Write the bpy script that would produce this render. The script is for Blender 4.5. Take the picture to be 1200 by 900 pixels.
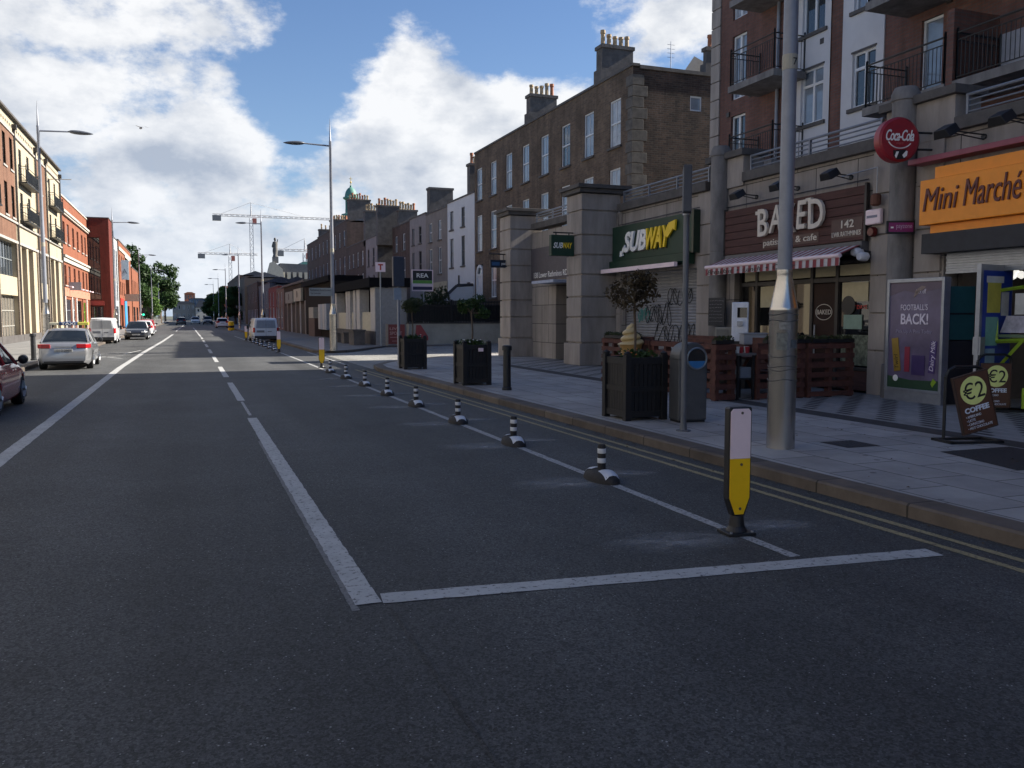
import bpy, math, random
import numpy as np
from mathutils import Vector, Matrix

for o in list(bpy.data.objects):
    bpy.data.objects.remove(o)
S = bpy.context.scene
COL = S.collection
R = math.radians
random.seed(7)

# ------------------------------------------------------------------ camera
cam_d = bpy.data.cameras.new('camera')
cam = bpy.data.objects.new('camera', cam_d)
COL.objects.link(cam)
cam_d.sensor_width = 36.0
cam_d.lens = 36.0 * 1005.0 / 1200.0
cam_d.clip_end = 6000
cam.location = (0, 0, 1.7)
YAW, PITCH = R(20.6523), R(4.5513)
cam.rotation_euler = (R(90) - PITCH, 0, -YAW)
S.camera = cam

# ------------------------------------------------------------------ light
SUN_EL = R(33.5)
SUN_SLOPE = 0.04
SUN_AZ = math.atan2(1.0, -SUN_SLOPE)            # compass angle of the sun, from +Y towards +X
sd = Vector((math.sin(SUN_AZ) * math.cos(SUN_EL), math.cos(SUN_AZ) * math.cos(SUN_EL), math.sin(SUN_EL)))
sun_d = bpy.data.lights.new('sun', 'SUN')
sun_d.energy = 5.0
sun_d.angle = R(0.53)
sun_d.color = (1.0, 0.93, 0.82)
sun = bpy.data.objects.new('sun', sun_d)
COL.objects.link(sun)
sun.rotation_euler = sd.to_track_quat('Z', 'Y').to_euler()

S.view_settings.view_transform = 'Standard'
S.view_settings.look = 'None'
S.view_settings.exposure = 1.3
S.view_settings.gamma = 1.0
S.view_settings.use_curve_mapping = False
S.cycles.max_bounces = 6
S.cycles.use_denoising = True
S.cycles.sample_clamp_indirect = 8

W = bpy.data.worlds.new('World')
S.world = W
W.use_nodes = True
nt = W.node_tree
nt.nodes.clear()
N = nt.nodes.new
L = nt.links.new


def nmath(op, a, b=None, clamp=False, nt_=None):
    t = nt_ or nt
    n = t.nodes.new('ShaderNodeMath')
    n.operation = op
    n.use_clamp = clamp
    for i, v in enumerate((a, b)):
        if v is None:
            continue
        if isinstance(v, (int, float)):
            n.inputs[i].default_value = v
        else:
            t.links.new(v, n.inputs[i])
    return n.outputs[0]


def pixdir(u, v):
    """direction of a point of the sky, as azimuth and height"""
    x, y = (u - 600) / 1005.0, (450 - v) / 1005.0
    fw = Vector((math.sin(YAW) * math.cos(PITCH), math.cos(YAW) * math.cos(PITCH), -math.sin(PITCH)))
    rt = Vector((math.cos(YAW), -math.sin(YAW), 0))
    return (fw + rt * x + rt.cross(fw) * y).normalized()


sky = N('ShaderNodeTexSky')
sky.sky_type = 'NISHITA'
sky.sun_disc = False
sky.sun_elevation = SUN_EL
sky.sun_rotation = SUN_AZ
sky.altitude = 20
sky.air_density = 1.0
sky.dust_density = 0.15
sky.ozone_density = 3.0
tc = N('ShaderNodeTexCoord')
sep = N('ShaderNodeSeparateXYZ')
L(tc.outputs['Generated'], sep.inputs[0])
comb = N('ShaderNodeCombineXYZ')
L(sep.outputs[0], comb.inputs[0])
L(sep.outputs[1], comb.inputs[1])
L(nmath('MULTIPLY', sep.outputs[2], 1.7), comb.inputs[2])


def noise(vec, scale, detail=8, rough=0.55, w=0.0):
    n = N('ShaderNodeTexNoise')
    n.noise_dimensions = '4D'
    n.inputs['W'].default_value = w
    n.inputs['Scale'].default_value = scale
    n.inputs['Detail'].default_value = detail
    n.inputs['Roughness'].default_value = rough
    L(vec, n.inputs['Vector'])
    return n.outputs[0]


n_big = noise(comb.outputs[0], 6.0, 10, 0.60, 2.3)
n_fine = noise(comb.outputs[0], 17.0, 9, 0.62, 5.0)
# clouds of this morning: (direction, angular radius in degrees, amount)
CL = [((90, 110), 10, .19), ((0, 230), 9, .18), ((240, 190), 6, .18), ((180, 20), 7, .15), ((285, 40), 3, .12), ((488, 78), 3.6, .36), ((440, 130), 4.0, .26), ((540, 160), 5.5, .40),
      ((655, 112), 3.4, .28), ((640, 210), 6, .25), ((300, 255), 5, .22), ((400, 225), 6, .20), ((730, 30), 3.4, .15), ((790, 20), 2.5, .18), ((240, 330), 12, .12),
      ((340, 100), 4.0, -.55), ((390, 45), 4.2, -.55), ((350, 165), 2.4, -.32), ((590, 45), 4.6, -.60), ((690, 68), 2.8, -.42), ((450, 10), 2.8, -.36), ((790, 90), 3.0, -.26), ((540, 15), 3.0, -.40), ((640, 60), 3, -.3),
      ((235, 262), 2.6, -.22), ((335, 228), 2.0, -.22), ((205, 320), 3.0, -.20), ((60, 275), 4, -.12), ((430, 265), 3, -.14), ((310, 300), 3.5, -.16)]
acc = None
for (uv, rad, amt) in CL:
    d = pixdir(*uv)
    dp = N('ShaderNodeVectorMath')
    dp.operation = 'DOT_PRODUCT'
    L(tc.outputs['Generated'], dp.inputs[0])
    dp.inputs[1].default_value = d
    k = 2.0 / (R(rad) ** 2)
    g = nmath('EXPONENT', nmath('MULTIPLY', nmath('SUBTRACT', dp.outputs['Value'], 1.0), k))
    g = nmath('MULTIPLY', g, amt)
    acc = g if acc is None else nmath('ADD', acc, g)
wide = N('ShaderNodeVectorMath')
wide.operation = 'DOT_PRODUCT'
L(tc.outputs['Generated'], wide.inputs[0])
wide.inputs[1].default_value = pixdir(420, 200)
wd_ = nmath('MULTIPLY', nmath('SUBTRACT', nmath('EXPONENT', nmath('MULTIPLY', nmath('SUBTRACT', wide.outputs['Value'], 1.0), 2.0 / R(48) ** 2)), 0.64), 0.45)
acc = nmath('ADD', acc, wd_)
dens = nmath('ADD', nmath('ADD', nmath('MULTIPLY', nmath('SUBTRACT', n_big, 0.5), 2.3), nmath('MULTIPLY', nmath('SUBTRACT', n_fine, 0.5), 0.9)), acc)
mr = N('ShaderNodeMapRange')
mr.interpolation_type = 'SMOOTHSTEP'
L(dens, mr.inputs['Value'])
mr.inputs['From Min'].default_value = 0.0
mr.inputs['From Max'].default_value = 0.37
cover = mr.outputs[0]
# cloud brightness: bright rims, greyer bodies
sh = noise(comb.outputs[0], 9.0, 8, 0.58, 11.0)
GR = [((60, 40), 7, .18), ((200, 195), 3.0, .08), ((20, 190), 6, .16), ((120, 250), 5, .12), ((330, 290), 6, .04), ((600, 210), 4, -.08), ((488, 70), 4, -.16), ((265, 75), 4.0, -.28), ((300, 180), 3.0, -.2), ((500, 150), 5, .02), ((120, 105), 4, -.25), ((60, 300), 5, -.15)]
ga = None
for (uv, rad, amt) in GR:
    dp = N('ShaderNodeVectorMath')
    dp.operation = 'DOT_PRODUCT'
    L(tc.outputs['Generated'], dp.inputs[0])
    dp.inputs[1].default_value = pixdir(*uv)
    g = nmath('MULTIPLY', nmath('EXPONENT', nmath('MULTIPLY', nmath('SUBTRACT', dp.outputs['Value'], 1.0), 2.0 / (R(rad) ** 2))), amt)
    ga = g if ga is None else nmath('ADD', ga, g)
off = N('ShaderNodeVectorMath')
off.operation = 'ADD'
L(comb.outputs[0], off.inputs[0])
off.inputs[1].default_value = (0.025, 0.0, 0.045)
n_off = noise(off.outputs[0], 6.0, 10, 0.60, 2.3)
lit = nmath('MULTIPLY', nmath('SUBTRACT', n_off, n_big), 2.6)
dk = nmath('ADD', nmath('ADD', nmath('ADD', nmath('MULTIPLY', nmath('SUBTRACT', sh, 0.44), 2.9), nmath('MULTIPLY', dens, 0.30)), lit), ga, True)
mixc = N('ShaderNodeMix')
mixc.data_type = 'RGBA'
L(dk, mixc.inputs['Factor'])
mixc.inputs['A'].default_value = (0.97, 0.98, 1.0, 1)
mixc.inputs['B'].default_value = (0.43, 0.49, 0.60, 1)
bg1 = N('ShaderNodeBackground')
bg1.inputs['Strength'].default_value = 0.056
hs = N('ShaderNodeHueSaturation')
hs.inputs['Saturation'].default_value = 1.12
L(sky.outputs[0], hs.inputs['Color'])
hs.inputs['Hue'].default_value = 0.508
hz1 = N('ShaderNodeMix')
hz1.data_type = 'RGBA'
L(nmath('MULTIPLY', nmath('EXPONENT', nmath('MULTIPLY', nmath('MAXIMUM', sep.outputs[2], 0.0), -7.0)), 0.95), hz1.inputs['Factor'])
L(hs.outputs[0], hz1.inputs['A'])
hz1.inputs['B'].default_value = (2.6, 3.7, 5.2, 1)
L(hz1.outputs['Result'], bg1.inputs['Color'])
bg2 = N('ShaderNodeBackground')
L(mixc.outputs['Result'], bg2.inputs['Color'])
bg2.inputs['Strength'].default_value = 0.405
hz_ = nmath('MULTIPLY', nmath('EXPONENT', nmath('MULTIPLY', nmath('MAXIMUM', sep.outputs[2], 0.0), -9.0)), 0.5)
mixh = N('ShaderNodeMix')
mixh.data_type = 'RGBA'
L(hz_, mixh.inputs['Factor'])
L(mixc.outputs['Result'], mixh.inputs['A'])
mixh.inputs['B'].default_value = (0.64, 0.77, 0.95, 1)
L(mixh.outputs['Result'], bg2.inputs['Color'])
ms = N('ShaderNodeMixShader')
L(cover, ms.inputs[0])
L(bg1.outputs[0], ms.inputs[1])
L(bg2.outputs[0], ms.inputs[2])
wo = N('ShaderNodeOutputWorld')
L(ms.outputs[0], wo.inputs[0])


# ------------------------------------------------------------------ materials
MATS = {}


def M(name, col, rough=0.7, metal=0.0, var=0.12, scale=6.0, bump=0.0, bscale=40.0, spec=0.5, stretch=None, coat=0.0, emit=0.0):
    if name in MATS:
        return MATS[name]
    m = bpy.data.materials.new(name)
    m.use_nodes = True
    t = m.node_tree
    b = t.nodes['Principled BSDF']
    b.inputs['Roughness'].default_value = rough
    b.inputs['Metallic'].default_value = metal
    b.inputs['Specular IOR Level'].default_value = spec
    b.inputs['Coat Weight'].default_value = coat
    b.inputs['Coat Roughness'].default_value = 0.08
    c = t.nodes.new('ShaderNodeTexCoord')
    vec = c.outputs['Object']
    if stretch:
        mp = t.nodes.new('ShaderNodeMapping')
        mp.inputs['Scale'].default_value = stretch
        t.links.new(vec, mp.inputs[0])
        vec = mp.outputs[0]
    n = t.nodes.new('ShaderNodeTexNoise')
    n.inputs['Scale'].default_value = scale
    n.inputs['Detail'].default_value = 6
    n.inputs['Roughness'].default_value = 0.65
    t.links.new(vec, n.inputs['Vector'])
    rp = t.nodes.new('ShaderNodeValToRGB')
    lo = [max(0, x * (1 - var)) for x in col]
    hi = [min(1, x * (1 + var)) for x in col]
    rp.color_ramp.elements[0].position = 0.3
    rp.color_ramp.elements[1].position = 0.7
    rp.color_ramp.elements[0].color = (*lo, 1)
    rp.color_ramp.elements[1].color = (*hi, 1)
    t.links.new(n.outputs[0], rp.inputs[0])
    t.links.new(rp.outputs[0], b.inputs['Base Color'])
    if emit:
        b.inputs['Emission Color'].default_value = (*col, 1)
        b.inputs['Emission Strength'].default_value = emit
    if bump:
        n2 = t.nodes.new('ShaderNodeTexNoise')
        n2.inputs['Scale'].default_value = bscale
        n2.inputs['Detail'].default_value = 4
        t.links.new(vec, n2.inputs['Vector'])
        bp = t.nodes.new('ShaderNodeBump')
        bp.inputs['Strength'].default_value = bump
        bp.inputs['Distance'].default_value = 0.01
        t.links.new(n2.outputs[0], bp.inputs['Height'])
        t.links.new(bp.outputs[0], b.inputs['Normal'])
    MATS[name] = m
    return m


def MBRICK(name, c1, c2, mort, bw=0.235, bh=0.08, ms_=0.012, rough=0.85, var=0.25, vscale=0.7, flat=False, offs=0.5, bump=0.3, spots=False):
    """courses laid on a wall (local x/y run along it, z up) or, flat, on the ground"""
    if name in MATS:
        return MATS[name]
    m = bpy.data.materials.new(name)
    m.use_nodes = True
    t = m.node_tree
    b = t.nodes['Principled BSDF']
    b.inputs['Roughness'].default_value = rough
    b.inputs['Specular IOR Level'].default_value = 0.3
    c = t.nodes.new('ShaderNodeTexCoord')
    sp = t.nodes.new('ShaderNodeSeparateXYZ')
    t.links.new(c.outputs['Object'], sp.inputs[0])
    cb = t.nodes.new('ShaderNodeCombineXYZ')
    if flat:
        t.links.new(sp.outputs[1], cb.inputs[0])
        t.links.new(sp.outputs[0], cb.inputs[1])
    else:
        t.links.new(nmath('ADD', sp.outputs[0], sp.outputs[1], nt_=t), cb.inputs[0])
        t.links.new(sp.outputs[2], cb.inputs[1])
    br = t.nodes.new('ShaderNodeTexBrick')
    br.inputs['Scale'].default_value = 1.0
    br.inputs['Brick Width'].default_value = bw
    br.inputs['Row Height'].default_value = bh
    br.inputs['Mortar Size'].default_value = ms_
    br.inputs['Mortar Smooth'].default_value = 0.1
    br.offset = offs
    br.inputs['Color1'].default_value = (*c1, 1)
    br.inputs['Color2'].default_value = (*c2, 1)
    br.inputs['Mortar'].default_value = (*mort, 1)
    t.links.new(cb.outputs[0], br.inputs['Vector'])
    n = t.nodes.new('ShaderNodeTexNoise')
    n.inputs['Scale'].default_value = vscale
    n.inputs['Detail'].default_value = 9
    n.inputs['Roughness'].default_value = 0.7
    t.links.new(c.outputs['Object'], n.inputs['Vector'])
    mr_ = t.nodes.new('ShaderNodeMapRange')
    t.links.new(n.outputs[0], mr_.inputs[0])
    mr_.inputs[1].default_value = 0.25
    mr_.inputs[2].default_value = 0.75
    mr_.inputs[3].default_value = 1 - var
    mr_.inputs[4].default_value = 1 + var
    mx = t.nodes.new('ShaderNodeVectorMath')
    mx.operation = 'SCALE'
    t.links.new(br.outputs[0], mx.inputs[0])
    t.links.new(mr_.outputs[0], mx.inputs['Scale'])
    out_ = mx.outputs[0]
    if not flat:
        mp = t.nodes.new('ShaderNodeMapping')
        mp.inputs['Scale'].default_value = (2.2, 2.2, 0.16)
        t.links.new(c.outputs['Object'], mp.inputs[0])
        ns_ = t.nodes.new('ShaderNodeTexNoise')
        ns_.inputs['Scale'].default_value = 1.0
        ns_.inputs['Detail'].default_value = 8
        ns_.inputs['Roughness'].default_value = 0.7
        t.links.new(mp.outputs[0], ns_.inputs['Vector'])
        m3 = t.nodes.new('ShaderNodeMapRange')
        t.links.new(ns_.outputs[0], m3.inputs[0])
        for i_, x_ in enumerate((0.3, 0.7, 0.68, 1.2)):
            m3.inputs[1 + i_].default_value = x_
        m4 = t.nodes.new('ShaderNodeVectorMath')
        m4.operation = 'SCALE'
        t.links.new(out_, m4.inputs[0])
        t.links.new(m3.outputs[0], m4.inputs['Scale'])
        out_ = m4.outputs[0]
    if spots:                                            # trodden gum and old drips
        v = t.nodes.new('ShaderNodeTexVoronoi')
        v.inputs['Scale'].default_value = 3.4
        t.links.new(c.outputs['Object'], v.inputs['Vector'])
        sc_ = t.nodes.new('ShaderNodeSeparateColor')
        t.links.new(v.outputs['Color'], sc_.inputs[0])
        k = nmath('MULTIPLY', nmath('LESS_THAN', v.outputs['Distance'], nmath('MULTIPLY', sc_.outputs[1], 0.13, nt_=t), nt_=t), 0.5, nt_=t)
        m2 = t.nodes.new('ShaderNodeVectorMath')
        m2.operation = 'SCALE'
        t.links.new(out_, m2.inputs[0])
        t.links.new(nmath('SUBTRACT', 1.0, k, nt_=t), m2.inputs['Scale'])
        out_ = m2.outputs[0]
    t.links.new(out_, b.inputs['Base Color'])
    if bump:
        bp = t.nodes.new('ShaderNodeBump')
        bp.inputs['Strength'].default_value = bump
        bp.inputs['Distance'].default_value = 0.01
        bp.invert = True
        t.links.new(br.outputs['Fac'], bp.inputs['Height'])
        t.links.new(bp.outputs[0], b.inputs['Normal'])
    MATS[name] = m
    return m


def M_ASPHALT(name, base, speck=0.5, patch=0.25):
    m = bpy.data.materials.new(name)
    m.use_nodes = True
    t = m.node_tree
    b = t.nodes['Principled BSDF']
    b.inputs['Roughness'].default_value = 0.74
    b.inputs['Specular IOR Level'].default_value = 0.4
    c = t.nodes.new('ShaderNodeTexCoord')

    def nz(scale, det=5, rough=0.6, vec=None):
        n = t.nodes.new('ShaderNodeTexNoise')
        n.inputs['Scale'].default_value = scale
        n.inputs['Detail'].default_value = det
        n.inputs['Roughness'].default_value = rough
        t.links.new(vec or c.outputs['Object'], n.inputs['Vector'])
        return n.outputs[0]

    def mapr(v, a, b_, lo, hi):
        r = t.nodes.new('ShaderNodeMapRange')
        t.links.new(v, r.inputs[0])
        for i, x in enumerate((a, b_, lo, hi)):
            r.inputs[1 + i].default_value = x
        return r.outputs[0]
    mp = t.nodes.new('ShaderNodeMapping')
    mp.inputs['Scale'].default_value = (1.0, 0.06, 1)
    t.links.new(c.outputs['Object'], mp.inputs[0])
    tracks = mapr(nz(0.8, 3, 0.5, mp.outputs[0]), 0.35, 0.65, 1 - patch, 1 + patch)
    blot = mapr(nz(0.5, 9, 0.7), 0.3, 0.7, 0.72, 1.28)
    grain = mapr(nz(95, 4, 0.8), 0.3, 0.7, 0.25, 1.85)
    v = t.nodes.new('ShaderNodeTexVoronoi')
    v.inputs['Scale'].default_value = 75
    t.links.new(c.outputs['Object'], v.inputs['Vector'])
    v2 = t.nodes.new('ShaderNodeSeparateColor')
    t.links.new(v.outputs['Color'], v2.inputs[0])
    chips = nmath('MULTIPLY', nmath('GREATER_THAN', v2.outputs[0], 0.985, nt_=t), nmath('LESS_THAN', v.outputs['Distance'], 0.36, nt_=t), nt_=t)
    stones = nmath('ADD', nmath('MULTIPLY', v2.outputs[1], 1.1, nt_=t), 0.45, nt_=t)
    k = nmath('MULTIPLY', nmath('MULTIPLY', tracks, blot, nt_=t), nmath('MULTIPLY', grain, stones, nt_=t), nt_=t)
    k = nmath('ADD', k, nmath('MULTIPLY', chips, speck * 6, nt_=t), nt_=t)
    mx = t.nodes.new('ShaderNodeVectorMath')
    mx.operation = 'SCALE'
    mx.inputs[0].default_value = base
    t.links.new(k, mx.inputs['Scale'])
    t.links.new(mx.outputs[0], b.inputs['Base Color'])
    bp = t.nodes.new('ShaderNodeBump')
    bp.inputs['Strength'].default_value = 0.8
    bp.inputs['Distance'].default_value = 0.008
    t.links.new(nz(70, 4, 0.75), bp.inputs['Height'])
    t.links.new(bp.outputs[0], b.inputs['Normal'])
    return m


def M_WORN(name, col, rough=0.7, thresh=(0.38, 0.46), dark=(0.05, 0.05, 0.052), scale=35):
    """paint worn through to what lies under it in small flecks"""
    m = M(name, col, rough, var=0.15, scale=3)
    t = m.node_tree
    b = t.nodes['Principled BSDF']
    src = b.inputs['Base Color'].links[0].from_socket
    c = t.nodes.new('ShaderNodeTexCoord')
    n = t.nodes.new('ShaderNodeTexNoise')
    n.inputs['Scale'].default_value = scale
    n.inputs['Detail'].default_value = 8
    n.inputs['Roughness'].default_value = 0.75
    t.links.new(c.outputs['Object'], n.inputs['Vector'])
    r = t.nodes.new('ShaderNodeMapRange')
    t.links.new(n.outputs[0], r.inputs[0])
    r.inputs[1].default_value, r.inputs[2].default_value = thresh
    mx = t.nodes.new('ShaderNodeMix')
    mx.data_type = 'RGBA'
    t.links.new(r.outputs[0], mx.inputs['Factor'])
    mx.inputs['A'].default_value = (*dark, 1)
    t.links.new(src, mx.inputs['B'])
    t.links.new(mx.outputs['Result'], b.inputs['Base Color'])
    return m


def M_ALPHA(name, col, thresh=(0.45, 0.75), scale=7, amount=0.55, stretch=(1, 1, 1)):
    """thin dust lying on the road in broken streaks"""
    m = bpy.data.materials.new(name)
    m.use_nodes = True
    t = m.node_tree
    b = t.nodes['Principled BSDF']
    b.inputs['Base Color'].default_value = (*col, 1)
    b.inputs['Roughness'].default_value = 0.95
    c = t.nodes.new('ShaderNodeTexCoord')
    mp = t.nodes.new('ShaderNodeMapping')
    mp.inputs['Scale'].default_value = stretch
    t.links.new(c.outputs['Object'], mp.inputs[0])
    n = t.nodes.new('ShaderNodeTexNoise')
    n.inputs['Scale'].default_value = scale
    n.inputs['Detail'].default_value = 8
    n.inputs['Roughness'].default_value = 0.7
    t.links.new(mp.outputs[0], n.inputs['Vector'])
    g = t.nodes.new('ShaderNodeTexGradient')
    g.gradient_type = 'SPHERICAL'
    mp2 = t.nodes.new('ShaderNodeMapping')
    mp2.inputs['Scale'].default_value = (0.95, 4.0, 1)
    t.links.new(c.outputs['Object'], mp2.inputs[0])
    t.links.new(mp2.outputs[0], g.inputs[0])
    r = t.nodes.new('ShaderNodeMapRange')
    t.links.new(n.outputs[0], r.inputs[0])
    r.inputs[1].default_value, r.inputs[2].default_value = thresh
    a = nmath('MULTIPLY', nmath('MULTIPLY', r.outputs[0], g.outputs[1], nt_=t), amount, nt_=t)
    t.links.new(a, b.inputs['Alpha'])
    return m


def M_STRIPE(name, c1, c2, width, axis=0, rough=0.8):
    m = bpy.data.materials.new(name)
    m.use_nodes = True
    t = m.node_tree
    b = t.nodes['Principled BSDF']
    b.inputs['Roughness'].default_value = rough
    c = t.nodes.new('ShaderNodeTexCoord')
    sp = t.nodes.new('ShaderNodeSeparateXYZ')
    t.links.new(c.outputs['Object'], sp.inputs[0])
    f = nmath('FRACT', nmath('DIVIDE', sp.outputs[axis], width * 2, nt_=t), nt_=t)
    f = nmath('GREATER_THAN', f, 0.5, nt_=t)
    mx = t.nodes.new('ShaderNodeMix')
    mx.data_type = 'RGBA'
    t.links.new(f, mx.inputs['Factor'])
    mx.inputs['A'].default_value = (*c1, 1)
    mx.inputs['B'].default_value = (*c2, 1)
    t.links.new(mx.outputs['Result'], b.inputs['Base Color'])
    return m


def M_LEAF(name, c1, c2, trans=0.25):
    m = bpy.data.materials.new(name)
    m.use_nodes = True
    t = m.node_tree
    b = t.nodes['Principled BSDF']
    b.inputs['Roughness'].default_value = 0.6
    b.inputs['Specular IOR Level'].default_value = 0.3
    c = t.nodes.new('ShaderNodeTexCoord')
    n = t.nodes.new('ShaderNodeTexNoise')
    n.inputs['Scale'].default_value = 1.3
    n.inputs['Detail'].default_value = 8
    n.inputs['Roughness'].default_value = 0.8
    t.links.new(c.outputs['Object'], n.inputs['Vector'])
    rp = t.nodes.new('ShaderNodeValToRGB')
    rp.color_ramp.elements[0].position = 0.35
    rp.color_ramp.elements[1].position = 0.65
    rp.color_ramp.elements[0].color = (*c1, 1)
    rp.color_ramp.elements[1].color = (*c2, 1)
    t.links.new(n.outputs[0], rp.inputs[0])
    t.links.new(rp.outputs[0], b.inputs['Base Color'])
    tr = t.nodes.new('ShaderNodeBsdfTranslucent')
    t.links.new(rp.outputs[0], tr.inputs[0])
    mx = t.nodes.new('ShaderNodeMixShader')
    mx.inputs[0].default_value = trans
    t.links.new(b.outputs[0], mx.inputs[1])
    t.links.new(tr.outputs[0], mx.inputs[2])
    t.links.new(mx.outputs[0], t.nodes['Material Output'].inputs[0])
    return m


asphalt = M_ASPHALT('asphalt', (0.054, 0.0555, 0.056), 0.7, 0.24)
asphalt_lane = M_ASPHALT('sun brightened asphalt', (0.22, 0.215, 0.20), 0.3, 0.15)  # lane paler than the road: sunlight on it put into the colour
tarpatch = M_ASPHALT('tar patch', (0.028, 0.028, 0.032), 0.2, 0.1)
white_line = M_WORN('thermoplastic white', (0.40, 0.405, 0.40), 0.75, (0.36, 0.46), scale=22)
old_line = M_WORN('worn white line', (0.38, 0.385, 0.385), 0.75, (0.38, 0.52))
yellow_line = M_WORN('faded yellow line', (0.30, 0.25, 0.13), 0.8, (0.36, 0.50))
slabs = MBRICK('pavement slabs', (0.36, 0.35, 0.34), (0.28, 0.272, 0.266), (0.085, 0.082, 0.08), 0.9, 0.6, 0.009, 0.75, 0.3, 1.1, True, 0.37, 0.3, spots=True)
setts = MBRICK('dark setts', (0.062, 0.06, 0.062), (0.045, 0.044, 0.045), (0.03, 0.03, 0.033), 0.2, 0.1, 0.006, 0.8, 0.2, 1.5, True)
kerbstone = MBRICK('granite kerb', (0.14, 0.115, 0.095), (0.085, 0.07, 0.06), (0.04, 0.035, 0.03), 1.1, 5.0, 0.012, 0.75, 0.35, 2.2, True)
farpave = MBRICK('far paving', (0.22, 0.215, 0.21), (0.19, 0.19, 0.185), (0.09, 0.09, 0.09), 0.6, 0.6, 0.01, 0.85, 0.2, 0.6, True)
earth = M('ground cover', (0.08, 0.085, 0.06), 0.95, var=0.3, scale=0.3)
stone = MBRICK('granite cladding', (0.325, 0.29, 0.26), (0.275, 0.245, 0.222), (0.07, 0.062, 0.058), 1.25, 0.7, 0.012, 0.8, 0.16, 1.2)
stone_p = M('granite pillar', (0.29, 0.258, 0.234), 0.8, var=0.28, scale=2.4, bump=0.25, bscale=90, stretch=(1, 1, 0.22))
stone_dk = M('dark coping stone', (0.085, 0.078, 0.075), 0.8, var=0.3, scale=3, bump=0.3)
stone_lt = M('pale sill stone', (0.36, 0.34, 0.31), 0.8, var=0.2)
conc = M('weathered concrete', (0.18, 0.17, 0.165), 0.85, var=0.38, scale=3.5, bump=0.3, bscale=60, stretch=(1, 1, 0.3))
brick_red = MBRICK('red brick', (0.18, 0.086, 0.066), (0.135, 0.064, 0.052), (0.12, 0.085, 0.075), var=0.2)
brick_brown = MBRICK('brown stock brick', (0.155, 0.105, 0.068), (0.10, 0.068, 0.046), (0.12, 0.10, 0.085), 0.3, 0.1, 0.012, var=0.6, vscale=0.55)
brick_dark = MBRICK('shaded sooty brick', (0.085, 0.052, 0.038), (0.038, 0.026, 0.021), (0.075, 0.065, 0.058), 0.3, 0.1, 0.012, var=0.6, vscale=1.1)  # gable's shade put into the dark colour, over sooty mottling
brick_or = MBRICK('orange brick', (0.275, 0.096, 0.05), (0.235, 0.08, 0.042), (0.22, 0.095, 0.06), 0.3, 0.1, 0.01, var=0.15)
brick_tan = MBRICK('tan brick', (0.195, 0.10, 0.065), (0.165, 0.08, 0.052), (0.19, 0.12, 0.08), 0.3, 0.1, 0.01, var=0.15)
brick_dr = MBRICK('deep red brick', (0.15, 0.03, 0.02), (0.125, 0.026, 0.018), (0.12, 0.035, 0.025), 0.3, 0.1, 0.01, var=0.15)
brick_far = MBRICK('dull red brown brick', (0.115, 0.075, 0.06), (0.085, 0.055, 0.045), (0.09, 0.07, 0.06), 0.3, 0.1, 0.012, var=0.3)
render_w = M('white render', (0.60, 0.61, 0.63), 0.9, var=0.06, scale=1.5)
render_apt = M('pale bluish render', (0.56, 0.56, 0.58), 0.9, var=0.07, scale=1.2)
render_g = M('grey brown render', (0.21, 0.185, 0.17), 0.9, var=0.15, scale=1.2)
render_g2 = M('mauve grey render', (0.25, 0.225, 0.225), 0.9, var=0.14, scale=1.2)
render_c = M('cream render', (0.42, 0.36, 0.255), 0.85, var=0.06, scale=1.0)
render_sand = M('buff stone base', (0.17, 0.135, 0.105), 0.85, var=0.12, scale=2.0)
slate = M('slate roof', (0.085, 0.09, 0.105), 0.75, var=0.3, scale=5)
lead = M('grey lead roof', (0.2, 0.21, 0.22), 0.7)
copper = M('green copper', (0.10, 0.25, 0.20), 0.6, var=0.25, scale=1.5)
chim = M('rendered chimney', (0.105, 0.095, 0.09), 0.9, var=0.35, scale=2, bump=0.4, bscale=12)
pot_m = M('clay chimney pot', (0.40, 0.29, 0.17), 0.8, var=0.25, scale=4)
pot_r = M('red clay pot', (0.36, 0.14, 0.07), 0.8, var=0.2, scale=4)
upvc = M('white window frame', (0.62, 0.64, 0.67), 0.45, var=0.04)
frame_dk = M('dark window frame', (0.035, 0.03, 0.028), 0.5, var=0.2)
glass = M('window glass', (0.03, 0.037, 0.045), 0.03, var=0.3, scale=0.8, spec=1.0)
glass_lt = M('sky lit glass', (0.20, 0.235, 0.28), 0.05, var=0.35, scale=0.7, spec=1.0)  # sky reflection put into the pane's base colour
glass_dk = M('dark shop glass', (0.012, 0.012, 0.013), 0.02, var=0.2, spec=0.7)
blind = M('cream blind', (0.50, 0.44, 0.29), 0.8, var=0.08)
black = M('black paint', (0.012, 0.012, 0.014), 0.45, var=0.2)
black_w = M('black painted timber', (0.008, 0.008, 0.010), 0.6, var=0.3, scale=14, bump=0.3, stretch=(1, 1, 6))
iron = M('black iron', (0.012, 0.014, 0.017), 0.5, var=0.2)
steel = M('brushed steel', (0.56, 0.535, 0.50), 0.26, 1.0, 0.12, 4, 0.05, 60, stretch=(1, 1, 0.3))
galv = M('painted grey pole', (0.235, 0.25, 0.29), 0.45, 0.2, 0.12, 4)
rail_g = M('galvanised rail', (0.20, 0.22, 0.26), 0.45, 0.3, 0.1)
lamp_gl = M('grey lamp head', (0.10, 0.11, 0.13), 0.4, 0.3)
rubber = M('recycled black rubber', (0.022, 0.021, 0.022), 0.8, var=0.3, scale=30, bump=0.4, bscale=120)
white_r = M('white reflective sheet', (0.60, 0.62, 0.66), 0.5, var=0.05)
white_p = M('white plastic panel', (0.88, 0.71, 0.75), 0.45, var=0.05)
yel_p = M('yellow plastic panel', (0.93, 0.56, 0.006), 0.4, var=0.05)
sign_gn = M('dark green sign panel', (0.010, 0.040, 0.022), 0.55, var=0.2, scale=1.0)
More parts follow.
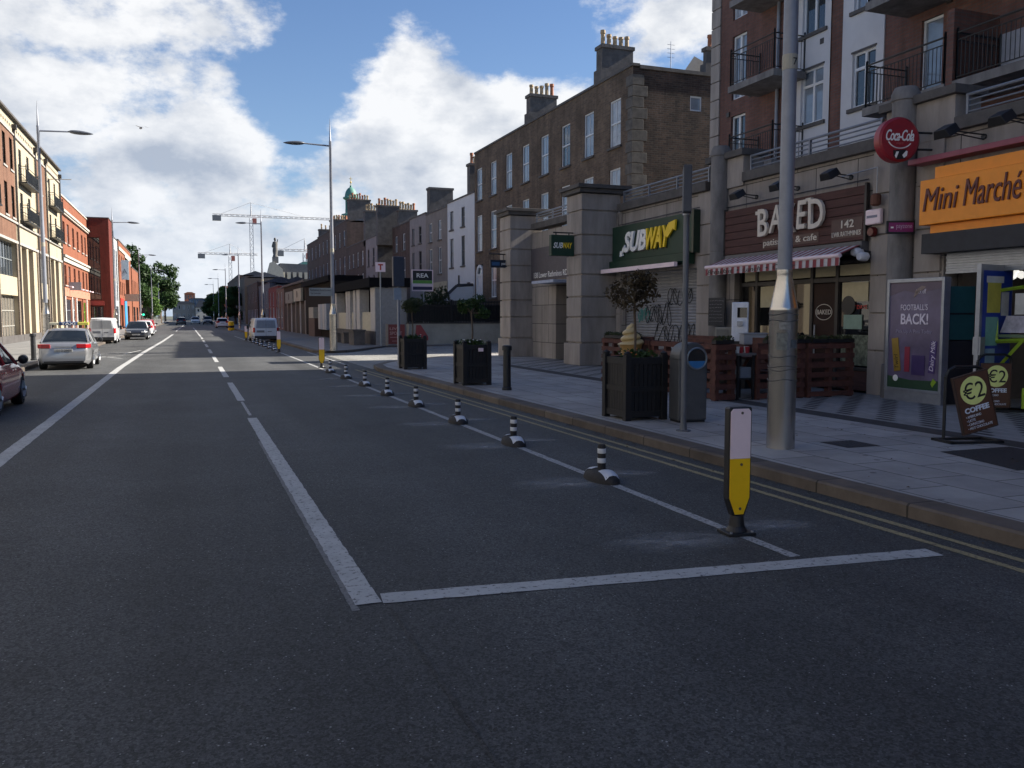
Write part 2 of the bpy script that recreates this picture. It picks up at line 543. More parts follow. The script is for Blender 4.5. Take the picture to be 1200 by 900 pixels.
let_w = M('white letters', (0.84, 0.83, 0.80), 0.5, var=0.05)
let_y = M('yellow letters', (0.92, 0.62, 0.02), 0.5, var=0.05)
let_c = M('bone letters', (0.66, 0.60, 0.52), 0.6, var=0.06)
wood_br = M('dark stained boards', (0.080, 0.034, 0.029), 0.8, var=0.35, scale=5, stretch=(0.4, 1, 6))
pallet_m = M('red brown stained pallet wood', (0.085, 0.030, 0.022), 0.8, var=0.4, scale=6, bump=0.3)
orange_s = M('orange sign face', (0.92, 0.30, 0.014), 0.45, var=0.06)
maroon = M('maroon letters', (0.115, 0.022, 0.022), 0.5)
navy = M('dark navy board', (0.02, 0.022, 0.03), 0.6, var=0.2)
red_s = M('red enamel', (0.30, 0.018, 0.028), 0.35, var=0.12)
pink_r = M('dusty pink painted rail', (0.30, 0.075, 0.11), 0.5)
magenta = M('magenta sign face', (0.25, 0.02, 0.13), 0.4)
purple = M('purple poster', (0.13, 0.105, 0.18), 0.35, var=0.35, scale=1.6)
alu = M('aluminium frame', (0.34, 0.36, 0.40), 0.4, 0.6)
shut = M('galvanised shutter', (0.30, 0.30, 0.31), 0.5, 0.35, 0.15, 3)
ink = M('black spray paint', (0.012, 0.012, 0.012), 0.6)
blue_d = M('blue door paint', (0.015, 0.05, 0.33), 0.4)
lime = M('lime green plastic', (0.27, 0.42, 0.03), 0.4)
paper = M('white paper', (0.62, 0.62, 0.60), 0.8)
paper_y = M('yellow paper', (0.55, 0.48, 0.08), 0.8)
teal = M('teal board', (0.02, 0.10, 0.11), 0.5)
board_br = M('brown menu board', (0.10, 0.042, 0.024), 0.5)
disc_y = M('yellow green disc', (0.80, 0.86, 0.30), 0.5, var=0.12, scale=4)
binm = M('grey litter bin', (0.085, 0.09, 0.098), 0.45, 0.3, 0.15)
bagm = M('blue bin liner', (0.03, 0.17, 0.42), 0.5)
soil = M('potting soil', (0.035, 0.025, 0.018), 0.95, var=0.4)
bark = M('bark', (0.10, 0.075, 0.055), 0.9, var=0.3, scale=10)
cone_y = M('wafer yellow', (0.36, 0.21, 0.06), 0.5, var=0.15)
cream_i = M('cream swirl', (0.50, 0.37, 0.17), 0.35, var=0.08)  # golden light on the swirl put into its colour
chalk = M('chalkboard', (0.02, 0.021, 0.024), 0.7)
white_e = M('white enamel', (0.72, 0.75, 0.82), 0.35)
tyre = M('tyre', (0.012, 0.012, 0.013), 0.85, var=0.2)
rim_m = M('alloy rim', (0.35, 0.36, 0.38), 0.35, 0.8)
car_gl = M('car glass', (0.012, 0.016, 0.022), 0.03, var=0.1, spec=0.2)
p_silver = M('silver paint', (0.33, 0.335, 0.35), 0.28, 0.6, 0.03, coat=0.8)
p_red = M('red paint', (0.66, 0.03, 0.04), 0.25, 0.0, 0.05, coat=1.0)
p_white = M('white paint', (0.68, 0.69, 0.70), 0.35, 0.0, 0.03, coat=0.6)
p_grey = M('dark grey paint', (0.03, 0.033, 0.04), 0.3, 0.3, 0.04, coat=0.8)
p_blue = M('pale van paint', (0.50, 0.56, 0.66), 0.35, 0.0, 0.04, coat=0.6)
p_black = M('black car paint', (0.012, 0.013, 0.015), 0.25, 0.0, 0.04, coat=1.0)
tail_r = M('red tail lens', (0.40, 0.01, 0.015), 0.2, var=0.05, coat=0.5)
lens_w = M('clear lens', (0.55, 0.57, 0.6), 0.15, var=0.05)
taxi_y = M('yellow roof sign', (0.62, 0.56, 0.10), 0.5)
taxi_b = M('blue roof sign', (0.03, 0.06, 0.16), 0.5)
crane_m = M('pale crane steel', (0.52, 0.50, 0.50), 0.6, var=0.1)
crane_r = M('red crane steel', (0.45, 0.14, 0.11), 0.6)
leaf_d = M_LEAF('dark leaves', (0.020, 0.045, 0.012), (0.05, 0.095, 0.025))
leaf_l = M_LEAF('fresh leaves', (0.055, 0.12, 0.02), (0.12, 0.20, 0.045))
leaf_o = M_LEAF('olive leaves', (0.035, 0.05, 0.02), (0.075, 0.085, 0.035))
leaf_b = M_LEAF('browning leaves', (0.05, 0.038, 0.022), (0.10, 0.075, 0.04))
dustm = M_ALPHA('pale grinding dust', (0.42, 0.43, 0.44), (0.35, 0.72), 4, 0.78, (0.5, 2.2, 1))


# ------------------------------------------------------------------ mesh builder
class MB:
    def __init__(s):
        s.v, s.f = [], []

    def quad(s, a, b, c, d):
        i = len(s.v)
        s.v += [a, b, c, d]
        s.f.append((i, i + 1, i + 2, i + 3))
        return s

    def poly(s, pts):
        i = len(s.v)
        s.v += [tuple(p) for p in pts]
        s.f.append(tuple(range(i, i + len(pts))))
        return s

    def box(s, x0, x1, y0, y1, z0, z1):
        if x0 > x1: x0, x1 = x1, x0
        if y0 > y1: y0, y1 = y1, y0
        if z0 > z1: z0, z1 = z1, z0
        i = len(s.v)
        s.v += [(x0, y0, z0), (x1, y0, z0), (x1, y1, z0), (x0, y1, z0), (x0, y0, z1), (x1, y0, z1), (x1, y1, z1), (x0, y1, z1)]
        s.f += [tuple(i + k for k in f) for f in ((0, 3, 2, 1), (4, 5, 6, 7), (0, 1, 5, 4), (1, 2, 6, 5), (2, 3, 7, 6), (3, 0, 4, 7))]
        return s

    def bar(s, p0, p1, r0, r1=None, n=8, caps=True):
        r1 = r0 if r1 is None else r1
        p0, p1 = Vector(p0), Vector(p1)
        d = (p1 - p0).normalized()
        a = d.orthogonal().normalized() if abs(d.z) < 0.999 else Vector((1, 0, 0))
        b = d.cross(a)
        if n == 4:
            a, b = (a + b).normalized(), (b - a).normalized()
        i = len(s.v)
        for p, r in ((p0, r0), (p1, r1)):
            for k in range(n):
                t = 2 * math.pi * k / n
                s.v.append(tuple(p + a * (r * math.cos(t)) + b * (r * math.sin(t))))
        for k in range(n):
            s.f.append((i + k, i + (k + 1) % n, i + n + (k + 1) % n, i + n + k))
        if caps:
            s.f.append(tuple(i + n - 1 - k for k in range(n)))
            s.f.append(tuple(i + n + k for k in range(n)))
        return s

    def lathe(s, prof, c=(0, 0, 0), n=20, axis='z'):
        i = len(s.v)
        for (r, h) in prof:
            for k in range(n):
                t = 2 * math.pi * k / n
                x, y = r * math.cos(t), r * math.sin(t)
                p = (x, y, h) if axis == 'z' else ((h, x, y) if axis == 'x' else (y, h, x))
                s.v.append((c[0] + p[0], c[1] + p[1], c[2] + p[2]))
        for j in range(len(prof) - 1):
            for k in range(n):
                s.f.append((i + j * n + k, i + j * n + (k + 1) % n, i + (j + 1) * n + (k + 1) % n, i + (j + 1) * n + k))
        s.f.append(tuple(i + n - 1 - k for k in range(n)))
        m = i + (len(prof) - 1) * n
        s.f.append(tuple(m + k for k in range(n)))
        return s

    def tube(s, pts, r, n=6):
        for a, b in zip(pts[:-1], pts[1:]):
            s.bar(a, b, r, r, n)
        return s

    def prism(s, poly, y0, y1):
        """polygon in (x, z), pushed from y0 to y1"""
        i = len(s.v)
        k = len(poly)
        s.v += [(p[0], y0, p[1]) for p in poly] + [(p[0], y1, p[1]) for p in poly]
        s.f.append(tuple(range(i, i + k)))
        s.f.append(tuple(i + 2 * k - 1 - j for j in range(k)))
        for j in range(k):
            s.f.append((i + j, i + k + j, i + k + (j + 1) % k, i + (j + 1) % k))
        return s

    def prismz(s, poly, z0, z1):
        i = len(s.v)
        k = len(poly)
        s.v += [(p[0], p[1], z0) for p in poly] + [(p[0], p[1], z1) for p in poly]
        s.f.append(tuple(i + k - 1 - j for j in range(k)))
        s.f.append(tuple(i + k + j for j in range(k)))
        for j in range(k):
            s.f.append((i + j, i + (j + 1) % k, i + k + (j + 1) % k, i + k + j))
        return s

    def wall(s, u0, u1, z0, z1, holes=(), y=0.0, depth=0.14):
        """wall sheet facing -y with openings and their reveals"""
        us = sorted({u0, u1, *[h[0] for h in holes], *[h[1] for h in holes]})
        zs = sorted({z0, z1, *[h[2] for h in holes], *[h[3] for h in holes]})
        us = [u for u in us if u0 <= u <= u1]
        zs = [z for z in zs if z0 <= z <= z1]
        for a, b in zip(us[:-1], us[1:]):
            for c, d in zip(zs[:-1], zs[1:]):
                mu, mz = (a + b) / 2, (c + d) / 2
                if any(h[0] < mu < h[1] and h[2] < mz < h[3] for h in holes):
                    continue
                s.quad((a, y, c), (b, y, c), (b, y, d), (a, y, d))
        for (a, b, c, d) in holes:
            e = y + depth
            s.quad((a, y, c), (a, e, c), (a, e, d), (a, y, d))
            s.quad((b, y, d), (b, e, d), (b, e, c), (b, y, c))
            s.quad((a, y, d), (a, e, d), (b, e, d), (b, y, d))
            s.quad((a, y, c), (b, y, c), (b, e, c), (a, e, c))
        return s

    def shell(s, u0, u1, z0, z1, y0, y1, roof=True):
        """the other sides of a block whose front is a wall sheet at y0"""
        s.quad((u0, y1, z0), (u0, y0, z0), (u0, y0, z1), (u0, y1, z1))
        s.quad((u1, y0, z0), (u1, y1, z0), (u1, y1, z1), (u1, y0, z1))
        s.quad((u1, y1, z0), (u0, y1, z0), (u0, y1, z1), (u1, y1, z1))
        if roof:
            s.quad((u0, y0, z1), (u1, y0, z1), (u1, y1, z1), (u0, y1, z1))
        return s

    def mesh(s, name, mat, smooth=None):
        me = bpy.data.meshes.new(name)
        me.from_pydata(s.v, [], s.f)
        me.update()
        if mat:
            me.materials.append(mat)
        if smooth:
            me.polygons.foreach_set('use_smooth', [True] * len(me.polygons))
            me.set_sharp_from_angle(angle=R(smooth))
        return me

    def build(s, name, mat, parent=None, smooth=None, bevel=0.0, loc=None, rot=None):
        o = bpy.data.objects.new(name, s.mesh(name, mat, smooth))
        COL.objects.link(o)
        if parent:
            o.parent = parent
        if loc: o.location = loc
        if rot: o.rotation_euler = rot
        if bevel:
            b = o.modifiers.new('Bevel', 'BEVEL')
            b.width = bevel
            b.segments = 2
            b.limit_method = 'ANGLE'
            b.angle_limit = R(40)
        return o


def tag(o, label=None, cat=None, group=None, kind=None):
    if label: o['label'] = label
    if cat: o['category'] = cat
    if group: o['group'] = group
    if kind: o['kind'] = kind
    return o


def thing(name, label, cat, loc=(0, 0, 0), rz=0.0, group=None):
    o = bpy.data.objects.new(name, None)
    o.empty_display_size = 0.1
    COL.objects.link(o)
    o.location = loc
    o.rotation_euler = (0, 0, rz)
    return tag(o, label, cat, group)


def struct(name, mb, mat, **k):
    return tag(mb.build(name, mat, **k), kind='structure')


def dup(o, loc=None, rz=None, label=None, parent=None):
    c = o.copy()
    COL.objects.link(c)
    if parent is not None: c.parent = parent
    if loc is not None: c.location = loc
    if rz is not None: c.rotation_euler = (0, 0, rz)
    if label: c['label'] = label
    for ch in list(o.children):
        dup(ch, parent=c)
    return c


def text(s, size, mat, name, parent=None, loc=(0, 0, 0), ext=0.01, shear=0.0, bold=0.0, align='LEFT', wid=1.0, rot=(R(90), 0, 0), space=1.0):
    cu = bpy.data.curves.new(name, 'FONT')
    cu.body = s
    cu.size = size
    cu.extrude = ext
    cu.shear = shear
    cu.offset = bold
    cu.align_x = align
    cu.space_character = space
    cu.resolution_u = 3
    t = bpy.data.objects.new(name, cu)
    COL.objects.link(t)
    bpy.context.view_layer.update()
    me = bpy.data.meshes.new_from_object(t.evaluated_get(bpy.context.evaluated_depsgraph_get()))
    bpy.data.objects.remove(t)
    bpy.data.curves.remove(cu)
    me.materials.clear()
    me.materials.append(mat)
    o = bpy.data.objects.new(name, me)
    COL.objects.link(o)
    o.parent = parent
    o.location = loc
    o.rotation_euler = rot
    o.scale = (wid, 1, 1)
    return o


ORD = ['first', 'second', 'third', 'fourth', 'fifth', 'sixth', 'seventh', 'eighth', 'ninth', 'tenth', 'eleventh', 'twelfth', 'thirteenth', 'fourteenth', 'fifteenth', 'sixteenth']

# windows: one mesh per size and style, shared by every copy
WCACHE = {}
WR = random.Random(12)
curtain = M('net curtain behind glass', (0.30, 0.31, 0.33), 0.12, var=0.35, scale=1.6, spec=0.8)


def window(parent, u0, u1, z0, z1, y=0.14, style='sash', fm=None, gm=None, sill=None, name='window'):
    fm = fm or upvc
    gm = gm or glass
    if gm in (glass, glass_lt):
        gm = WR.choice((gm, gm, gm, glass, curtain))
    w, h = round(u1 - u0, 3), round(z1 - z0, 3)
    key = (w, h, style, fm.name, gm.name, sill.name if sill else '')
    if key not in WCACHE:
        f, t = MB(), 0.065
        d0, d1 = -0.06, 0.02
        f.box(0, t, d0, d1, 0, h).box(w - t, w, d0, d1, 0, h).box(t, w - t, d0, d1, 0, t).box(t, w - t, d0, d1, h - t, h)
        if style == 'sash':
            f.box(t, w - t, d0 - 0.01, d1 - 0.02, h * 0.5 - 0.035, h * 0.5 + 0.035)
            f.box(w / 2 - 0.014, w / 2 + 0.014, d0 + 0.02, d1 - 0.03, t, h - t)
        elif style == 'casement':
            f.box(t, w - t, d0 - 0.008, d1, h * 0.70 - 0.04, h * 0.70 + 0.04)
            f.box(w * 0.52 - 0.04, w * 0.52 + 0.04, d0 - 0.006, d1, t, h - t)
        elif style == 'door':
            f.box(w * 0.5 - 0.05, w * 0.5 + 0.05, d0 - 0.006, d1, t, h - t)
        elif style == 'grid':
            n = max(2, round(w / 0.8))
            for i in range(1, n):
                f.box(w * i / n - 0.03, w * i / n + 0.03, d0, d1, t, h - t)
            m_ = max(2, round(h / 1.0))
            for j in range(1, m_):
                f.box(t, w - t, d0 - 0.006, d1, h * j / m_ - 0.03, h * j / m_ + 0.03)
        g = MB().quad((t * 0.6, -0.02, t * 0.6), (w - t * 0.6, -0.02, t * 0.6), (w - t * 0.6, -0.02, h - t * 0.6), (t * 0.6, -0.02, h - t * 0.6))
        sm = None
        if sill:
            sm = MB().box(-0.12, w + 0.12, -y - 0.10, -0.06, -0.11, -0.004).mesh('sill', sill)
        WCACHE[key] = (f.mesh('window', fm), g.mesh('pane', gm), sm)
    fmesh, gmesh, smesh = WCACHE[key]
    o = bpy.data.objects.new(name, fmesh)
    COL.objects.link(o)
    o.parent = parent
    o.location = (u0, y, z0)
    p = bpy.data.objects.new('pane', gmesh)
    COL.objects.link(p)
    p.parent = o
    if smesh:
        q = bpy.data.objects.new('sill', smesh)
        COL.objects.link(q)
        q.parent = o
    return o


EAST, WEST, SOUTH = R(-90), R(90), 0.0     # which way the frame of a facade is turned (u runs left to right as seen from the street)

# ------------------------------------------------------------------ ground, road, pavements
struct('ground', MB().quad((-1500, -300, -0.03), (1500, -300, -0.03), (1500, 2500, -0.03), (-1500, 2500, -0.03)), earth)
struct('road', MB().quad((-12, -30, 0), (14, -30, 0), (14, 420, 0), (-12, 420, 0)), asphalt)


def ribbon(pa, pb, z):
    b = MB()
    for (a0, b0), (a1, b1) in zip(zip(pa[:-1], pb[:-1]), zip(pa[1:], pb[1:])):
        b.quad((*a0, z), (*b0, z), (*b1, z), (*a1, z))
    return b


def kerb(pts, w, name='kerb', z=0.12, side=1):
    """raised edge stone along a line; side = +1 when the pavement lies to the right of the direction"""
    P = [Vector((*p, 0)) for p in pts]
    off = []
    for i in range(len(P)):
        d = (P[min(i + 1, len(P) - 1)] - P[max(i - 1, 0)]).normalized()
        off.append(P[i] + Vector((d.y, -d.x, 0)) * w * side)
    b = MB()
    for i in range(len(P) - 1):
        a, c, e, f = P[i], P[i + 1], off[i], off[i + 1]
        r = (e - a).normalized() * 0.02
        r2 = (f - c).normalized() * 0.02
        b.quad((a.x, a.y, -0.01), (c.x, c.y, -0.01), (c.x, c.y, z - 0.02), (a.x, a.y, z - 0.02))
        b.quad((a.x, a.y, z - 0.02), (c.x, c.y, z - 0.02), (c.x + r2.x, c.y + r2.y, z), (a.x + r.x, a.y + r.y, z))
        b.quad((a.x + r.x, a.y + r.y, z), (c.x + r2.x, c.y + r2.y, z), (f.x, f.y, z), (e.x, e.y, z))
    struct(name, b, kerbstone)
    return [(p.x, p.y) for p in off]


near = [(5.78, -30), (5.66, 4.4), (5.61, 7.3), (5.56, 13.2), (5.48, 20.5), (5.40, 26.0), (5.6, 27.6), (6.3, 29.2), (7.6, 30.8), (9.4, 32.6), (11.5, 34.0), (14, 34.6), (30, 34.8)]
inner = kerb(near, 0.30)
struct('pavement', MB().poly([(*p, 0.12) for p in inner[:6]] + [(9.3, 26.0, 0.12), (9.3, -30, 0.12)]), slabs)
struct('pavement', MB().poly([(*p, 0.12) for p in inner[5:]] + [(30, 26.0, 0.12), (9.75, 26, .12)]), slabs)
struct('pavement', MB().quad((9.3, -30, 0.12), (9.75, -30, 0.12), (9.75, 26.0, 0.12), (9.3, 26.0, 0.12)), setts)
blockpave = MBRICK('patterned block paving', (0.31, 0.302, 0.295), (0.25, 0.245, 0.24), (0.19, 0.187, 0.184), 0.2, 0.1, 0.004, 0.8, 0.15, 1.5, True)
struct('pavement', MB().quad((9.75, -30, 0.12), (17, -30, 0.12), (17, 26.0, 0.12), (9.75, 26.0, 0.12)), blockpave)
bm_ = MB()
for k in range(-6, 26):                                 # dark blocks stepping across the paving in diagonal ladders
    y0 = 5.0 + k * 0.86
    for j in range(15):
        x, y = 9.86 + j * 0.21, y0 + j * 0.205
        bm_.quad((x, y - .17, 0.1235), (x + 0.1, y - .17, 0.1235), (x + 0.1, y + 0.17, 0.1235), (x, y + 0.17, 0.1235))
struct('pavement', bm_, setts)
struct('pavement', MB().quad((7.9, 6.3, 0.1235), (9.2, 6.25, 0.1235), (9.25, 7.5, 0.1235), (8.15, 7.5, 0.1235)), tarpatch)
struct('pavement', MB().quad((7.35, 8.1, 0.1235), (7.85, 8.1, 0.1235), (7.85, 8.6, 0.1235), (7.35, 8.6, 0.1235)), tarpatch)
# lane between the shop block and the fence
struct('road', MB().poly([(5.45, 27, 0.005), (9.4, 32.4, 0.006), (14, 34.7, 0.02), (40, 34.9, 0.2), (40, 45, 0.25), (19, 45.0, 0.2), (9.3, 44.3, 0.05), (7.2, 42.6, 0.006), (5.5, 41, 0.005)]), asphalt_lane)
farl = [(30, 44.9), (19, 44.7), (10, 44.2), (8.0, 43.2), (6.3, 40.9), (5.5, 39.0), (5.15, 36.6), (5.1, 36.5)][::-1]
farl = [(5.36, 260), (5.36, 60), (5.40, 41.2), (5.55, 40.2), (6.2, 41.3), (7.6, 43.0), (9.3, 44.2), (19, 44.6), (30, 44.8)]
fk = [(5.32, 300), (5.32, 60), (5.36, 40.5), (5.8, 39.2), (6.8, 39.6), (7.8, 41.0), (8.8, 43.0), (9.6, 44.3), (19.5, 44.9)]
fin = kerb(fk, 0.28, side=-1, z=0.12)
struct('pavement', MB().poly([(*p, 0.12) for p in fin] + [(19.5, 45.4, 0.12), (19.5, 300, 0.12)]), farpave)
# left side
lk = [(-4.85, -30), (-4.85, 20), (-4.75, 30), (-4.75, 36), (-4.72, 45), (-4.65, 300)]
lin = kerb(lk, 0.28, side=-1)
struct('pavement', MB().poly([(*p, 0.12) for p in lin] + [(-13, 300, 0.12), (-13, -30, 0.12)]), farpave)

# ---- markings, 4 mm proud of the asphalt
def strip(pts, w, mat, z=0.004, name='road_marking'):
    g = random.Random(int(pts[0][1] * 100) + int(w * 1000))
    P = []
    for a, c in zip(pts[:-1], pts[1:]):
        a, c = Vector((*a, 0)), Vector((*c, 0))
        n = max(1, min(160, int((c - a).length / (0.09 if min(a.y, c.y) < 16 else 0.6))))
        P += [a + (c - a) * (i / n) for i in range(n)]
    P.append(Vector((*pts[-1], 0)))
    pa, pb = [], []
    for i in range(len(P)):
        d = (P[min(i + 1, len(P) - 1)] - P[max(i - 1, 0)]).normalized()
        nrm = Vector((d.y, -d.x, 0)) * (w / 2 + g.uniform(-.0045, .0045))
        pa.append((P[i].x - nrm.x, P[i].y - nrm.y))
        pb.append((P[i].x + nrm.x, P[i].y + nrm.y))
    return struct(name, ribbon(pa, pb, z), mat)


strip([(0.953, 4.93), (0.953, 14.8)], 0.155, white_line, 0.005)
strip([(0.862, 4.84), (0.868, 12.0)], 0.045, M_WORN('old grey paint', (0.17, 0.17, 0.17), 0.8, (0.36, 0.5)), 0.0025)
for (a, b) in ((17.9, 22.9), (25.0, 30.2), (33.3, 38.0), (41.2, 46), (49.5, 54.5), (58, 63), (66.5, 72)):
    strip([(0.955, a), (0.955, b)], 0.14, white_line)
strip([(0.94, 74), (0.7, 130)], 0.14, white_line)
strip([(0.953, 15.2), (0.955, 17.7)], 0.05, old_line)
strip([(1.06, 4.8), (1.05, 2.6), (1.10, 0.5)], 0.025, M_ASPHALT('sealed joint', (0.043, 0.042, 0.040), 0.1, 0.1), 0.003)
strip([(1.045, 5.0), (3.05, 4.79), (4.985, 4.60)], 0.185, white_line)
strip([(3.97, 4.86), (3.97, 36), (3.96, 42), (3.78, 62), (3.6, 75)], 0.095, old_line)
strip([(-2.12, 5.5), (-2.11, 20), (-2.12, 31), (-1.95, 44), (-1.6, 62), (-1.32, 84)], 0.19, white_line)
strip([(-1.25, 100), (-0.6, 180)], 0.15, old_line)
for off in (0.28, 0.50):
    strip([(5.76 - off, -4), (5.66 - off, 4.4), (5.56 - off, 13.2), (5.48 - off, 20.5), (5.40 - off, 27.0)], 0.07, yellow_line)
strip([(5.1, 29.5), (5.2, 41)], 0.09, old_line)
# hatched bay marks behind the taxi
for p in ([(-4.0, 37.5), (-2.6, 40.0)], [(-3.4, 39.5), (-2.5, 37.4)], [(-3.9, 41.5), (-2.5, 43.8)], [(-2.7, 41.8), (-2.2, 46)]):
    strip(p, 0.1, white_line)
dust = MB()
for i in range(14):
    pass
D0 = MB().quad((-1, -0.26, 0), (1, -0.26, 0), (1, 0.26, 0), (-1, 0.26, 0)).mesh('dust', dustm)


def dust_at(x, y, sx, sy, rz):
    o = bpy.data.objects.new('road_dust', D0)
    COL.objects.link(o)
    o.location = (x, y, 0.0075)
    o.rotation_euler = (0, 0, rz)
    o.scale = (sx, sy, 1)
    tag(o, kind='structure')


for y in (7.89, 10.53, 13.0, 15.68, 18.11, 20.7, 23.3):
    dust_at(3.55, y - 0.05, 0.62, 1.6, R(-8))
    dust_at(4.35, y + 0.25, 0.40, 0.9, R(-14))
dust_at(3.40, 5.50, 0.62, 1.3, R(-4))
dust_at(4.36, 5.66, 0.42, 0.9, R(-6))


# ------------------------------------------------------------------ facades: helpers shared by the buildings
def railing(u0, u1, z0, z1, y, nrails=4, post=1.8, r=0.022, caps=True):
    b = MB()
    for i in range(nrails):
        z = z0 + (z1 - z0) * (i + 1) / nrails
        b.bar((u0, y, z), (u1, y, z), r * (1.35 if i == nrails - 1 else 0.8), n=8)
    n = max(1, round((u1 - u0) / post))
    for i in range(n + 1):
        u = u0 + 0.04 + (u1 - u0 - 0.08) * i / n
        b.box(u - 0.022, u + 0.022, y - 0.03, y + 0.03, z0 - 0.05, z1)
    return b


def bar_panel(b, p0, p1, z0, z1, step=0.11, r=0.009):
    """iron balustrade between two points of the plan"""
    p0, p1 = Vector((*p0, 0)), Vector((*p1, 0))
    n = max(2, int((p1 - p0).length / step))
    up = Vector((0, 0, 1))
    b.bar(p0 + up * z1, p1 + up * z1, 0.022, n=6)
    b.bar(p0 + up * (z1 - 0.16), p1 + up * (z1 - 0.16), 0.014, n=6)
    b.bar(p0 + up * (z0 + 0.08), p1 + up * (z0 + 0.08), 0.014, n=6)
    for i in range(n + 1):
        p = p0 + (p1 - p0) * i / n
        b.bar(p + up * (z0 + 0.08), p + up * (z1 - 0.16), r, n=4)
    for p in (p0, p1):
        b.bar(p + up * (z0 - 0.02), p + up * (z1 + 0.08), 0.028, n=6)
        b.lathe([(0.001, z1 + .06), (0.035, z1 + 0.09), (0.001, z1 + 0.13)], (p.x, p.y, 0), 8)


def balcony(parent, u0, u1, z, out, y=0.0, h=1.05, th=0.2, mat=None, step=0.11, r=0.009):
    s = MB().box(u0, u1, y - out, y - 0.004, z - th, z).build('balcony', mat or conc, parent)
    b = MB()
    bar_panel(b, (u0 + 0.06, y - out + 0.06), (u1 - 0.06, y - out + 0.06), z, z + h, step, r)
    bar_panel(b, (u0 + 0.06, y - out + 0.06), (u0 + 0.06, y - 0.05), z, z + h)
    bar_panel(b, (u1 - 0.06, y - out + 0.06), (u1 - 0.06, y - 0.05), z, z + h)
    b.build('railing', iron, s)
    return s


def chimney(parent, u0, u1, y0, y1, z0, z1, npots=5, mat=None, pots=None, shoulder=True):
    b = MB()
    zc_ = z0 + (z1 - z0) * 0.45
    if shoulder:
        b.box(u0, u1, y0, y1, z0 - 0.6, zc_)
        a = 0.10
        b.box(u0 + a, u1 - a, y0 + a, y1 - a, zc_, z1 - 0.18)
    else:
        b.box(u0, u1, y0, y1, z0 - 0.6, z1 - 0.18)
        a = 0
    b.box(u0 + a - 0.07, u1 - a + 0.07, y0 + a - 0.07, y1 - a + 0.07, z1 - 0.18, z1)
    c = b.build('chimney', mat or chim, parent)
    along_y = (y1 - y0) > (u1 - u0)
    for i in range(npots):
        f = (i + 0.5) / npots
        pu, py = ((u0 + u1) / 2, y0 + 0.12 + (y1 - y0 - 0.24) * f) if along_y else (u0 + 0.12 + (u1 - u0 - 0.24) * f, (y0 + y1) / 2)
        h = random.choice((0.55, 0.62, 0.7, 0.8))
        p = MB().lathe([(0.15, 0), (0.15, 0.06), (0.115, 0.09), (0.105, h * 0.75), (0.14, h * 0.8), (0.13, h), (0.085, h), (0.085, h - 0.1)], (pu, py, z1), 10)
        p.build('pot', random.choice(pots or (pot_m, pot_m, pot_r)), c, smooth=40)
    return c


# ------------------------------------------------------------------ the stone shop block with its terrace (frame: u = 32.3 - Y, y = X - 12.9)
XS, YS = 12.9, 32.3
shop = thing('shop_building', 'single storey granite clad shop row with terrace railings and two square corner pillars', 'building', (XS, YS, 0), EAST)
UA, UB = 13.4, 19.42            # centres of the two round half columns
H_SUB = (8.0, 12.25, 0.12, 3.0)
H_BAK = (13.95, 18.55, 0.12, 3.0)
H_MIN = (20.35, 27.6, 0.12, 2.86)
MB().wall(6.7, 96, 0.1, 4.97, [H_SUB, H_BAK, H_MIN], 0, 0.35).shell(0.3, 96, 0.1, 4.97, 0.0, 4.72, False).build('wall', stone, shop)  # carried on behind the camera, out of view, to give shade
MB().wall(1.2, 6.6, 0.1, 4.86, [(3.55, 4.6, 0.12, 2.85)], -0.35, 0.5).build('wall', stone, shop)
MB().box(0.32, 95.9, 0.04, 4.74, 4.6, 4.965).build('roof', conc, shop)
zs = [0.1, 0.84, 1.65, 2.3, 3.0, 3.62, 4.24, 5.0, 5.55]
for (u0, u1) in ((0.10, 1.25), (6.5, 7.62)):
    b = MB()
    for a, c in zip(zs[:-1], zs[1:]):
        g = 0.06 if a < 0.5 else 0.0
        b.box(u0 - g, u1 + g, -1.27 - g, 0.1, a + 0.024, c - 0.024)
        b.box(u0 + 0.05, u1 - 0.05, -1.22, 0.06, a - 0.026, a + 0.026)
    p = b.build('pillar', stone_p, shop, bevel=0.012)
    MB().box(u0 - 0.12, u1 + 0.12, -1.39, 0.35, 5.55, 5.68).box(u0 - 0.2, u1 + 0.2, -1.47, 0.4, 5.68, 5.8).build('cap', stone_dk, p, bevel=0.01)
for (uc, ur) in ((UA, 1.15), (UB, 1.35)):
    b = MB().lathe([(0.27, 0.1), (0.27, 0.75), (0.235, 0.78), (0.235, 3.3), (0.225, 3.31), (0.225, 3.33), (0.235, 3.34), (0.235, 5.72), (0.26, 5.74), (0.26, 5.86), (0.2, 5.98), (0.02, 6.0)], (uc, -0.1, 0), 28)
    b.build('column', conc, shop, smooth=40)
    MB().box(uc - 0.5, uc - 0.2, -0.06, 0.55, 4.9, 5.62).box(uc + 0.2, uc + ur - 0.25, -0.06, 0.55, 4.9, 5.62).box(uc - 0.2, uc + 0.2, 0.1, 0.5, 4.9, 5.62).build('pier', stone_p, shop)
    MB().box(uc - 0.6, uc - 0.25, -0.18, 0.62, 5.62, 5.78).build('pier_cap', stone_dk, shop, bevel=0.01)
    MB().box(uc + 0.25, uc + ur - 0.15, -0.18, 0.62, 5.62, 5.78).build('pier_cap', stone_dk, shop, bevel=0.01)
for (u0, u1) in ((1.45, 6.3), (7.82, UA - 0.62), (UA + 0.95, UB - 0.62), (UB + 1.15, 28)):
    yy = -0.36 if u0 < 2 else 0.0
    MB().box(u0, u1, yy - 0.14, yy + 0.3, 4.97, 5.2).build('coping', stone_dk, shop, bevel=0.012)
    railing(u0 + 0.08, u1 - 0.08, 5.18, 5.58, yy + 0.06).build('railing', rail_g, shop, smooth=40)
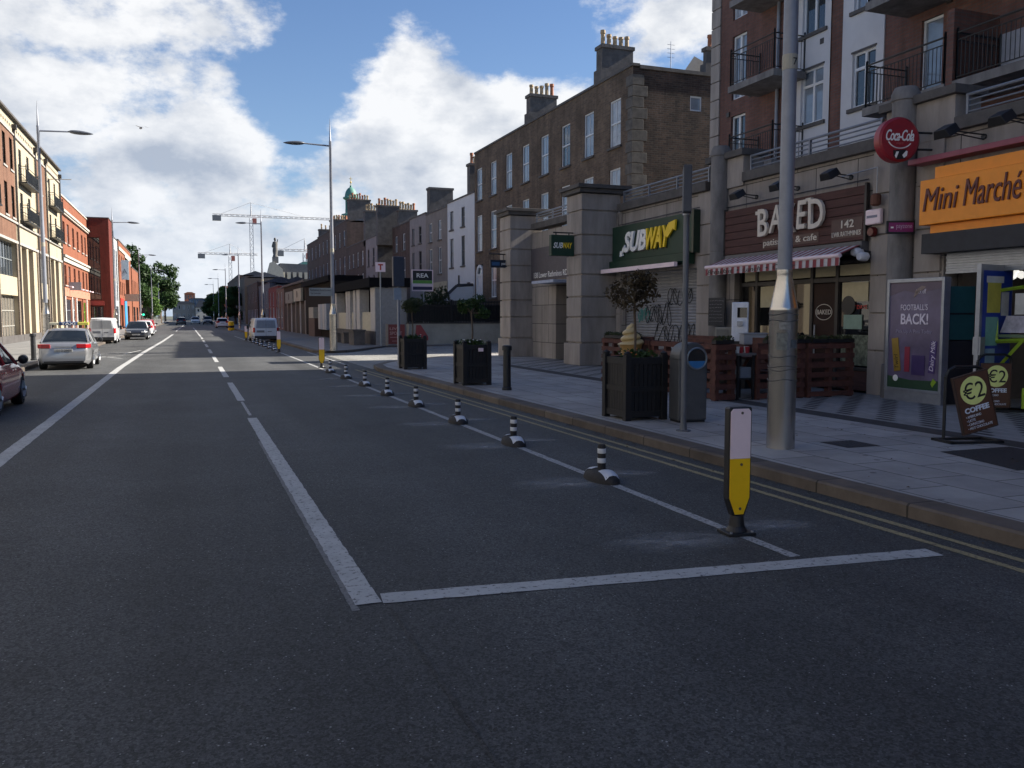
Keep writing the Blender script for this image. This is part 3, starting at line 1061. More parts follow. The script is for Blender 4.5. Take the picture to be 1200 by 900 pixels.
# stone blocks between BAKED and the market, a little proud
for (u0, u1) in ((7.66, 7.96), (12.3, 13.12), (18.6, 19.15), (19.7, 20.3)):
    b = MB()
    for a, c in zip([0.1, 1.0, 1.75, 2.5, 3.3, 4.1], [1.0, 1.75, 2.5, 3.3, 4.1, 4.95]):
        b.box(u0, u1, -0.05, 0.1, a + 0.015, c - 0.015)
    b.build('jamb', stone_p, shop, bevel=0.01)
# recessed corner door with its canopy and address fascia
d = MB().box(3.62, 4.52, 0.08, 0.13, 0.14, 2.25).build('door', frame_dk, shop)
MB().quad((3.72, 0.07, 0.35), (4.42, 0.07, 0.35), (4.42, 0.07, 2.15), (3.72, 0.07, 2.15)).build('pane', glass_dk, d)
MB().bar((4.36, 0.03, 0.95), (4.36, 0.03, 1.55), 0.02).build('handle', alu, d)
MB().box(3.6, 4.54, 0.06, 0.14, 2.3, 2.8).build('transom', glass_dk, shop)
MB().box(2.9, 4.9, -1.05, -0.36, 2.86, 2.96).build('canopy', M('pale blue canopy', (0.30, 0.36, 0.50), 0.5), shop)
f_ = MB().box(1.3, 6.5, -0.42, -0.36, 3.05, 4.25).build('fascia', M('dull plum fascia', (0.085, 0.075, 0.085), 0.6), shop)
text('138 Lower Rathmines RD', 0.30, let_w, 'lettering', f_, (1.55, -0.43, 3.13), 0.004)
# roller shutter with graffiti
b = MB()
z = 0.14
while z < 3.0:
    b.quad((8.02, 0.16, z), (12.23, 0.16, z), (12.23, 0.13, z + 0.035), (8.02, 0.13, z + 0.035))
    b.quad((8.02, 0.13, z + 0.035), (12.23, 0.13, z + 0.035), (12.23, 0.16, z + 0.085), (8.02, 0.16, z + 0.085))
    z += 0.085
sh_ = b.build('roller_shutter', shut, shop)
rg = random.Random(3)


def scrib(cx, cz, w, h, n, y=0.118):
    b = MB()
    for k in range(n):
        x0 = cx - w / 2 + w * (k + 0.5) / n
        ph, lo, amp = rg.uniform(0, 6.3), rg.uniform(0.6, 1.7), rg.uniform(0.55, 1.0)
        pts = []
        for i in range(13):
            t = i / 12
            pts.append((x0 + w / n * 0.6 * math.cos(ph + t * 6.3 * lo) * (0.5 + t * .5), y, cz + h / 2 * amp * math.sin(ph * 1.3 + t * 5.2 * lo)))
        b.tube(pts, 0.012, 4)
    return b


scrib(10.0, 1.75, 1.5, 0.75, 6).build('graffiti', ink, sh_)
scrib(11.2, 2.25, 1.3, 0.55, 5).build('graffiti', ink, sh_)
scrib(10.9, 1.15, 2.2, 0.7, 8).build('graffiti', ink, sh_)
scrib(9.2, 1.7, 0.7, 0.5, 3).build('graffiti', M('teal spray paint', (0.05, 0.30, 0.26), 0.6), sh_)
scrib(8.8, 2.35, 0.7, 0.7, 3).build('graffiti', M('white spray paint', (0.5, 0.5, 0.5), 0.6), sh_)
# cafe shopfront: bulkhead, frames, panes, door
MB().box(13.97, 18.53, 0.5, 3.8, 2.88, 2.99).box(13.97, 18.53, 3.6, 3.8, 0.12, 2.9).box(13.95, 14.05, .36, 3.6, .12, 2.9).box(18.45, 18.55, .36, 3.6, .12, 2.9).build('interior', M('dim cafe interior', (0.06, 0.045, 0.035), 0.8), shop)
fr = MB()
for u in (13.97, 14.62, 15.75, 16.62, 17.42, 18.47):
    fr.box(u - 0.045, u + 0.045, 0.16, 0.30, 0.13, 2.87)
for (a, c) in ((13.97, 18.47),):
    fr.box(a, c, 0.17, 0.29, 2.42, 2.52).box(a, c, 0.17, 0.29, 2.80, 2.88)
fr.box(13.97, 16.62, 0.17, 0.29, 0.55, 0.62).box(17.42, 18.47, 0.17, 0.29, 0.55, 0.62)
sf = fr.build('shopfront', frame_dk, shop, bevel=0.006)
for (a, c, z0, z1, mm) in ((14.02, 14.57, 0.62, 2.42, glass_dk), (14.67, 15.70, 0.62, 2.42, glass_dk), (15.80, 16.57, 0.62, 2.42, glass_dk), (17.47, 18.42, 0.62, 2.42, glass_dk)):
    MB().quad((a, 0.22, z0), (c, 0.22, z0), (c, 0.22, z1), (a, 0.22, z1)).build('pane', mm, sf)
for (a, c, z0, z1) in ((14.75, 15.6, 1.9, 2.40), (17.55, 18.3, 2.0, 2.4), (14.1, 16.6, 2.55, 2.78), (16.7, 18.4, 2.55, 2.78)):
    MB().box(a, c, 0.20, 0.215, z0, z1).build('blind', blind, sf)
MB().box(13.99, 16.6, 0.2, 0.28, 0.14, 0.55).box(17.45, 18.45, 0.2, 0.28, 0.14, 0.55).build('stall_riser', wood_br, sf)
cd = MB().box(16.68, 17.36, 0.19, 0.25, 0.14, 2.40).build('door', M('brown door', (0.03, 0.014, 0.011), 0.6, spec=0.2), shop)
ringb = MB()
for k in range(24):
    t0, t1 = 2 * math.pi * k / 24, 2 * math.pi * (k + 1) / 24
    ringb.bar((17.02 + 0.26 * math.cos(t0), 0.18, 1.78 + 0.17 * math.sin(t0)), (17.02 + 0.26 * math.cos(t1), 0.18, 1.78 + 0.17 * math.sin(t1)), 0.008, n=4)
ringb.build('emblem', let_c, cd)
text('BAKED', 0.15, let_c, 'lettering', cd, (17.02, 0.18, 1.73), 0.003, align='CENTER')
MB().bar((16.78, 0.14, 0.8), (16.78, 0.14, 1.5), 0.018).build('handle', alu, cd)
ps = MB().box(17.62, 18.15, 0.195, 0.21, 1.42, 1.72).build('window_poster', M('pale green poster', (0.22, 0.32, 0.26), 0.6), sf)
text('OPEN 7 DAYS', 0.12, M('red sign tube', (0.55, 0.03, 0.02), 0.4), 'lettering', sf, (17.55, 0.2, 1.84), 0.004)
MB().box(17.55, 18.38, 0.205, 0.215, 0.66, 1.3).build('window_display', M('pale display of pastries', (0.12, 0.14, 0.10), 0.6, var=0.9, scale=9), sf)
MB().lathe([(0.2, 0), (0.2, 0.02)], (0, 0, 0), 20, 'y').build('menu_disc', black, sf, loc=(17.75, 0.19, 1.92))
# market shop: dim room, shelves, slatted shutter box, blue door
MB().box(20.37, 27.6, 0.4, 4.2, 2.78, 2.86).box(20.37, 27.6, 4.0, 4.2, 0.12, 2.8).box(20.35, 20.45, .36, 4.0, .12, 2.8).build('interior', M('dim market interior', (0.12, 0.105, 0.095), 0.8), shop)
b = MB()
for k in range(9):
    b.box(20.38, 27.6, 0.02 + 0.01 * (k % 2), 0.10, 2.46 + k * 0.045, 2.50 + k * 0.045)
b.build('shutter_box', alu, shop)
goods = [M('shelf goods brown', (0.30, 0.14, 0.06), 0.5), M('shelf goods white', (0.62, 0.6, 0.55), 0.5), M('shelf goods green', (0.10, 0.32, 0.12), 0.5), M('shelf goods red', (0.5, 0.06, 0.05), 0.5)]
sb = MB()
for zz in (0.3, 0.8, 1.3, 1.8, 2.2):
    sb.box(20.5, 27.0, 2.2, 2.7, zz, zz + 0.04)
shelf = sb.build('shelving', frame_dk, shop)
for gi, gm_ in enumerate(goods):
    b = MB()
    for k in range(70):
        zz = random.choice((0.34, 0.84, 1.34, 1.84))
        u = random.uniform(20.6, 26.6)
        b.box(u, u + random.uniform(0.08, 0.2), 2.22 + gi * 0.004, 2.5, zz, zz + random.uniform(0.16, 0.36))
    b.build('shop_goods', gm_, shelf)
cl = M('lit white lamp', (1.0, 0.97, 0.9), 0.5, emit=0.35)
for k, (du, dz) in enumerate(((0, 0), (0.12, 0.03), (0.26, -0.02), (0.33, 0.04), (0.45, 0.0))):
    MB().lathe([(0.01, -0.07), (0.075, -0.03), (0.075, 0.03), (0.01, 0.07)], (20.75 + du, 0.9, 2.42 + dz), 10).build('lamp', cl, shop, smooth=60)
bd = MB().box(0, 0.07, -1.0, 0, 0.14, 2.55).box(0.002, 0.06, -0.98, -0.9, 2.3, 2.5).build('door', alu, shop, loc=(21.45, 0.3, 0), rot=(0, 0, R(12)))
bp_ = MB().quad((-0.006, -0.02, 0.2), (-0.006, -0.93, 0.2), (-0.006, -0.93, 2.45), (-0.006, -0.02, 2.45)).quad((0.076, -0.93, 0.2), (0.076, -0.02, 0.2), (0.076, -0.02, 2.45), (0.076, -0.93, 2.45)).build('panel', blue_d, bd)
for (a, c, z0, z1, mm) in ((-0.80, -0.38, 1.75, 2.25, paper_y), (-0.36, -0.12, 1.7, 2.1, paper), (-0.82, -0.45, 1.2, 1.68, M('pale green notice', (0.2, 0.42, 0.34), 0.7)), (-0.8, -0.5, 0.7, 1.15, M('pale blue notice', (0.28, 0.4, 0.48), 0.7)), (-0.84, -0.3, 2.25, 2.36, paper)):
    MB().quad((0.079, a, z0), (0.079, c, z0), (0.079, c, z1), (0.079, a, z1)).build('notice', mm, bp_)
MB().box(-0.03, 0.1, -0.99, -0.85, 1.05, 1.35).build('handle', alu, bd)

# ------------------------------------------------------------------ apartments set back above the shops (frame: u = 26.6 - Y, y = X - 17.6)
apt = thing('apartment_building', 'red brick and pale render apartment block with iron balconies above the shops', 'building', (17.6, 26.6, 0), EAST)
ZT = 17.6
FL = (6.35, 9.0, 11.65, 14.3)
dr = [(1.18, 1.98, f + 0.02, f + 2.13) for f in FL]
w1 = [(4.8, 5.78, f + 1.07, f + 2.69) for f in FL]
w2 = [(6.95, 7.82, f + 1.12, f + 2.62) for f in FL]
rd = [(9.33, 10.0, z0, z0 + 2.15) for z0 in (6.98, 9.6, 12.25, 14.9)] + [(12.1, 13.3, z0 + .5, z0 + 2.15) for z0 in (9.6, 12.25, 14.9)] + [(17, 18.4, z0, z0 + 2.1) for z0 in (6.98, 9.6, 12.25)]
MB().wall(0.5, 3.95, 4.9, ZT, dr).wall(6.04, 6.53, 4.9, ZT).wall(8.1, 90, 4.9, ZT, rd).shell(0.05, 90, 4.9, ZT, 0.02, 12, True).build('wall', brick_red, apt)  # lengthened southwards out of view to block sky light
MB().wall(3.95, 6.04, 4.9, ZT, w1, -0.035).wall(6.53, 8.1, 4.9, ZT, w2, -0.035).quad((3.95, 0.05, 4.9), (3.95, -0.035, 4.9), (3.95, -0.035, ZT), (3.95, 0.05, ZT)).quad((8.1, -0.035, 4.9), (8.1, 0.05, 4.9), (8.1, 0.05, ZT), (8.1, -0.035, ZT)).build('rendered_bay', render_apt, apt)
b = MB()
z = 4.9
while z < ZT:
    b.box(-0.03, 0.5, -0.05, 0.7, z + 0.01, z + 0.60)
    z += 0.62
b.build('quoin', stone_p, apt, bevel=0.008)
for h in dr: window(apt, *h, style='door', gm=glass_lt)
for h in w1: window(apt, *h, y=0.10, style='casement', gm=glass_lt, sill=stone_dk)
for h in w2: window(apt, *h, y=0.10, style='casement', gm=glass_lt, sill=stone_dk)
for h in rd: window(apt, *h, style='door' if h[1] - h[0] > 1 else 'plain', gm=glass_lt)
for h in w1 + w2:
    MB().box(h[0] - 0.04, h[1] + 0.04, -0.06, -0.037, h[3] - 0.0, h[3] + 0.05).build('lintel', stone_dk, apt)
for f in FL:
    balcony(apt, 2.7, 5.0, f - 0.0, 1.2)
for z0 in (6.95, 9.55, 12.2):
    balcony(apt, 8.87, 11.4, z0, 1.4)
    balcony(apt, 11.62, 16.2, z0, 1.4)
    MB().box(11.42, 11.6, -1.38, 0.1, z0 - 0.2, z0 + 1.6).build('dividing_pier', brick_red, apt)
MB().quad((11.7, -0.03, 6.96), (16.2, -0.03, 6.96), (16.2, -0.03, 8.1), (11.7, -0.03, 8.1)).build('screen', M('pale grey screen', (0.42, 0.42, 0.45), 0.8), apt)
MB().bar((3.72, -0.08, 5.0), (3.72, -0.08, ZT), 0.055, n=10).build('drainpipe', galv, apt, smooth=50)
for (u, zz) in ((0.95, 9.0 - .5), (2.2, 8.9), (5.6, 9.62), (10.1, 9.3)):
    MB().box(u, u + 0.16, -0.045, 0.0, zz, zz + 0.16).build('vent', frame_dk, apt)

# ------------------------------------------------------------------ long brown Georgian terrace (frame: u = 59.9 - Y, y = X - 19.7)
geo = thing('georgian_terrace', 'long brown brick Georgian terrace with white sash windows and quoined gable', 'building', (19.7, 59.9, 0), EAST)
UW = [1.05, 4.05, 7.05, 10.0, 13.0, 16.0, 18.9, 21.85]
LG = 23.6
hol = []
for i, u in enumerate(UW):
    hol += [(u - .58, u + .58, 9.9, 12.15), (u - .58, u + .58, 6.3, 8.85)]
    if i != 0:
        hol += [(u - .58, u + .58, 2.97, 5.3)]
doorh = (0.35, 1.75, 2.75, 5.35)
MB().wall(0, LG, 0, 13.3, hol + [doorh], 0, 0.12).build('wall', brick_brown, geo)
sq = (3.1, 3.75, 11.5, 12.2)
gw = MB()
gb = MB().wall(0, 10, 0, 13.22, [sq], 0, 0.12)
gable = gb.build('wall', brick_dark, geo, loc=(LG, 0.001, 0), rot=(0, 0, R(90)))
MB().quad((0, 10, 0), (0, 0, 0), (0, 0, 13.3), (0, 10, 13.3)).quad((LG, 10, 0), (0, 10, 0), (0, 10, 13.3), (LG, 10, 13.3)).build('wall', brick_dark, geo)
MB().box(-0.02, LG + 0.04, -0.06, 0.35, 13.3, 13.42).box(LG - 0.35, LG + 0.06, 0.35, 10, 13.2, 13.36).build('parapet_coping', stone_dk, geo)
MB().quad((0, 0.35, 13.0), (LG, 0.35, 13.0), (LG - 3, 5, 14.3), (0, 5, 14.3)).quad((LG - 3, 5, 14.3), (0, 5, 14.3), (0, 10, 13.0), (LG, 10, 13.0)).poly([(LG, 0.35, 13.0), (LG, 10, 13.0), (LG - 3, 5, 14.3)]).build('roof', slate, geo)
MB().poly([(LG - 1.2, 3.2, 13.3), (LG - 0.3, 5.8, 13.3), (LG - 1.6, 4.3, 14.6)]).poly([(LG - 3.5, 5.2, 13.3), (LG - 1.2, 3.2, 13.3), (LG - 1.6, 4.3, 14.6)]).build('lit_hip_slope', M('pale roof slope', (0.33, 0.30, 0.26), 0.8), geo)  # pyramidal hip, its sunlit tan put into the colour
b = MB()
for k in range(26):
    w = 0.62 if k % 2 else 0.42
    z0 = 0.2 + k * 0.51
    if z0 + 0.49 < 13.3:
        b.box(LG - (0.42 if k % 2 else 0.62), LG + 0.035, -0.035, 0.02, z0, z0 + 0.48).box(LG - 0.02, LG + 0.034, 0.02, w + 0.15, z0 + .001, z0 + 0.479)
b.build('quoin', M('sooty quoin stone', (0.105, 0.095, 0.085), 0.9, var=0.4, scale=2.5), geo, bevel=0.01)
for h in hol:
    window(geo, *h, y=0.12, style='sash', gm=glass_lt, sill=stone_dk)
wg = window(geo, LG, LG + 0.01, 11.45, 12.2) if False else None
o = window(gable, *sq, y=0.10, style='plain', gm=glass_lt)
dd = MB().box(0.5, 1.6, 0.06, 0.12, 2.78, 4.55).build('door', M('white panelled door', (0.55, 0.56, 0.60), 0.5), geo)
af = MB()
for k in range(12):
    a0, a1 = math.pi * k / 12, math.pi * (k + 1) / 12
    af.prism([(1.05 + .7 * math.cos(a0), 4.65 + .7 * math.sin(a0)), (1.05 + .7 * math.cos(a1), 4.65 + .7 * math.sin(a1)), (1.05 + .5 * math.cos(a1), 4.65 + .5 * math.sin(a1)), (1.05 + .5 * math.cos(a0), 4.65 + .5 * math.sin(a0))], -0.03, 0.1)
af.box(0.35, 0.5, -0.03, 0.1, 2.75, 4.65).box(1.6, 1.75, -0.03, 0.1, 2.75, 4.65).box(0.35, 1.75, 0.0, 0.1, 4.55, 4.68).build('door_case', upvc, geo)
MB().poly([(1.05 + .5 * math.cos(math.pi * k / 12), 0.08, 4.68 + .5 * math.sin(math.pi * k / 12)) for k in range(13)]).build('fanlight', glass, geo)
MB().box(0.0, 2.2, -3.2, -0.01, 0, 2.72).build('steps', conc, geo)
chimney(geo, 18.0, 18.9, 0.7, 2.7, 13.5, 15.75, 5)
chimney(geo, 8.0, 8.9, 0.7, 2.7, 13.5, 15.6, 5)
chimney(geo, 23.0 - .3, 23.5 - .3, 4.2, 6.4, 13.3, 14.75, 4)
b = MB().bar((LG - 1.0, 2.6, 13.3), (LG - 1.0, 2.6, 14.95), 0.02, n=6)
for k in range(4):
    b.bar((LG - 1.0, 2.4, 14.2 + k * .2), (LG - 1.0, 2.8, 14.2 + k * .2), 0.01, n=4)
b.build('aerial', alu, geo)


def house(name, label, X, Y0, Y1, zt, mat, wins, fm=upvc, depth=9, gm=glass, sill=stone_dk, roofm=slate, rz=EAST, pitch=1.6, style='sash', cope=stone_dk, cat='house', group=None, wdep=0.12):
    """terraced house; wins are holes in the frame of its front"""
    L_ = Y1 - Y0
    h = thing(name, label, cat, (X, Y1 if rz == EAST else Y0, 0), rz, group)
    MB().wall(0, L_, 0, zt, wins, 0, wdep).shell(0, L_, 0, zt, 0, depth, False).build('wall', mat, h)
    MB().box(-0.02, L_ + 0.02, -0.05, 0.3, zt, zt + 0.12).build('parapet_coping', cope, h)
    MB().quad((0, 0.3, zt - 0.2), (L_, 0.3, zt - 0.2), (L_, depth / 2, zt + pitch), (0, depth / 2, zt + pitch)).quad((0, depth / 2, zt + pitch), (L_, depth / 2, zt + pitch), (L_, depth, zt - 0.2), (0, depth, zt - 0.2)).poly([(0, 0.3, zt - .2), (0, depth / 2, zt + pitch), (0, depth, zt - .2)]).poly([(L_, 0.3, zt - .2), (L_, depth / 2, zt + pitch), (L_, depth, zt - .2)]).build('roof', roofm, h)
    for w in wins:
        window(h, *w, y=wdep, style=style, fm=fm, gm=gm, sill=sill)
    return h


hw = house('terraced_house', 'white rendered terraced house with dark window openings beside the brown Georgian terrace', 19.7, 60.0, 66.95, 10.6, render_w,
           [(.75, 1.65, 8.45, 9.9), (3.75, 4.6, 8.45, 9.9), (.75, 1.65, 5.5, 7.75), (3.75, 4.6, 5.5, 7.75), (1.1, 2.0, 2.4, 3.9), (5.0, 5.9, 2.2, 4.2)], fm=frame_dk, pitch=0.8)
chimney(hw, 4.6, 5.3, 0.2, 1.2, 10.4, 13.0, 3, shoulder=False)
MB().bar((3.2, -0.06, 0), (3.2, -0.06, 4.8), 0.06).build('drainpipe', frame_dk, hw)
hg = house('terraced_house', 'grey brown rendered terraced house with a cream ground floor next to the white house', 19.7, 67.0, 73.55, 10.4, render_g,
           [(1.0, 1.95, 8.0, 9.6), (3.9, 4.8, 8.0, 9.6), (1.0, 1.95, 5.2, 7.4), (3.9, 4.8, 5.2, 7.4)], fm=upvc, pitch=0.8, gm=glass)
MB().box(0.02, 6.5, -0.06, -0.003, 0.1, 4.5).build('painted_base', M('cream painted base', (0.42, 0.37, 0.26), 0.9), hg)
chimney(hg, 0.0, 0.9, 0.1, 2.2, 10.2, 12.75, 0, shoulder=False)
hg2 = house('terraced_house', 'mauve grey rendered terraced house between the brown brick one and the grey brown one', 19.7, 73.6, 79.45, 10.6, render_g2,
            [(.9, 1.8, 8.2, 9.7), (3.4, 4.3, 8.2, 9.7), (.9, 1.8, 5.2, 7.5), (3.4, 4.3, 5.2, 7.5)], fm=frame_dk, pitch=0.8)
hb = house('terraced_house', 'dark red brown brick terraced house with white windows next to the mauve grey one', 19.7, 79.5, 86.7, 10.5, brick_far,
           [(1.2, 2.2, 8.0, 9.6), (4.4, 5.4, 8.0, 9.6), (1.2, 2.2, 4.9, 7.3), (4.4, 5.4, 4.9, 7.3)], pitch=0.8)
chimney(hb, 0.8, 1.6, 0.3, 2.2, 10.4, 12.3, 6, shoulder=False)
chimney(hb, -1.3, -0.5, -1.4, 0.9, 9.5, 12.9, 7, shoulder=False)
hn = house('terraced_house', 'narrow pale grey house with a blank dark side wall beyond the brown brick house', 18.4, 88.0, 94.0, 9.9, render_g2,
           [(1.0, 1.8, 7.0, 8.8), (3.7, 4.5, 7.0, 8.8), (1.0, 1.8, 3.6, 6.0), (3.7, 4.5, 3.6, 6.0)], fm=frame_dk, pitch=1.2)
MB().quad((6.003, 0.0, 0), (6.003, 9, 0), (6.003, 9, 9.9), (6.003, 0, 9.9)).build('side_wall', chim, hn)
chimney(hn, -1.2, -0.3, 0.0, 1.7, 9.9, 13.2, 5, shoulder=False)
hb2 = house('terraced_house', 'low dark brick terraced house with small white sashes beside the narrow grey house', 18.4, 94.0, 105.9, 9.9, brick_far,
            [(u, u + 1.0, z0, z1) for u in (1.0, 3.6, 6.6, 9.4) for (z0, z1) in ((7.3, 8.9), (4.2, 6.4))], pitch=1.0)
for i, (a, c, zt) in enumerate(((106, 119.9, 13.3), (120, 131, 13.2), (131.1, 143, 13.0))):
    n = 4 if i == 0 else 3
    L_ = c - a
    t = house('terraced_house', ['tall dark brick terraced house nearest in the far row with a broad pot lined chimney', 'tall dark brick terraced house in the middle of the far row', 'tall dark brick terraced house at the far end of the far row'][i], 18.4, a, c, zt, brick_far,
              [(L_ * (k + .5) / n - .55, L_ * (k + .5) / n + .55, z0, z1) for k in range(n) for (z0, z1) in ((10.3, 12.2), (6.6, 9.0), (3.0, 5.4))], pitch=1.0)
    chimney(t, L_ - 1.0, L_ - 0.1, 0.3, 3.0, zt, zt + (2.6 if i == 0 else 1.6), 8 if i == 0 else 4, shoulder=False)
    if i == 0:
        chimney(t, 1.0, 1.8, 0.3, 2.4, zt, zt + 1.4, 6, shoulder=False)

# ------------------------------------------------------------------ left side of the street (frame: u = Y - Y0, y = -9.6 - X)
b1 = thing('apartment_building', 'four storey cream rendered and tan brick apartment building with black iron balconies', 'building', (-9.6, 40, 0), WEST)
cols = [(0, 6.9, 'c'), (7.2, 13.2, 'c'), (13.6, 19.9, 'b'), (20.2, 27.5, 'c'), (27.9, 32.1, 'b'), (32.4, 39.9, 'c')]
br_h, cr_h, gr_h = [], [], []
for (a, c, k) in cols:
    mid = (a + c) / 2
    if k == 'b':
        us = [(a + 2.9, a + 3.8), (a + 5.0, a + 5.9)] if c - a > 5 else [(a + 1.6, a + 2.6)]
        for (u, v) in us:
            br_h += [(u, v, 10.35, 12.2), (u, v, 7.55, 9.4)]
        gr_h += [(a + 0.8, c - 0.4, 4.0, 6.05), (a + 0.8, c - 0.4, 0.2, 2.9)]
    else:
        us = [(a + 1.6, a + 2.5), (a + 4.4, a + 5.3)]
        for (u, v) in us:
            cr_h += [(u, v, 10.05, 12.1), (u, v, 7.6, 9.4)]
        gr_h += [(a + 1.2, a + 3.0, 0.3, 6.0), (a + 3.7, a + 5.5, 0.3, 6.0)]
MB().wall(0, 39.9, 6.2, 12.6, br_h + cr_h, 0, 0.14).wall(0, 39.9, 12.6, 13.5).shell(0, 39.9, 0, 13.5, 0, 12, True).build('wall', render_c, b1)
for (a, c, k) in cols:
    if k == 'b':
        bb = MB()
        bb.wall(a, c, 7.35, 12.6, [h for h in br_h if a < h[0] < c], -0.04, 0.1)
        bb.quad((a, 0, 7.35), (a, -0.04, 7.35), (a, -0.04, 12.6), (a, 0, 12.6)).quad((c, -0.04, 7.35), (c, 0, 7.35), (c, 0, 12.6), (c, -0.04, 12.6))
        bb.build('brick_bay', brick_tan, b1)
        MB().box(a + .3, c - .3, -0.05, -0.002, 6.22, 7.2).build('brick_panel', brick_tan, b1)
MB().wall(0, 39.9, 0, 6.2, gr_h, 0, 0.95).build('base_wall', render_c, b1)
MB().box(0, 39.9, 0.94, 1.0, 0, 6.2).build('recess_wall', render_sand, b1)  # recess shade deepened by the darker sand colour
hx_ = [(-98 + 3.1 * k, -96.8 + 3.1 * k, z0, z0 + 1.8) for k in range(31) for z0 in (4.0, 7.55, 10.3)] + [(-97 + 6.2 * k, -93.6 + 6.2 * k, 0.3, 3.0) for k in range(15)]
MB().wall(-100, -0.3, 0, 13.5, hx_, 0, 0.3).shell(-100, -0.3, 0, 13.5, 0, 12, True).build('wall', M('added bounce wall render', (0.29, 0.285, 0.28), 0.9), b1)  # unseen run of wall, added to bounce light and hide some sky
MB().box(-99.9, -0.4, 0.28, 0.34, 0.1, 13.0).build('added_wall_glazing', glass, b1)  # glazing of the added unseen wall
MB().box(-0.05, 39.95, -0.22, 0.2, 13.5, 13.62).build('coping', stone_dk, b1)
MB().box(0, 39.9, -0.10, -0.001, 12.52, 12.62).box(0, 39.9, -0.12, -0.001, 7.22, 7.34).box(0, 39.9, -0.09, -0.001, 6.05, 6.2).build('string_course', stone_lt, b1)
for (a, c, k) in cols:
    for u in (a, c - 0.45):
        pl = MB()
        zz = 0.1
        while zz < 6.0:
            pl.box(u, u + 0.45, -0.07, -0.001, zz + .01, zz + 0.6)
            zz += 0.62
        pl.build('pilaster', render_sand, b1)
dn = MB()
for k in range(66):
    dn.box(0.4 + k * 0.6, 0.55 + k * 0.6, -0.03, -0.001, 12.95, 13.1)
dn.build('cornice_studs', stone_dk, b1)
for h in br_h + cr_h: window(b1, *h, y=0.12, style='sash', fm=frame_dk, sill=stone_lt)
for h in gr_h:
    if h[2] > 3: window(b1, *h, y=0.3, style='grid', fm=M('grey window frame', (0.2, 0.22, 0.23), 0.5))
    elif h[3] < 3: window(b1, *h, y=0.3, style='grid', fm=M('pale shopfront frame', (0.32, 0.31, 0.28), 0.5), gm=M('sandy glass', (0.2, 0.18, 0.15), 0.15))
for (a, c, k) in cols:
    if k == 'c':
        balcony(b1, a + 1.1, a + 5.9, 10.0, 0.5, th=0.08, h=0.95, mat=iron, step=0.075, r=0.017)
        balcony(b1, a + 1.1, a + 5.9, 7.62, 0.5, th=0.08, h=0.95, mat=iron, step=0.075, r=0.017)
for u in (13.4, 20.05, 27.7, 32.25, 39.75):
    MB().bar((u, -0.09, 0.2), (u, -0.09, 12.9), 0.065, n=8).box(u - .16, u + .16, -0.24, 0, 12.9, 13.2).build('drainpipe', frame_dk, b1)
MB().bar((34, -0.1, 12.0), (34, -1.6, 12.05), 0.03).build('flag_pole', stone_lt, b1)
MB().box(0, 39.9, -0.14, -0.001, 0.0, 0.55).build('plinth', stone_dk, b1)

b2 = thing('shop_building', 'orange red brick Victorian terrace with white string courses and small shops below', 'building', (-9.6, 80.3, 0), WEST)
UW2 = [0.9, 3.7, 7.3, 10.7, 14.3, 17.1]
h2 = [(u, u + 1.35, z0, z1) for u in UW2 for (z0, z1) in ((7.9, 9.65), (4.3, 6.0))]
sh2 = [(1.0, 4.6, 0.3, 3.1), (5.6, 7.6, 0.2, 3.2), (9.0, 12.6, 0.3, 3.1), (14.0, 16.2, 0.2, 3.0)]
MB().wall(0, 19.7, 0, 11.65, h2 + sh2, 0, 0.16).shell(0, 19.7, 0, 11.65, 0, 11, True).build('wall', brick_or, b2)
MB().box(0, 19.7, -0.18, -0.001, 10.2, 10.36).box(0, 19.7, -0.28, -0.001, 10.36, 10.55).box(0, 19.7, -0.12, -0.001, 6.25, 6.62).box(0, 19.7, -0.24, -0.001, 6.62, 6.8).box(0, 19.7, -0.08, .3, 11.65, 11.78).build('string_course', M('cream painted course', (0.46, 0.43, 0.37), 0.8), b2)
MB().box(0, 19.7, -0.10, -0.001, 3.35, 4.05).build('shop_fascia', M('pale salmon fascia', (0.42, 0.20, 0.13), 0.7), b2)
for h in h2: window(b2, *h, y=0.14, style='sash', fm=M('brown frame', (0.16, 0.05, 0.03), 0.6), gm=glass, sill=stone_lt)
for k, h in enumerate(sh2):
    window(b2, *h, y=0.14, style='grid', fm=[alu, upvc, frame_dk, M('bright green frame', (0.25, 0.5, 0.05), 0.5)][k], gm=glass_dk)
for u in (0.3, 4.9, 8.1, 13.1, 16.6, 19.2):
    MB().box(u, u + 0.4, -0.08, -0.001, 0, 3.35).build('shop_pilaster', [M('white pilaster', (0.6, 0.58, 0.55), 0.7), brick_or][int(u) % 2], b2)
for k, u in enumerate((1.5, 5.4, 9.2, 12.4, 15.5, 18.0)):
    MB().bar((u, 0, 4.25), (u, -0.5, 4.15), 0.02, n=5).lathe([(.01, 0), (0.12, 0.02), (0.05, 0.14)], (u, -0.5, 4.05), 8).build('sign_light', white_p, b2)
MB().box(3.0, 3.2, -1.0, -0.05, 3.9, 4.6).build('sign_box', alu, b2)

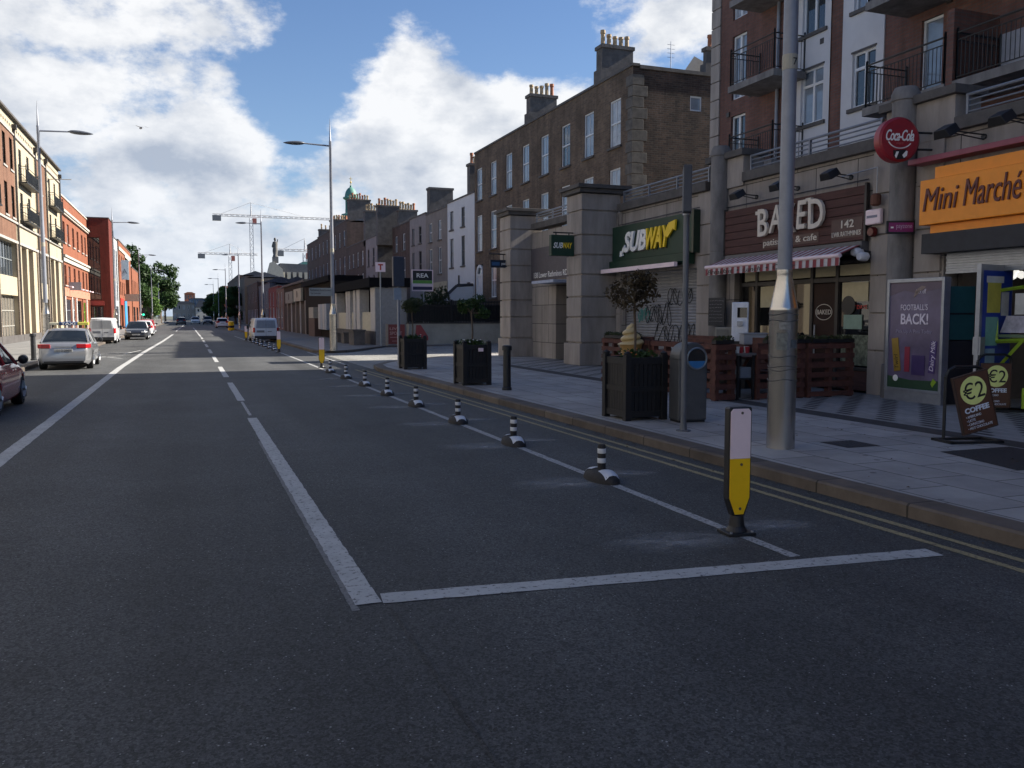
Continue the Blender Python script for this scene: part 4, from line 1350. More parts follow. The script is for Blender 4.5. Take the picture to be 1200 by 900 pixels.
b3 = thing('office_building', 'deep red block with a tall dark stair window facing up the street', 'building', (-10.6, 100.4, 0), SOUTH)
MB().wall(0, 3.05, 0, 11.9, [(0.85, 2.15, 3.4, 9.9), (0.85, 2.3, 0.1, 2.7)], 0, 0.2).shell(0, 3.05, 0, 11.9, 0, 5, True).build('wall', brick_dr, b3)
window(b3, 0.85, 2.15, 3.4, 9.9, y=0.18, style='grid', fm=frame_dk, gm=glass)
window(b3, 0.85, 2.3, 0.1, 2.7, y=0.18, style='grid', fm=frame_dk, gm=glass)
MB().box(0.8, 2.4, -0.06, -0.002, 2.8, 3.25).build('sign_board', M('dull red board', (0.3, 0.05, 0.04), 0.6), b3)
MB().box(-0.05, 3.1, -0.05, 5.05, 11.9, 12.0).build('coping', stone_dk, b3)

b4 = house('shop_building', 'narrow pale grey building with a tall glazed strip beside the deep red block', -7.55, 105.5, 111.8, 10.4, M('pale grey panels', (0.5, 0.5, 0.5), 0.6),
           [(0.8, 2.6, 3.4, 9.2), (3.4, 5.4, 3.4, 9.2), (0.8, 5.4, 0.3, 2.8)], fm=alu, rz=WEST, pitch=0.3, style='grid', sill=None, cat='building')
b5 = house('shop_building', 'orange brick block with a dark recessed bay and a slanted slate roof', -7.45, 112, 135, 10.6, brick_or,
           [(u, u + 1.2, z0, z1) for u in (1.2, 4.2, 7.2) for (z0, z1) in ((7.0, 9.0), (4.2, 5.8))] + [(11, 18.5, 4.0, 9.2)] + [(1, 5, 0.3, 3), (7, 11, 0.3, 3), (13, 17, 0.3, 3)], fm=frame_dk, rz=WEST, pitch=1.4, sill=None, cat='building', wdep=0.5)
MB().box(0, 23, -0.1, -0.002, 9.5, 9.9).box(9.8, 19, -0.12, -0.002, 9.2, 9.5).build('string_course', M('cream painted course', (0.7, 0.6, 0.5)), b5)
MB().box(7, 11, -0.09, -0.002, 0.2, 3.6).build('blue_shopfront', M('sky blue shopfront', (0.05, 0.28, 0.62), 0.5), b5)
MB().box(0.5, 5.2, -0.09, -0.002, 3.0, 3.8).build('red_fascia', M('red fascia', (0.5, 0.04, 0.03), 0.5), b5)
b6 = house('shop_building', 'lower orange brick building at the end of the row in front of the trees', -7.35, 135.2, 152, 8.6, brick_or,
           [(u, u + 1.2, 4.8, 6.9) for u in (1.5, 5, 8.5, 12.5)] + [(1, 6, .3, 3), (9, 14, .3, 3)], fm=frame_dk, rz=WEST, pitch=0.8, sill=None, cat='building')
sg = thing('shop_sign', 'pale blue square sign projecting high from the orange brick block', 'sign', (-7.4, 112.6, 6.0), WEST)
MB().box(0, 0.25, -0.95, -0.15, 0, 2.3).bar((0.1, 0, 2.0), (0.1, -0.3, 2.0), 0.04).build('panel', M('pale blue sign', (0.38, 0.5, 0.58), 0.5), sg)
text('A', 0.8, M('dark sign mark', (0.10, 0.14, 0.18), 0.5), 'lettering', sg, (-0.01, -0.25, 0.7), 0.01, rot=(R(90), 0, R(-90)))
sg = thing('shop_sign', 'pale hanging sign board over the pavement by the orange brick shops', 'sign', (-7.4, 118, 3.5), WEST)
MB().box(0, 0.15, -1.7, -0.1, 0, 0.9).build('panel', M('buff sign', (0.4, 0.36, 0.28), 0.6), sg)

# ------------------------------------------------------------------ low row on the right beyond the lane (frame: u = Y1 - Y, y = X - 9.5)
lo1 = thing('shop_building', 'low flat roofed front with a black canopy and pale square columns beyond the lane', 'building', (9.5, 59.8, 0), EAST)
cream = M('cream low wall', (0.56, 0.53, 0.42), 0.85)
palec = M('pale column', (0.50, 0.49, 0.49), 0.8)
MB().box(0, 13.7, 0.7, 1.75, 0.1, 3.25).build('wall', render_g2, lo1)
MB().box(0.02, 13.68, 0.6, 0.69, 1.0, 3.2).build('dark_opening', glass_dk, lo1)
MB().box(-0.1, 13.85, -0.35, 1.9, 3.25, 3.75).build('canopy', M('black canopy board', (0.010, 0.010, 0.012), 0.95, spec=0.1), lo1)
MB().box(0, 13.7, -0.05, 0.6, 0.1, 0.85).build('stone_base', chim, lo1)
for (a, c) in ((0.9, 3.9), (6.0, 7.0), (9.4, 12.2)):
    MB().box(a, c, 0.1, 0.5, 0.85, 1.9).build('low_wall', cream, lo1)
for (a, c) in ((0.2, 0.85), (4.4, 5.2), (5.4, 5.95), (7.1, 7.8), (8.2, 9.2), (12.4, 13.6)):
    MB().box(a, c, -0.02, 0.55, 0.85, 3.24).build('column', palec, lo1, bevel=0.02)
MB().box(13.705, 13.72, 0.0, 1.7, 0.1, 3.2).build('end_wall', M('blue grey end wall', (0.29, 0.29, 0.29), 0.85), lo1)
lo2 = thing('shop_building', 'dark single storey shop with a boarded white gate and brown booth', 'building', (9.5, 75, 0), EAST)
MB().box(0, 15.1, 0, 1.8, 0.1, 4.1).build('wall', M('dark shop boards', (0.028, 0.025, 0.024), 0.95, spec=0.1), lo2)
MB().box(-0.1, 15.1, -0.4, 2, 4.1, 4.5).build('canopy', M('black canopy board', (0.010, 0.010, 0.012), 0.95, spec=0.1), lo2)
for k in range(4):
    MB().box(9.2 + k * 1.05, 10.05 + k * 1.05, -0.3, -0.01, 0.7, 2.55).build('gate_board', [palec, M('bluish gate board', (0.36, 0.40, 0.46), 0.7)][k % 2], lo2)
MB().box(5.2, 8.6, -0.5, -0.01, 0.1, 1.5).build('booth', M('brown booth timber', (0.085, 0.05, 0.04), 0.7), lo2)
MB().box(5.6, 8.2, -0.53, -0.01, 1.52, 2.35).build('notice_board', M('buff notice', (0.36, 0.34, 0.30), 0.7), lo2)
lo3 = thing('shop_building', 'low brown shop row with closed shutters and pale fascia signs', 'building', (9.5, 93, 0), EAST)
MB().box(0, 17.9, 0, 5, 0.1, 4.6).build('wall', M('brown shop wall', (0.055, 0.045, 0.038), 0.95, var=0.3, spec=0.1), lo3)
for k in range(5):
    MB().box(0.6 + k * 3.5, 3.4 + k * 3.5, -0.03, -0.002, 0.15, 2.7).build('shutter', M('grey brown shutter', (0.085, 0.075, 0.066), 0.9, spec=0.1), lo3)
    MB().box(3.5 + k * 3.5, 3.85 + k * 3.5, -0.08, -0.002, 0.1, 3.0).build('pilaster', palec if k % 2 else stone_p, lo3)
MB().box(-.1, 18, -0.2, 5.1, 4.6, 4.8).build('coping', stone_dk, lo3)
for (Y, a, z0, z1, lab, m_) in ((76.2, 5.6, 3.0, 4.1, 'cream fascia sign with a dark emblem above the closed shutters', M('cream sign', (0.36, 0.34, 0.27), 0.6)), (82.5, 6.5, 2.9, 4.0, 'grey green fascia sign farther along above the closed shutters', M('grey green sign', (0.16, 0.18, 0.16), 0.6))):
    sg = thing('shop_sign', lab, 'sign', (9.45, Y + a, z0), EAST)
    MB().box(0.1, a, -0.25, -0.05, 0, z1 - z0).build('panel', m_, sg)
    MB().lathe([(0.30, 0), (0.30, 0.03)], (0, 0, 0), 14, 'y').build('emblem', frame_dk, sg, loc=(a * 0.5, -0.28, (z1 - z0) * 0.55))
st = MB()
for k, (x, y, s) in enumerate(((8.9, 49.2, .8), (8.7, 51.5, .6), (8.9, 54.0, .7))):
    pass
for k, (Y, w, h, lab) in enumerate(((47.6, 1.5, 0.75, 'broad dark stone planter box nearest the lane'), (50.2, 1.0, 0.55, 'small dark stone planter box before the pale columns'), (53.0, 1.6, 0.5, 'long low dark stone planter box farthest along'))):
    pb_ = thing('stone_planter', lab, 'planter', (8.6, Y, 0.12), EAST, 'stone planters in front of the low shops')
    MB().box(0, w, -0.3, 0.3, 0, h).box(-0.05, w + 0.05, -0.35, 0.35, h, h + 0.08).build('box', chim, pb_, bevel=0.01)
for (Y0, Y1, X, z, mat, rm, lab) in ((93.3, 104, 9.8, 4.7, M('salmon shop wall', (0.17, 0.11, 0.085), 0.9), slate, 'salmon coloured two storey shop beyond the shuttered row'),
                                (104.2, 117, 10.0, 5.2, M('red shop wall', (0.17, 0.035, 0.03), 0.9), slate, 'red painted two storey shop beyond the salmon one'),
                                (117.3, 136, 10.2, 6.0, M('dark blue grey shop wall', (0.085, 0.10, 0.12), 0.8), slate, 'dark blue grey shop with pale upstairs windows down the street'),
                                (136.3, 160, 10.0, 6.8, brick_far, slate, 'dull brick house with a hipped roof farther down the street'),
                                (160.3, 195, 9.6, 8.6, M('brown grey far wall', (0.12, 0.10, 0.085), 0.9), slate, 'long brown grey block far down the right side'),
                                (195.3, 250, 10.5, 10.5, brick_far, slate, 'farthest dull brick block on the right side')):
    n = max(2, int((Y1 - Y0) / 3.2))
    L_ = Y1 - Y0
    house('shop_building', lab, X, Y0, Y1, z, mat, [(L_ * (k + .5) / n - .6, L_ * (k + .5) / n + .6, z * .56, z * .56 + 1.7) for k in range(n)] + [(L_ * (k + .5) / n - 1.1, L_ * (k + .5) / n + 1.1, 0.3, 2.7) for k in range(n)], pitch=0.9, rz=EAST, depth=7, cat='building', sill=None)

# wall with black railing across the lane, bushes and stair wall behind
fw_ = thing('boundary_wall', 'pale rendered garden wall carrying a tall black iron railing across the lane', 'wall', (11.2, 45.6, 0), R(9))
MB().box(0, 9.2, 0, 0.3, -0.05, 1.26).build('wall', M('stained cream render', (0.40, 0.39, 0.34), 0.9, var=0.2, scale=1), fw_)
MB().box(-0.02, 9.22, -0.04, 0.34, 1.26, 1.32).build('coping', stone_dk, fw_)
b = MB()
for k in range(92):
    u = 0.05 + k * 0.1
    zt = 2.32 if u < 2.6 else 2.56
    b.box(u, u + 0.05, 0.13, 0.17, 1.32, zt)
b.box(0, 2.6, 0.12, 0.18, 2.2, 2.25).box(2.6, 9.2, 0.12, 0.18, 2.45, 2.5).box(0, 9.2, 0.12, 0.18, 1.42, 1.47)
for u in (0, 2.6, 5.8, 9.1):
    b.box(u, u + 0.1, 0.1, 0.2, 1.3, 2.6)
b.quad((0.05, 0.19, 1.4), (9.15, 0.19, 1.4), (9.15, 0.19, 2.3), (0.05, 0.19, 2.3))
b.build('railing', iron, fw_)
sw = thing('stair_wall', 'white rendered sloping stair wall with a black coping by the white house', 'wall', (0, 60.15, 0), 0)
MB().prism([(17.0, 0), (19.6, 0), (19.6, 3.85), (18.4, 3.78), (17.0, 2.5)], -0.12, 0.12).build('wall', render_w, sw)
b = MB()
b.bar((16.95, 0, 2.56), (18.4, 0, 3.86), 0.14, n=4).bar((18.38, 0, 3.86), (19.62, 0, 3.93), 0.14, n=4)
b.build('coping', frame_dk, sw)
sw2 = thing('garden_wall', 'low white garden wall in front of the stair wall', 'wall', (0, 58.5, 0), 0)
MB().box(13.6, 17.6, -0.1, 0.1, 0, 2.15).build('wall', render_w, sw2)

# ------------------------------------------------------------------ church, dome, cranes and the houses closing the street
ch = thing('church', 'classical stone church with a green copper roof and a statue on its pediment', 'church', (16.2, 190, 0), SOUTH)
MB().prism([(0, 0), (14, 0), (14, 9.2), (0, 9.2)], 0, 16).build('nave', M('grey church stone', (0.17, 0.165, 0.16), 0.9, var=0.2), ch)
MB().prism([(-0.6, 9.2), (3.4, 9.2), (3.0, 11.6), (1.2, 13.2), (0.4, 12.9)], -0.6, 0.4).build('pediment', M('pale church stone', (0.40, 0.38, 0.33), 0.9), ch)
MB().prism([(2.0, 9.2), (15, 9.2), (14, 12.6), (2.6, 12.9)], 0.5, 16).build('roof', slate, ch)
MB().prism([(7.0, 12.4), (15.2, 12.4), (13.5, 13.6), (12.6, 15.2), (11.2, 13.6), (7.5, 13.4)], 2, 12).build('roof', copper, ch)
b = MB()
for k in range(9):
    b.box(2.8 + k * 1.2, 3.5 + k * 1.2, -0.05, 0.49, 9.6, 11.0)
b.build('balustrade', M('pale church stone', (0.4, 0.38, 0.33)), ch)
MB().box(1.0, 2.2, -0.4, 0.8, 12.9, 14.2).build('pedestal', M('grey church stone', (0.17, 0.165, 0.16)), ch)
sta = thing('statue', 'draped stone figure standing on the church pediment', 'statue', (17.8, 190.1, 14.2), 0)
MB().lathe([(0.55, 0), (0.5, 0.3), (0.42, 0.4), (0.55, 1.2), (0.48, 2.0), (0.55, 2.7), (0.5, 3.1), (0.16, 3.3), (0.14, 3.38), (0.24, 3.5), (0.27, 3.75), (0.2, 3.98), (0.02, 4.05)], (0, 0, 0), 10).bar((-0.4, 0, 2.9), (-0.65, -0.2, 2.1), 0.14, 0.1, 6).bar((-0.65, -0.2, 2.1), (-0.3, -0.45, 1.8), 0.1, 0.08, 6).bar((0.4, 0, 2.9), (0.55, -0.2, 3.7), 0.13, 0.09, 6).build('figure', M('weathered statue', (0.13, 0.125, 0.12), 0.9), sta, smooth=50)
dm = thing('church_dome', 'green copper dome with arched lantern and gilded finial above the far chimneys', 'dome', (46.6, 260, 0), 0)
MB().lathe([(2.6, 10), (2.6, 31.2), (2.9, 31.3), (2.9, 31.9), (1.75, 32.2), (1.75, 33.2)], (0, 0, 0), 8).build('drum', copper, dm)
b = MB()
for k in range(8):
    t = 2 * math.pi * k / 8 + 0.2
    b.lathe([(0.33, 33.2), (0.28, 33.6), (0.28, 36.0), (0.36, 36.3)], (1.5 * math.cos(t), 1.5 * math.sin(t), 0), 8)
b.build('columns', copper, dm)
MB().lathe([(1.05, 33.2), (1.05, 36.3)], (0, 0, 0), 10).build('lantern_core', M('dark lantern', (0.02, 0.06, 0.05), 0.8), dm)
MB().lathe([(1.9, 36.2), (2.35, 36.5), (2.35, 36.9), (1.85, 37.1), (1.8, 37.6), (1.6, 38.4), (1.25, 39.1), (0.8, 39.6), (0.35, 39.9), (0.3, 40.4), (0.05, 40.5)], (0, 0, 0), 20).build('cupola', copper, dm, smooth=40)
MB().lathe([(0.1, 40.4), (0.1, 41), (0.32, 41.3), (0.1, 41.7), (0.06, 43.0)], (0, 0, 0), 8).bar((-0.5, 0, 42.4), (0.5, 0, 42.4), 0.07, n=4).build('finial', M('gilt', (0.55, 0.40, 0.12), 0.4, 0.5), dm)


def lattice(b, p0, p1, w, r, step):
    p0, p1 = Vector(p0), Vector(p1)
    d = (p1 - p0)
    n = max(2, int(d.length / step))
    dn_ = d.normalized()
    a = Vector((0, 1, 0)) if abs(dn_.y) < .5 else Vector((1, 0, 0))
    c = dn_.cross(a).normalized()
    cs = [a * w + c * w, -a * w + c * w, -a * w - c * w, a * w - c * w]
    for o_ in cs:
        b.bar(p0 + o_, p1 + o_, r, n=4)
    for k in range(n):
        q0, q1 = p0 + d * (k / n), p0 + d * ((k + 1) / n)
        for j in range(4):
            b.bar(q0 + cs[j], q1 + cs[(j + 1) % 4], r * 0.7, n=4)
    return b


def crane(label, x, y, zj, za, left, right, zb=0):
    c = thing('tower_crane', label, 'crane', (x, y, 0), 0, 'tower cranes on the skyline')
    lattice(MB(), (0, 0, zb), (0, 0, zj - 1), 0.75, 0.11, 2.6).build('mast', crane_m, c)
    j = MB()
    lattice(j, (-left, 0, zj), (right, 0, zj), 0.45, 0.09, 2.4)
    j.build('jib', crane_m, c)
    MB().bar((0, 0, zj), (0, 0, za), 0.35, 0.12, 6).bar((0, 0, za), (right * 0.62, 0, zj + 0.4), 0.07, n=4).bar((0, 0, za), (-left * 0.8, 0, zj + 0.4), 0.07, n=4).build('apex', crane_m, c)
    MB().box(-left, -left * 0.78, -1, 1, zj - 2.6, zj - 0.2).build('counterweight', M('grey counterweight', (0.2, 0.2, 0.21), 0.8), c)
    MB().box(0.6, 2.4, -1, 1, zj - 3.6, zj - 1).build('cab', crane_r, c)
    return c


crane('tall tower crane with the longest jib and its apex above the street', 28.8, 420, 47.8, 54.0, 17, 41)
crane('pale tower crane to the left and lower, farthest away over the street', 21.8, 480, 34.2, 39.5, 16, 14)
crane('small tower crane rising behind the green church roof', 48.5, 385, 30.0, 35.2, 11.5, 1.5)

for (x0, x1, Y, z, zr, mat, rm, lab, n, fl) in (
        (-5.0, 2.6, 330, 6.0, 0.9, M('grey end house', (0.26, 0.25, 0.23), 0.9), slate, 'grey stone house closing the end of the street', 5, 2),
        (2.7, 6.4, 328, 4.6, 2.6, M('cream gable end', (0.55, 0.52, 0.45), 0.9), slate, 'small cream gabled house at the end of the street', 2, 2),
        (0.6, 8.2, 400, 9.0, 0.4, M('blue grey far block', (0.16, 0.20, 0.26), 0.9), slate, 'blue grey flat roofed block behind the end of the street', 6, 3),
        (-1.2, 3.4, 420, 11.8, 0.7, M('orange far roof block', (0.42, 0.15, 0.08), 0.9), M('orange tiles', (0.45, 0.16, 0.08)), 'orange roofed block peeping over the blue grey one', 4, 3),
        (8.6, 15.8, 390, 10.4, 0.8, brick_far, M('brown tiles', (0.22, 0.08, 0.06)), 'red brown house roof left of the far orange block', 5, 3),
        (10.3, 15.2, 300, 11.0, 0.5, M('orange far block', (0.45, 0.14, 0.08), 0.9), M('orange tiles', (0.45, 0.16, 0.08)), 'orange red block standing above the far right trees', 4, 3),
        (14.0, 20.0, 262, 10.3, 0.8, M('brown grey far wall', (0.12, 0.10, 0.085)), slate, 'brown grey house beside the orange red block', 5, 3),
        (17.0, 20.8, 245, 11.3, 0.5, M('tan far block', (0.26, 0.20, 0.14), 0.9), slate, 'tan flat topped block behind the lamp posts', 4, 3)):
    W_ = x1 - x0
    t = thing('house', lab, 'house', (x0, Y, 0), SOUTH)
    hs_ = [(W_ * (k + .5) / n - W_ / n * .2, W_ * (k + .5) / n + W_ / n * .2, z * (f + .35) / fl, z * (f + .8) / fl) for k in range(n) for f in range(fl)]
    MB().wall(0, W_, 0, z, hs_, 0, 0.2).shell(0, W_, 0, z, 0, 9, True).build('wall', mat, t)
    MB().prism([(-0.2, z), (W_ + 0.2, z), (W_ / 2 + W_ * .2, z + zr), (W_ / 2 - W_ * .2, z + zr)], -0.2, 9).build('roof', rm, t)
    for h in hs_: window(t, *h, y=0.18, style='plain', gm=glass)


# ------------------------------------------------------------------ shop signs
def fit(o, u0, u1, z0, z1):
    """scale lettering so that it fills a rectangle of its frame"""
    xs = [v.co.x for v in o.data.vertices]
    ys = [v.co.y for v in o.data.vertices]
    sx = (u1 - u0) / (max(xs) - min(xs))
    sy = (z1 - z0) / (max(ys) - min(ys))
    o.scale = (sx, sy, 1)
    o.location.x = u0 - min(xs) * sx
    o.location.z = z0 - min(ys) * sy
    return o


SG = 'fascia signs along the shop row'
sg = thing('shop_sign', 'dark green fascia sign with slanted white and yellow capitals above the graffitied shutter', 'sign', (12.9, 24.66, 0), EAST, SG)
MB().box(0.02, 4.70, -0.2, -0.06, 3.42, 4.48).build('panel', sign_gn, sg, bevel=0.01)
MB().box(4.702, 4.80, -0.26, -0.055, 3.38, 4.52).build('end_cap', M('dark sign edge', (0.012, 0.03, 0.018), 0.4), sg)
for (s_, a, c, mm, sh2_) in (('SUB', 0.90, 2.30, let_w, .28), ('WAY', 2.27, 3.62, let_y, .28)):
    fit(text(s_, 1, black, 'lettering_edge', sg, (0, -0.21, 0), 0.01, sh2_, 0.05), a - 0.05, c + 0.05, 3.60, 4.26)
    fit(text(s_, 1, mm, 'lettering', sg, (0, -0.25, 0), 0.03, sh2_, 0.035), a, c, 3.63, 4.25)
MB().prism([(3.36, 3.98), (3.60, 4.22), (3.53, 4.28), (3.92, 4.34), (3.88, 4.05), (3.80, 4.12), (3.5, 3.88)], -0.285, -0.23).build('lettering_arrow', let_y, sg)
MB().prism([(0.92, 3.72), (0.82, 3.60), (0.88, 3.55), (0.66, 3.52), (0.70, 3.70), (0.77, 3.65), (0.90, 3.82)], -0.285, -0.23).build('lettering_arrow', let_w, sg)
aw = thing('awning', 'rolled up dark green awning cassette below the green fascia sign', 'awning', (12.9, 24.62, 0), EAST)
MB().box(0.05, 4.5, -0.34, -0.05, 3.1, 3.4).build('cassette', sign_gn, aw)
MB().prism([(0, 0), (4.4, 0), (4.4, 0.12), (0, 0.12)], -0.62, -0.52).build('front_bar', white_p, aw, loc=(0.0, 0, 3.03))
MB().prism([(0.05, 3.14), (4.42, 3.14), (4.42, 3.17), (0.05, 3.17)], -0.53, -0.3).build('canvas', sign_gn, aw)
sg = thing('shop_sign', 'small dark green projecting sign on the second square stone pillar', 'sign', (10.83, 25.3, 3.60), SOUTH)
MB().box(0, 0.80, -0.09, 0.09, 0, 0.66).build('panel', sign_gn, sg, bevel=0.01)
MB().bar((0.2, 0, 0.66), (0.2, 0, 0.73), 0.02).bar((0.65, 0, 0.66), (0.65, 0, 0.73), 0.02).bar((0.1, 0, 0.74), (0.85, 0, 0.74), 0.02).build('bracket', iron, sg)
fit(text('SUB', 1, let_w, 'lettering', sg, (0, -0.1, 0), 0.006, .28, .02), 0.07, 0.40, 0.24, 0.42)
fit(text('WAY', 1, let_y, 'lettering', sg, (0, -0.1, 0), 0.006, .28, .02), 0.40, 0.72, 0.24, 0.42)
sg = thing('hanging_sign', 'dark blue hanging sign on an iron bracket at the far corner pillar', 'sign', (11.0, 31.6, 3.56), SOUTH)
MB().box(0, 0.78, -0.04, 0.04, 0, 0.30).build('panel', M('midnight blue sign', (0.008, 0.016, 0.035), 0.4), sg)
MB().bar((-0.05, 0, 0.52), (0.95, 0, 0.52), 0.025).bar((0.13, 0, 0.3), (0.13, 0, 0.52), 0.015).bar((0.55, 0, 0.3), (0.55, 0, 0.52), 0.015).build('bracket', iron, sg)
fit(text('point', 1, let_w, 'lettering', sg, (0, -0.045, 0), 0.004), 0.46, 0.74, 0.08, 0.21)
MB().box(0.06, 0.38, -0.046, -0.042, 0.08, 0.22).build('logo_patch', M('blue logo patch', (0.02, 0.08, 0.2), 0.5), sg)

sg = thing('shop_sign', 'dark boarded cafe fascia with tall bone coloured letters above the striped awning', 'sign', (12.9, 18.62, 0), EAST, SG)
for k in range(6):
    MB().box(0.0, 4.78, -0.12, -0.055, 3.23 + k * 0.183, 3.23 + k * 0.183 + 0.172).build('board', wood_br, sg, bevel=0.006)
MB().box(-0.06, -0.005, -0.13, -0.05, 3.2, 4.36).box(4.785, 4.84, -0.13, -0.05, 3.2, 4.36).build('edge', frame_dk, sg)
lets = [('B', 1.45, 1.82), ('A', 1.88, 2.32), ('K', 2.36, 2.78), ('E', 2.84, 3.15), ('D', 3.22, 3.70)]
for i, (c_, a, e) in enumerate(lets):
    dz = (0, 0.05, 0.0, 0.05, 0.02)[i]
    o = fit(text(c_, 1, let_c, 'lettering', sg, (0, -0.19, 0), 0.035, 0.10 if i % 2 else -0.03, 0.012), a, e, 3.56 + dz, 4.20 + dz * 0.6)
MB().box(1.36, 1.52, -0.22, -0.15, 4.08, 4.16).build('lettering_serif', let_c, sg)
MB().box(3.13, 3.30, -0.22, -0.15, 4.18, 4.25).build('lettering_serif', let_c, sg)
MB().box(1.54, 3.47, -0.128, -0.121, 3.285, 3.50).box(3.86, 4.75, -0.128, -0.121, 3.30, 3.70).build('name_strip', M('reddish strip', (0.10, 0.055, 0.045), 0.6), sg)
fit(text('patisserie & cafe', 1, let_c, 'lettering', sg, (0, -0.135, 0), 0.006, 0, .004), 1.58, 3.42, 3.29, 3.48)
fit(text('142', 1, let_c, 'lettering', sg, (0, -0.135, 0), 0.006, 0, .01), 4.16, 4.52, 3.51, 3.67)
fit(text('LWR RATHMINES', 1, let_c, 'lettering', sg, (0, -0.135, 0), 0.006, 0, .004), 3.89, 4.72, 3.34, 3.44)

aw = thing('awning', 'red and white striped cafe awning half rolled out below the boarded fascia', 'awning', (12.9, 18.55, 0), EAST)
st_aw = M_STRIPE('awning stripes', (0.26, 0.05, 0.06), (0.50, 0.50, 0.52), 0.11)
MB().box(0.05, 4.75, -0.2, -0.01, 3.0, 3.2).build('cassette', M('awning cassette', (0.1, 0.1, 0.11), 0.5), aw)
MB().quad((0.02, -0.15, 3.14), (4.72, -0.15, 3.14), (4.72, -0.72, 2.92), (0.02, -0.72, 2.92)).quad((0.02, -0.15, 3.125), (0.02, -0.72, 2.905), (4.72, -0.72, 2.905), (4.72, -0.15, 3.125)).build('canvas', st_aw, aw)
b = MB()
for k in range(43):
    b.quad((0.02 + k * 0.11, -0.735, 2.70), (0.125 + k * 0.11, -0.735, 2.70), (0.125 + k * 0.11, -0.73, 2.87), (0.02 + k * 0.11, -0.73, 2.87))
b.build('valance', st_aw, aw)
MB().bar((0.0, -0.72, 2.90), (4.74, -0.72, 2.90), 0.045, n=10).build('front_bar', white_p, aw, smooth=40)
fit(text('Breakfast  •  Lunch  •  Coffee', 1, black, 'lettering', aw, (0, -0.742, 0), 0.003, 0.2), 0.12, 3.4, 2.72, 2.83)
MB().bar((0.6, -0.1, 2.95), (0.75, -0.7, 2.88), 0.025).bar((4.1, -0.1, 2.95), (4.0, -0.7, 2.88), 0.025).build('arm', alu, aw)


def floodlight(label, X, Y, z, arm, group):
    t = thing('floodlight', label, 'lamp', (XS, Y, z), EAST, group)
    MB().bar((0, -0.02, 0.08), (0, -arm, 0.10), 0.014, n=6).bar((0.0, -0.02, 0.0), (0, -arm + 0.1, 0.06), 0.012, n=6).lathe([(0.05, -0.03), (0.05, 0)], (0, 0, 0.05), 8, 'y').build('arm', iron, t)
    MB().prism([(-0.17, -0.05), (0.17, -0.05), (0.12, 0.1), (-0.12, 0.1)], -0.15, 0.12).build('housing', black, t, loc=(0, -arm, 0.06), rot=(R(28), 0, 0), bevel=0.01)
    MB().quad((-0.14, -0.12, -0.055), (-0.14, 0.1, -0.055), (0.14, 0.1, -0.055), (0.14, -0.12, -0.055)).build('lens', glass, t, loc=(0, -arm, 0.06), rot=(R(28), 0, 0))


for (Y, lab) in ((17.5, 'black floodlight over the left end of the boarded cafe sign'), (16.0, 'black floodlight over the middle of the boarded cafe sign behind the lamp post'), (14.35, 'black floodlight over the right end of the boarded cafe sign')):
    floodlight(lab, XS, Y, 4.5, 0.55, 'floodlights over the cafe sign')
for (Y, lab) in ((11.2, 'black floodlight on a long arm right beside the round red sign'), (10.15, 'black floodlight on a long arm above the middle of the orange sign')):
    floodlight(lab, XS, Y, 4.72, 0.85, 'floodlights over the orange sign')

# round red drinks sign
sg = thing('disc_sign', 'round red enamel drinks sign with white script on the second stone column', 'sign', (12.16, 12.42, 4.88), R(-12))
MB().lathe([(0.02, -0.11), (0.36, -0.11), (0.40, -0.08), (0.40, 0.08), (0.36, 0.11), (0.02, 0.11)], (0, 0, 0), 48, 'y').build('disc', red_s, sg, smooth=35)
fit(text('Coca-Cola', 1, let_w, 'lettering', sg, (0, -0.116, 0), 0.004, 0.32, 0.015, space=0.88), -0.28, 0.27, -0.03, 0.17)
b = MB()
for (cx, a0, a1, r_, w_, z_) in ((0.0, 200, 330, 0.24, 0.018, 0.02),):
    for k in range(14):
        t0, t1 = R(a0 + (a1 - a0) * k / 14), R(a0 + (a1 - a0) * (k + 1) / 14)
        b.bar((cx + r_ * math.cos(t0), -0.114, z_ + r_ * .75 * math.sin(t0)), (cx + r_ * math.cos(t1), -0.114, z_ + r_ * .75 * math.sin(t1)), w_ * .6, n=4)
b.build('ribbon', let_w, sg)
fit(text('ENJOY', 1, M('pale red letters', (0.5, 0.12, 0.12), 0.5), 'lettering', sg, (0, -0.114, 0), 0.003, 0.1), -0.07, 0.07, -0.10, -0.055)
MB().prism([(-0.13, -0.2), (0.12, -0.18), (0.15, -0.26), (0.10, -0.345), (-0.06, -0.36), (-0.12, -0.3)], -0.118, -0.112).build('bottle_picture', black, sg)
MB().prism([(0.08, -0.33), (0.05, -0.28), (0.12, -0.2), (0.15, -0.21), (0.14, -0.29)], -0.121, -0.117).prism([(-0.1, -0.3), (-0.07, -0.22), (-0.02, -0.22), (-0.05, -0.3), (-0.07, -0.34)], -0.121, -0.117).build('ice_picture', let_w, sg)
MB().bar((0.3, 0, 0.15), (0.75, 0, 0.15), 0.02).bar((0.3, 0, -0.15), (0.75, 0, -0.15), 0.02).build('bracket', iron, sg)

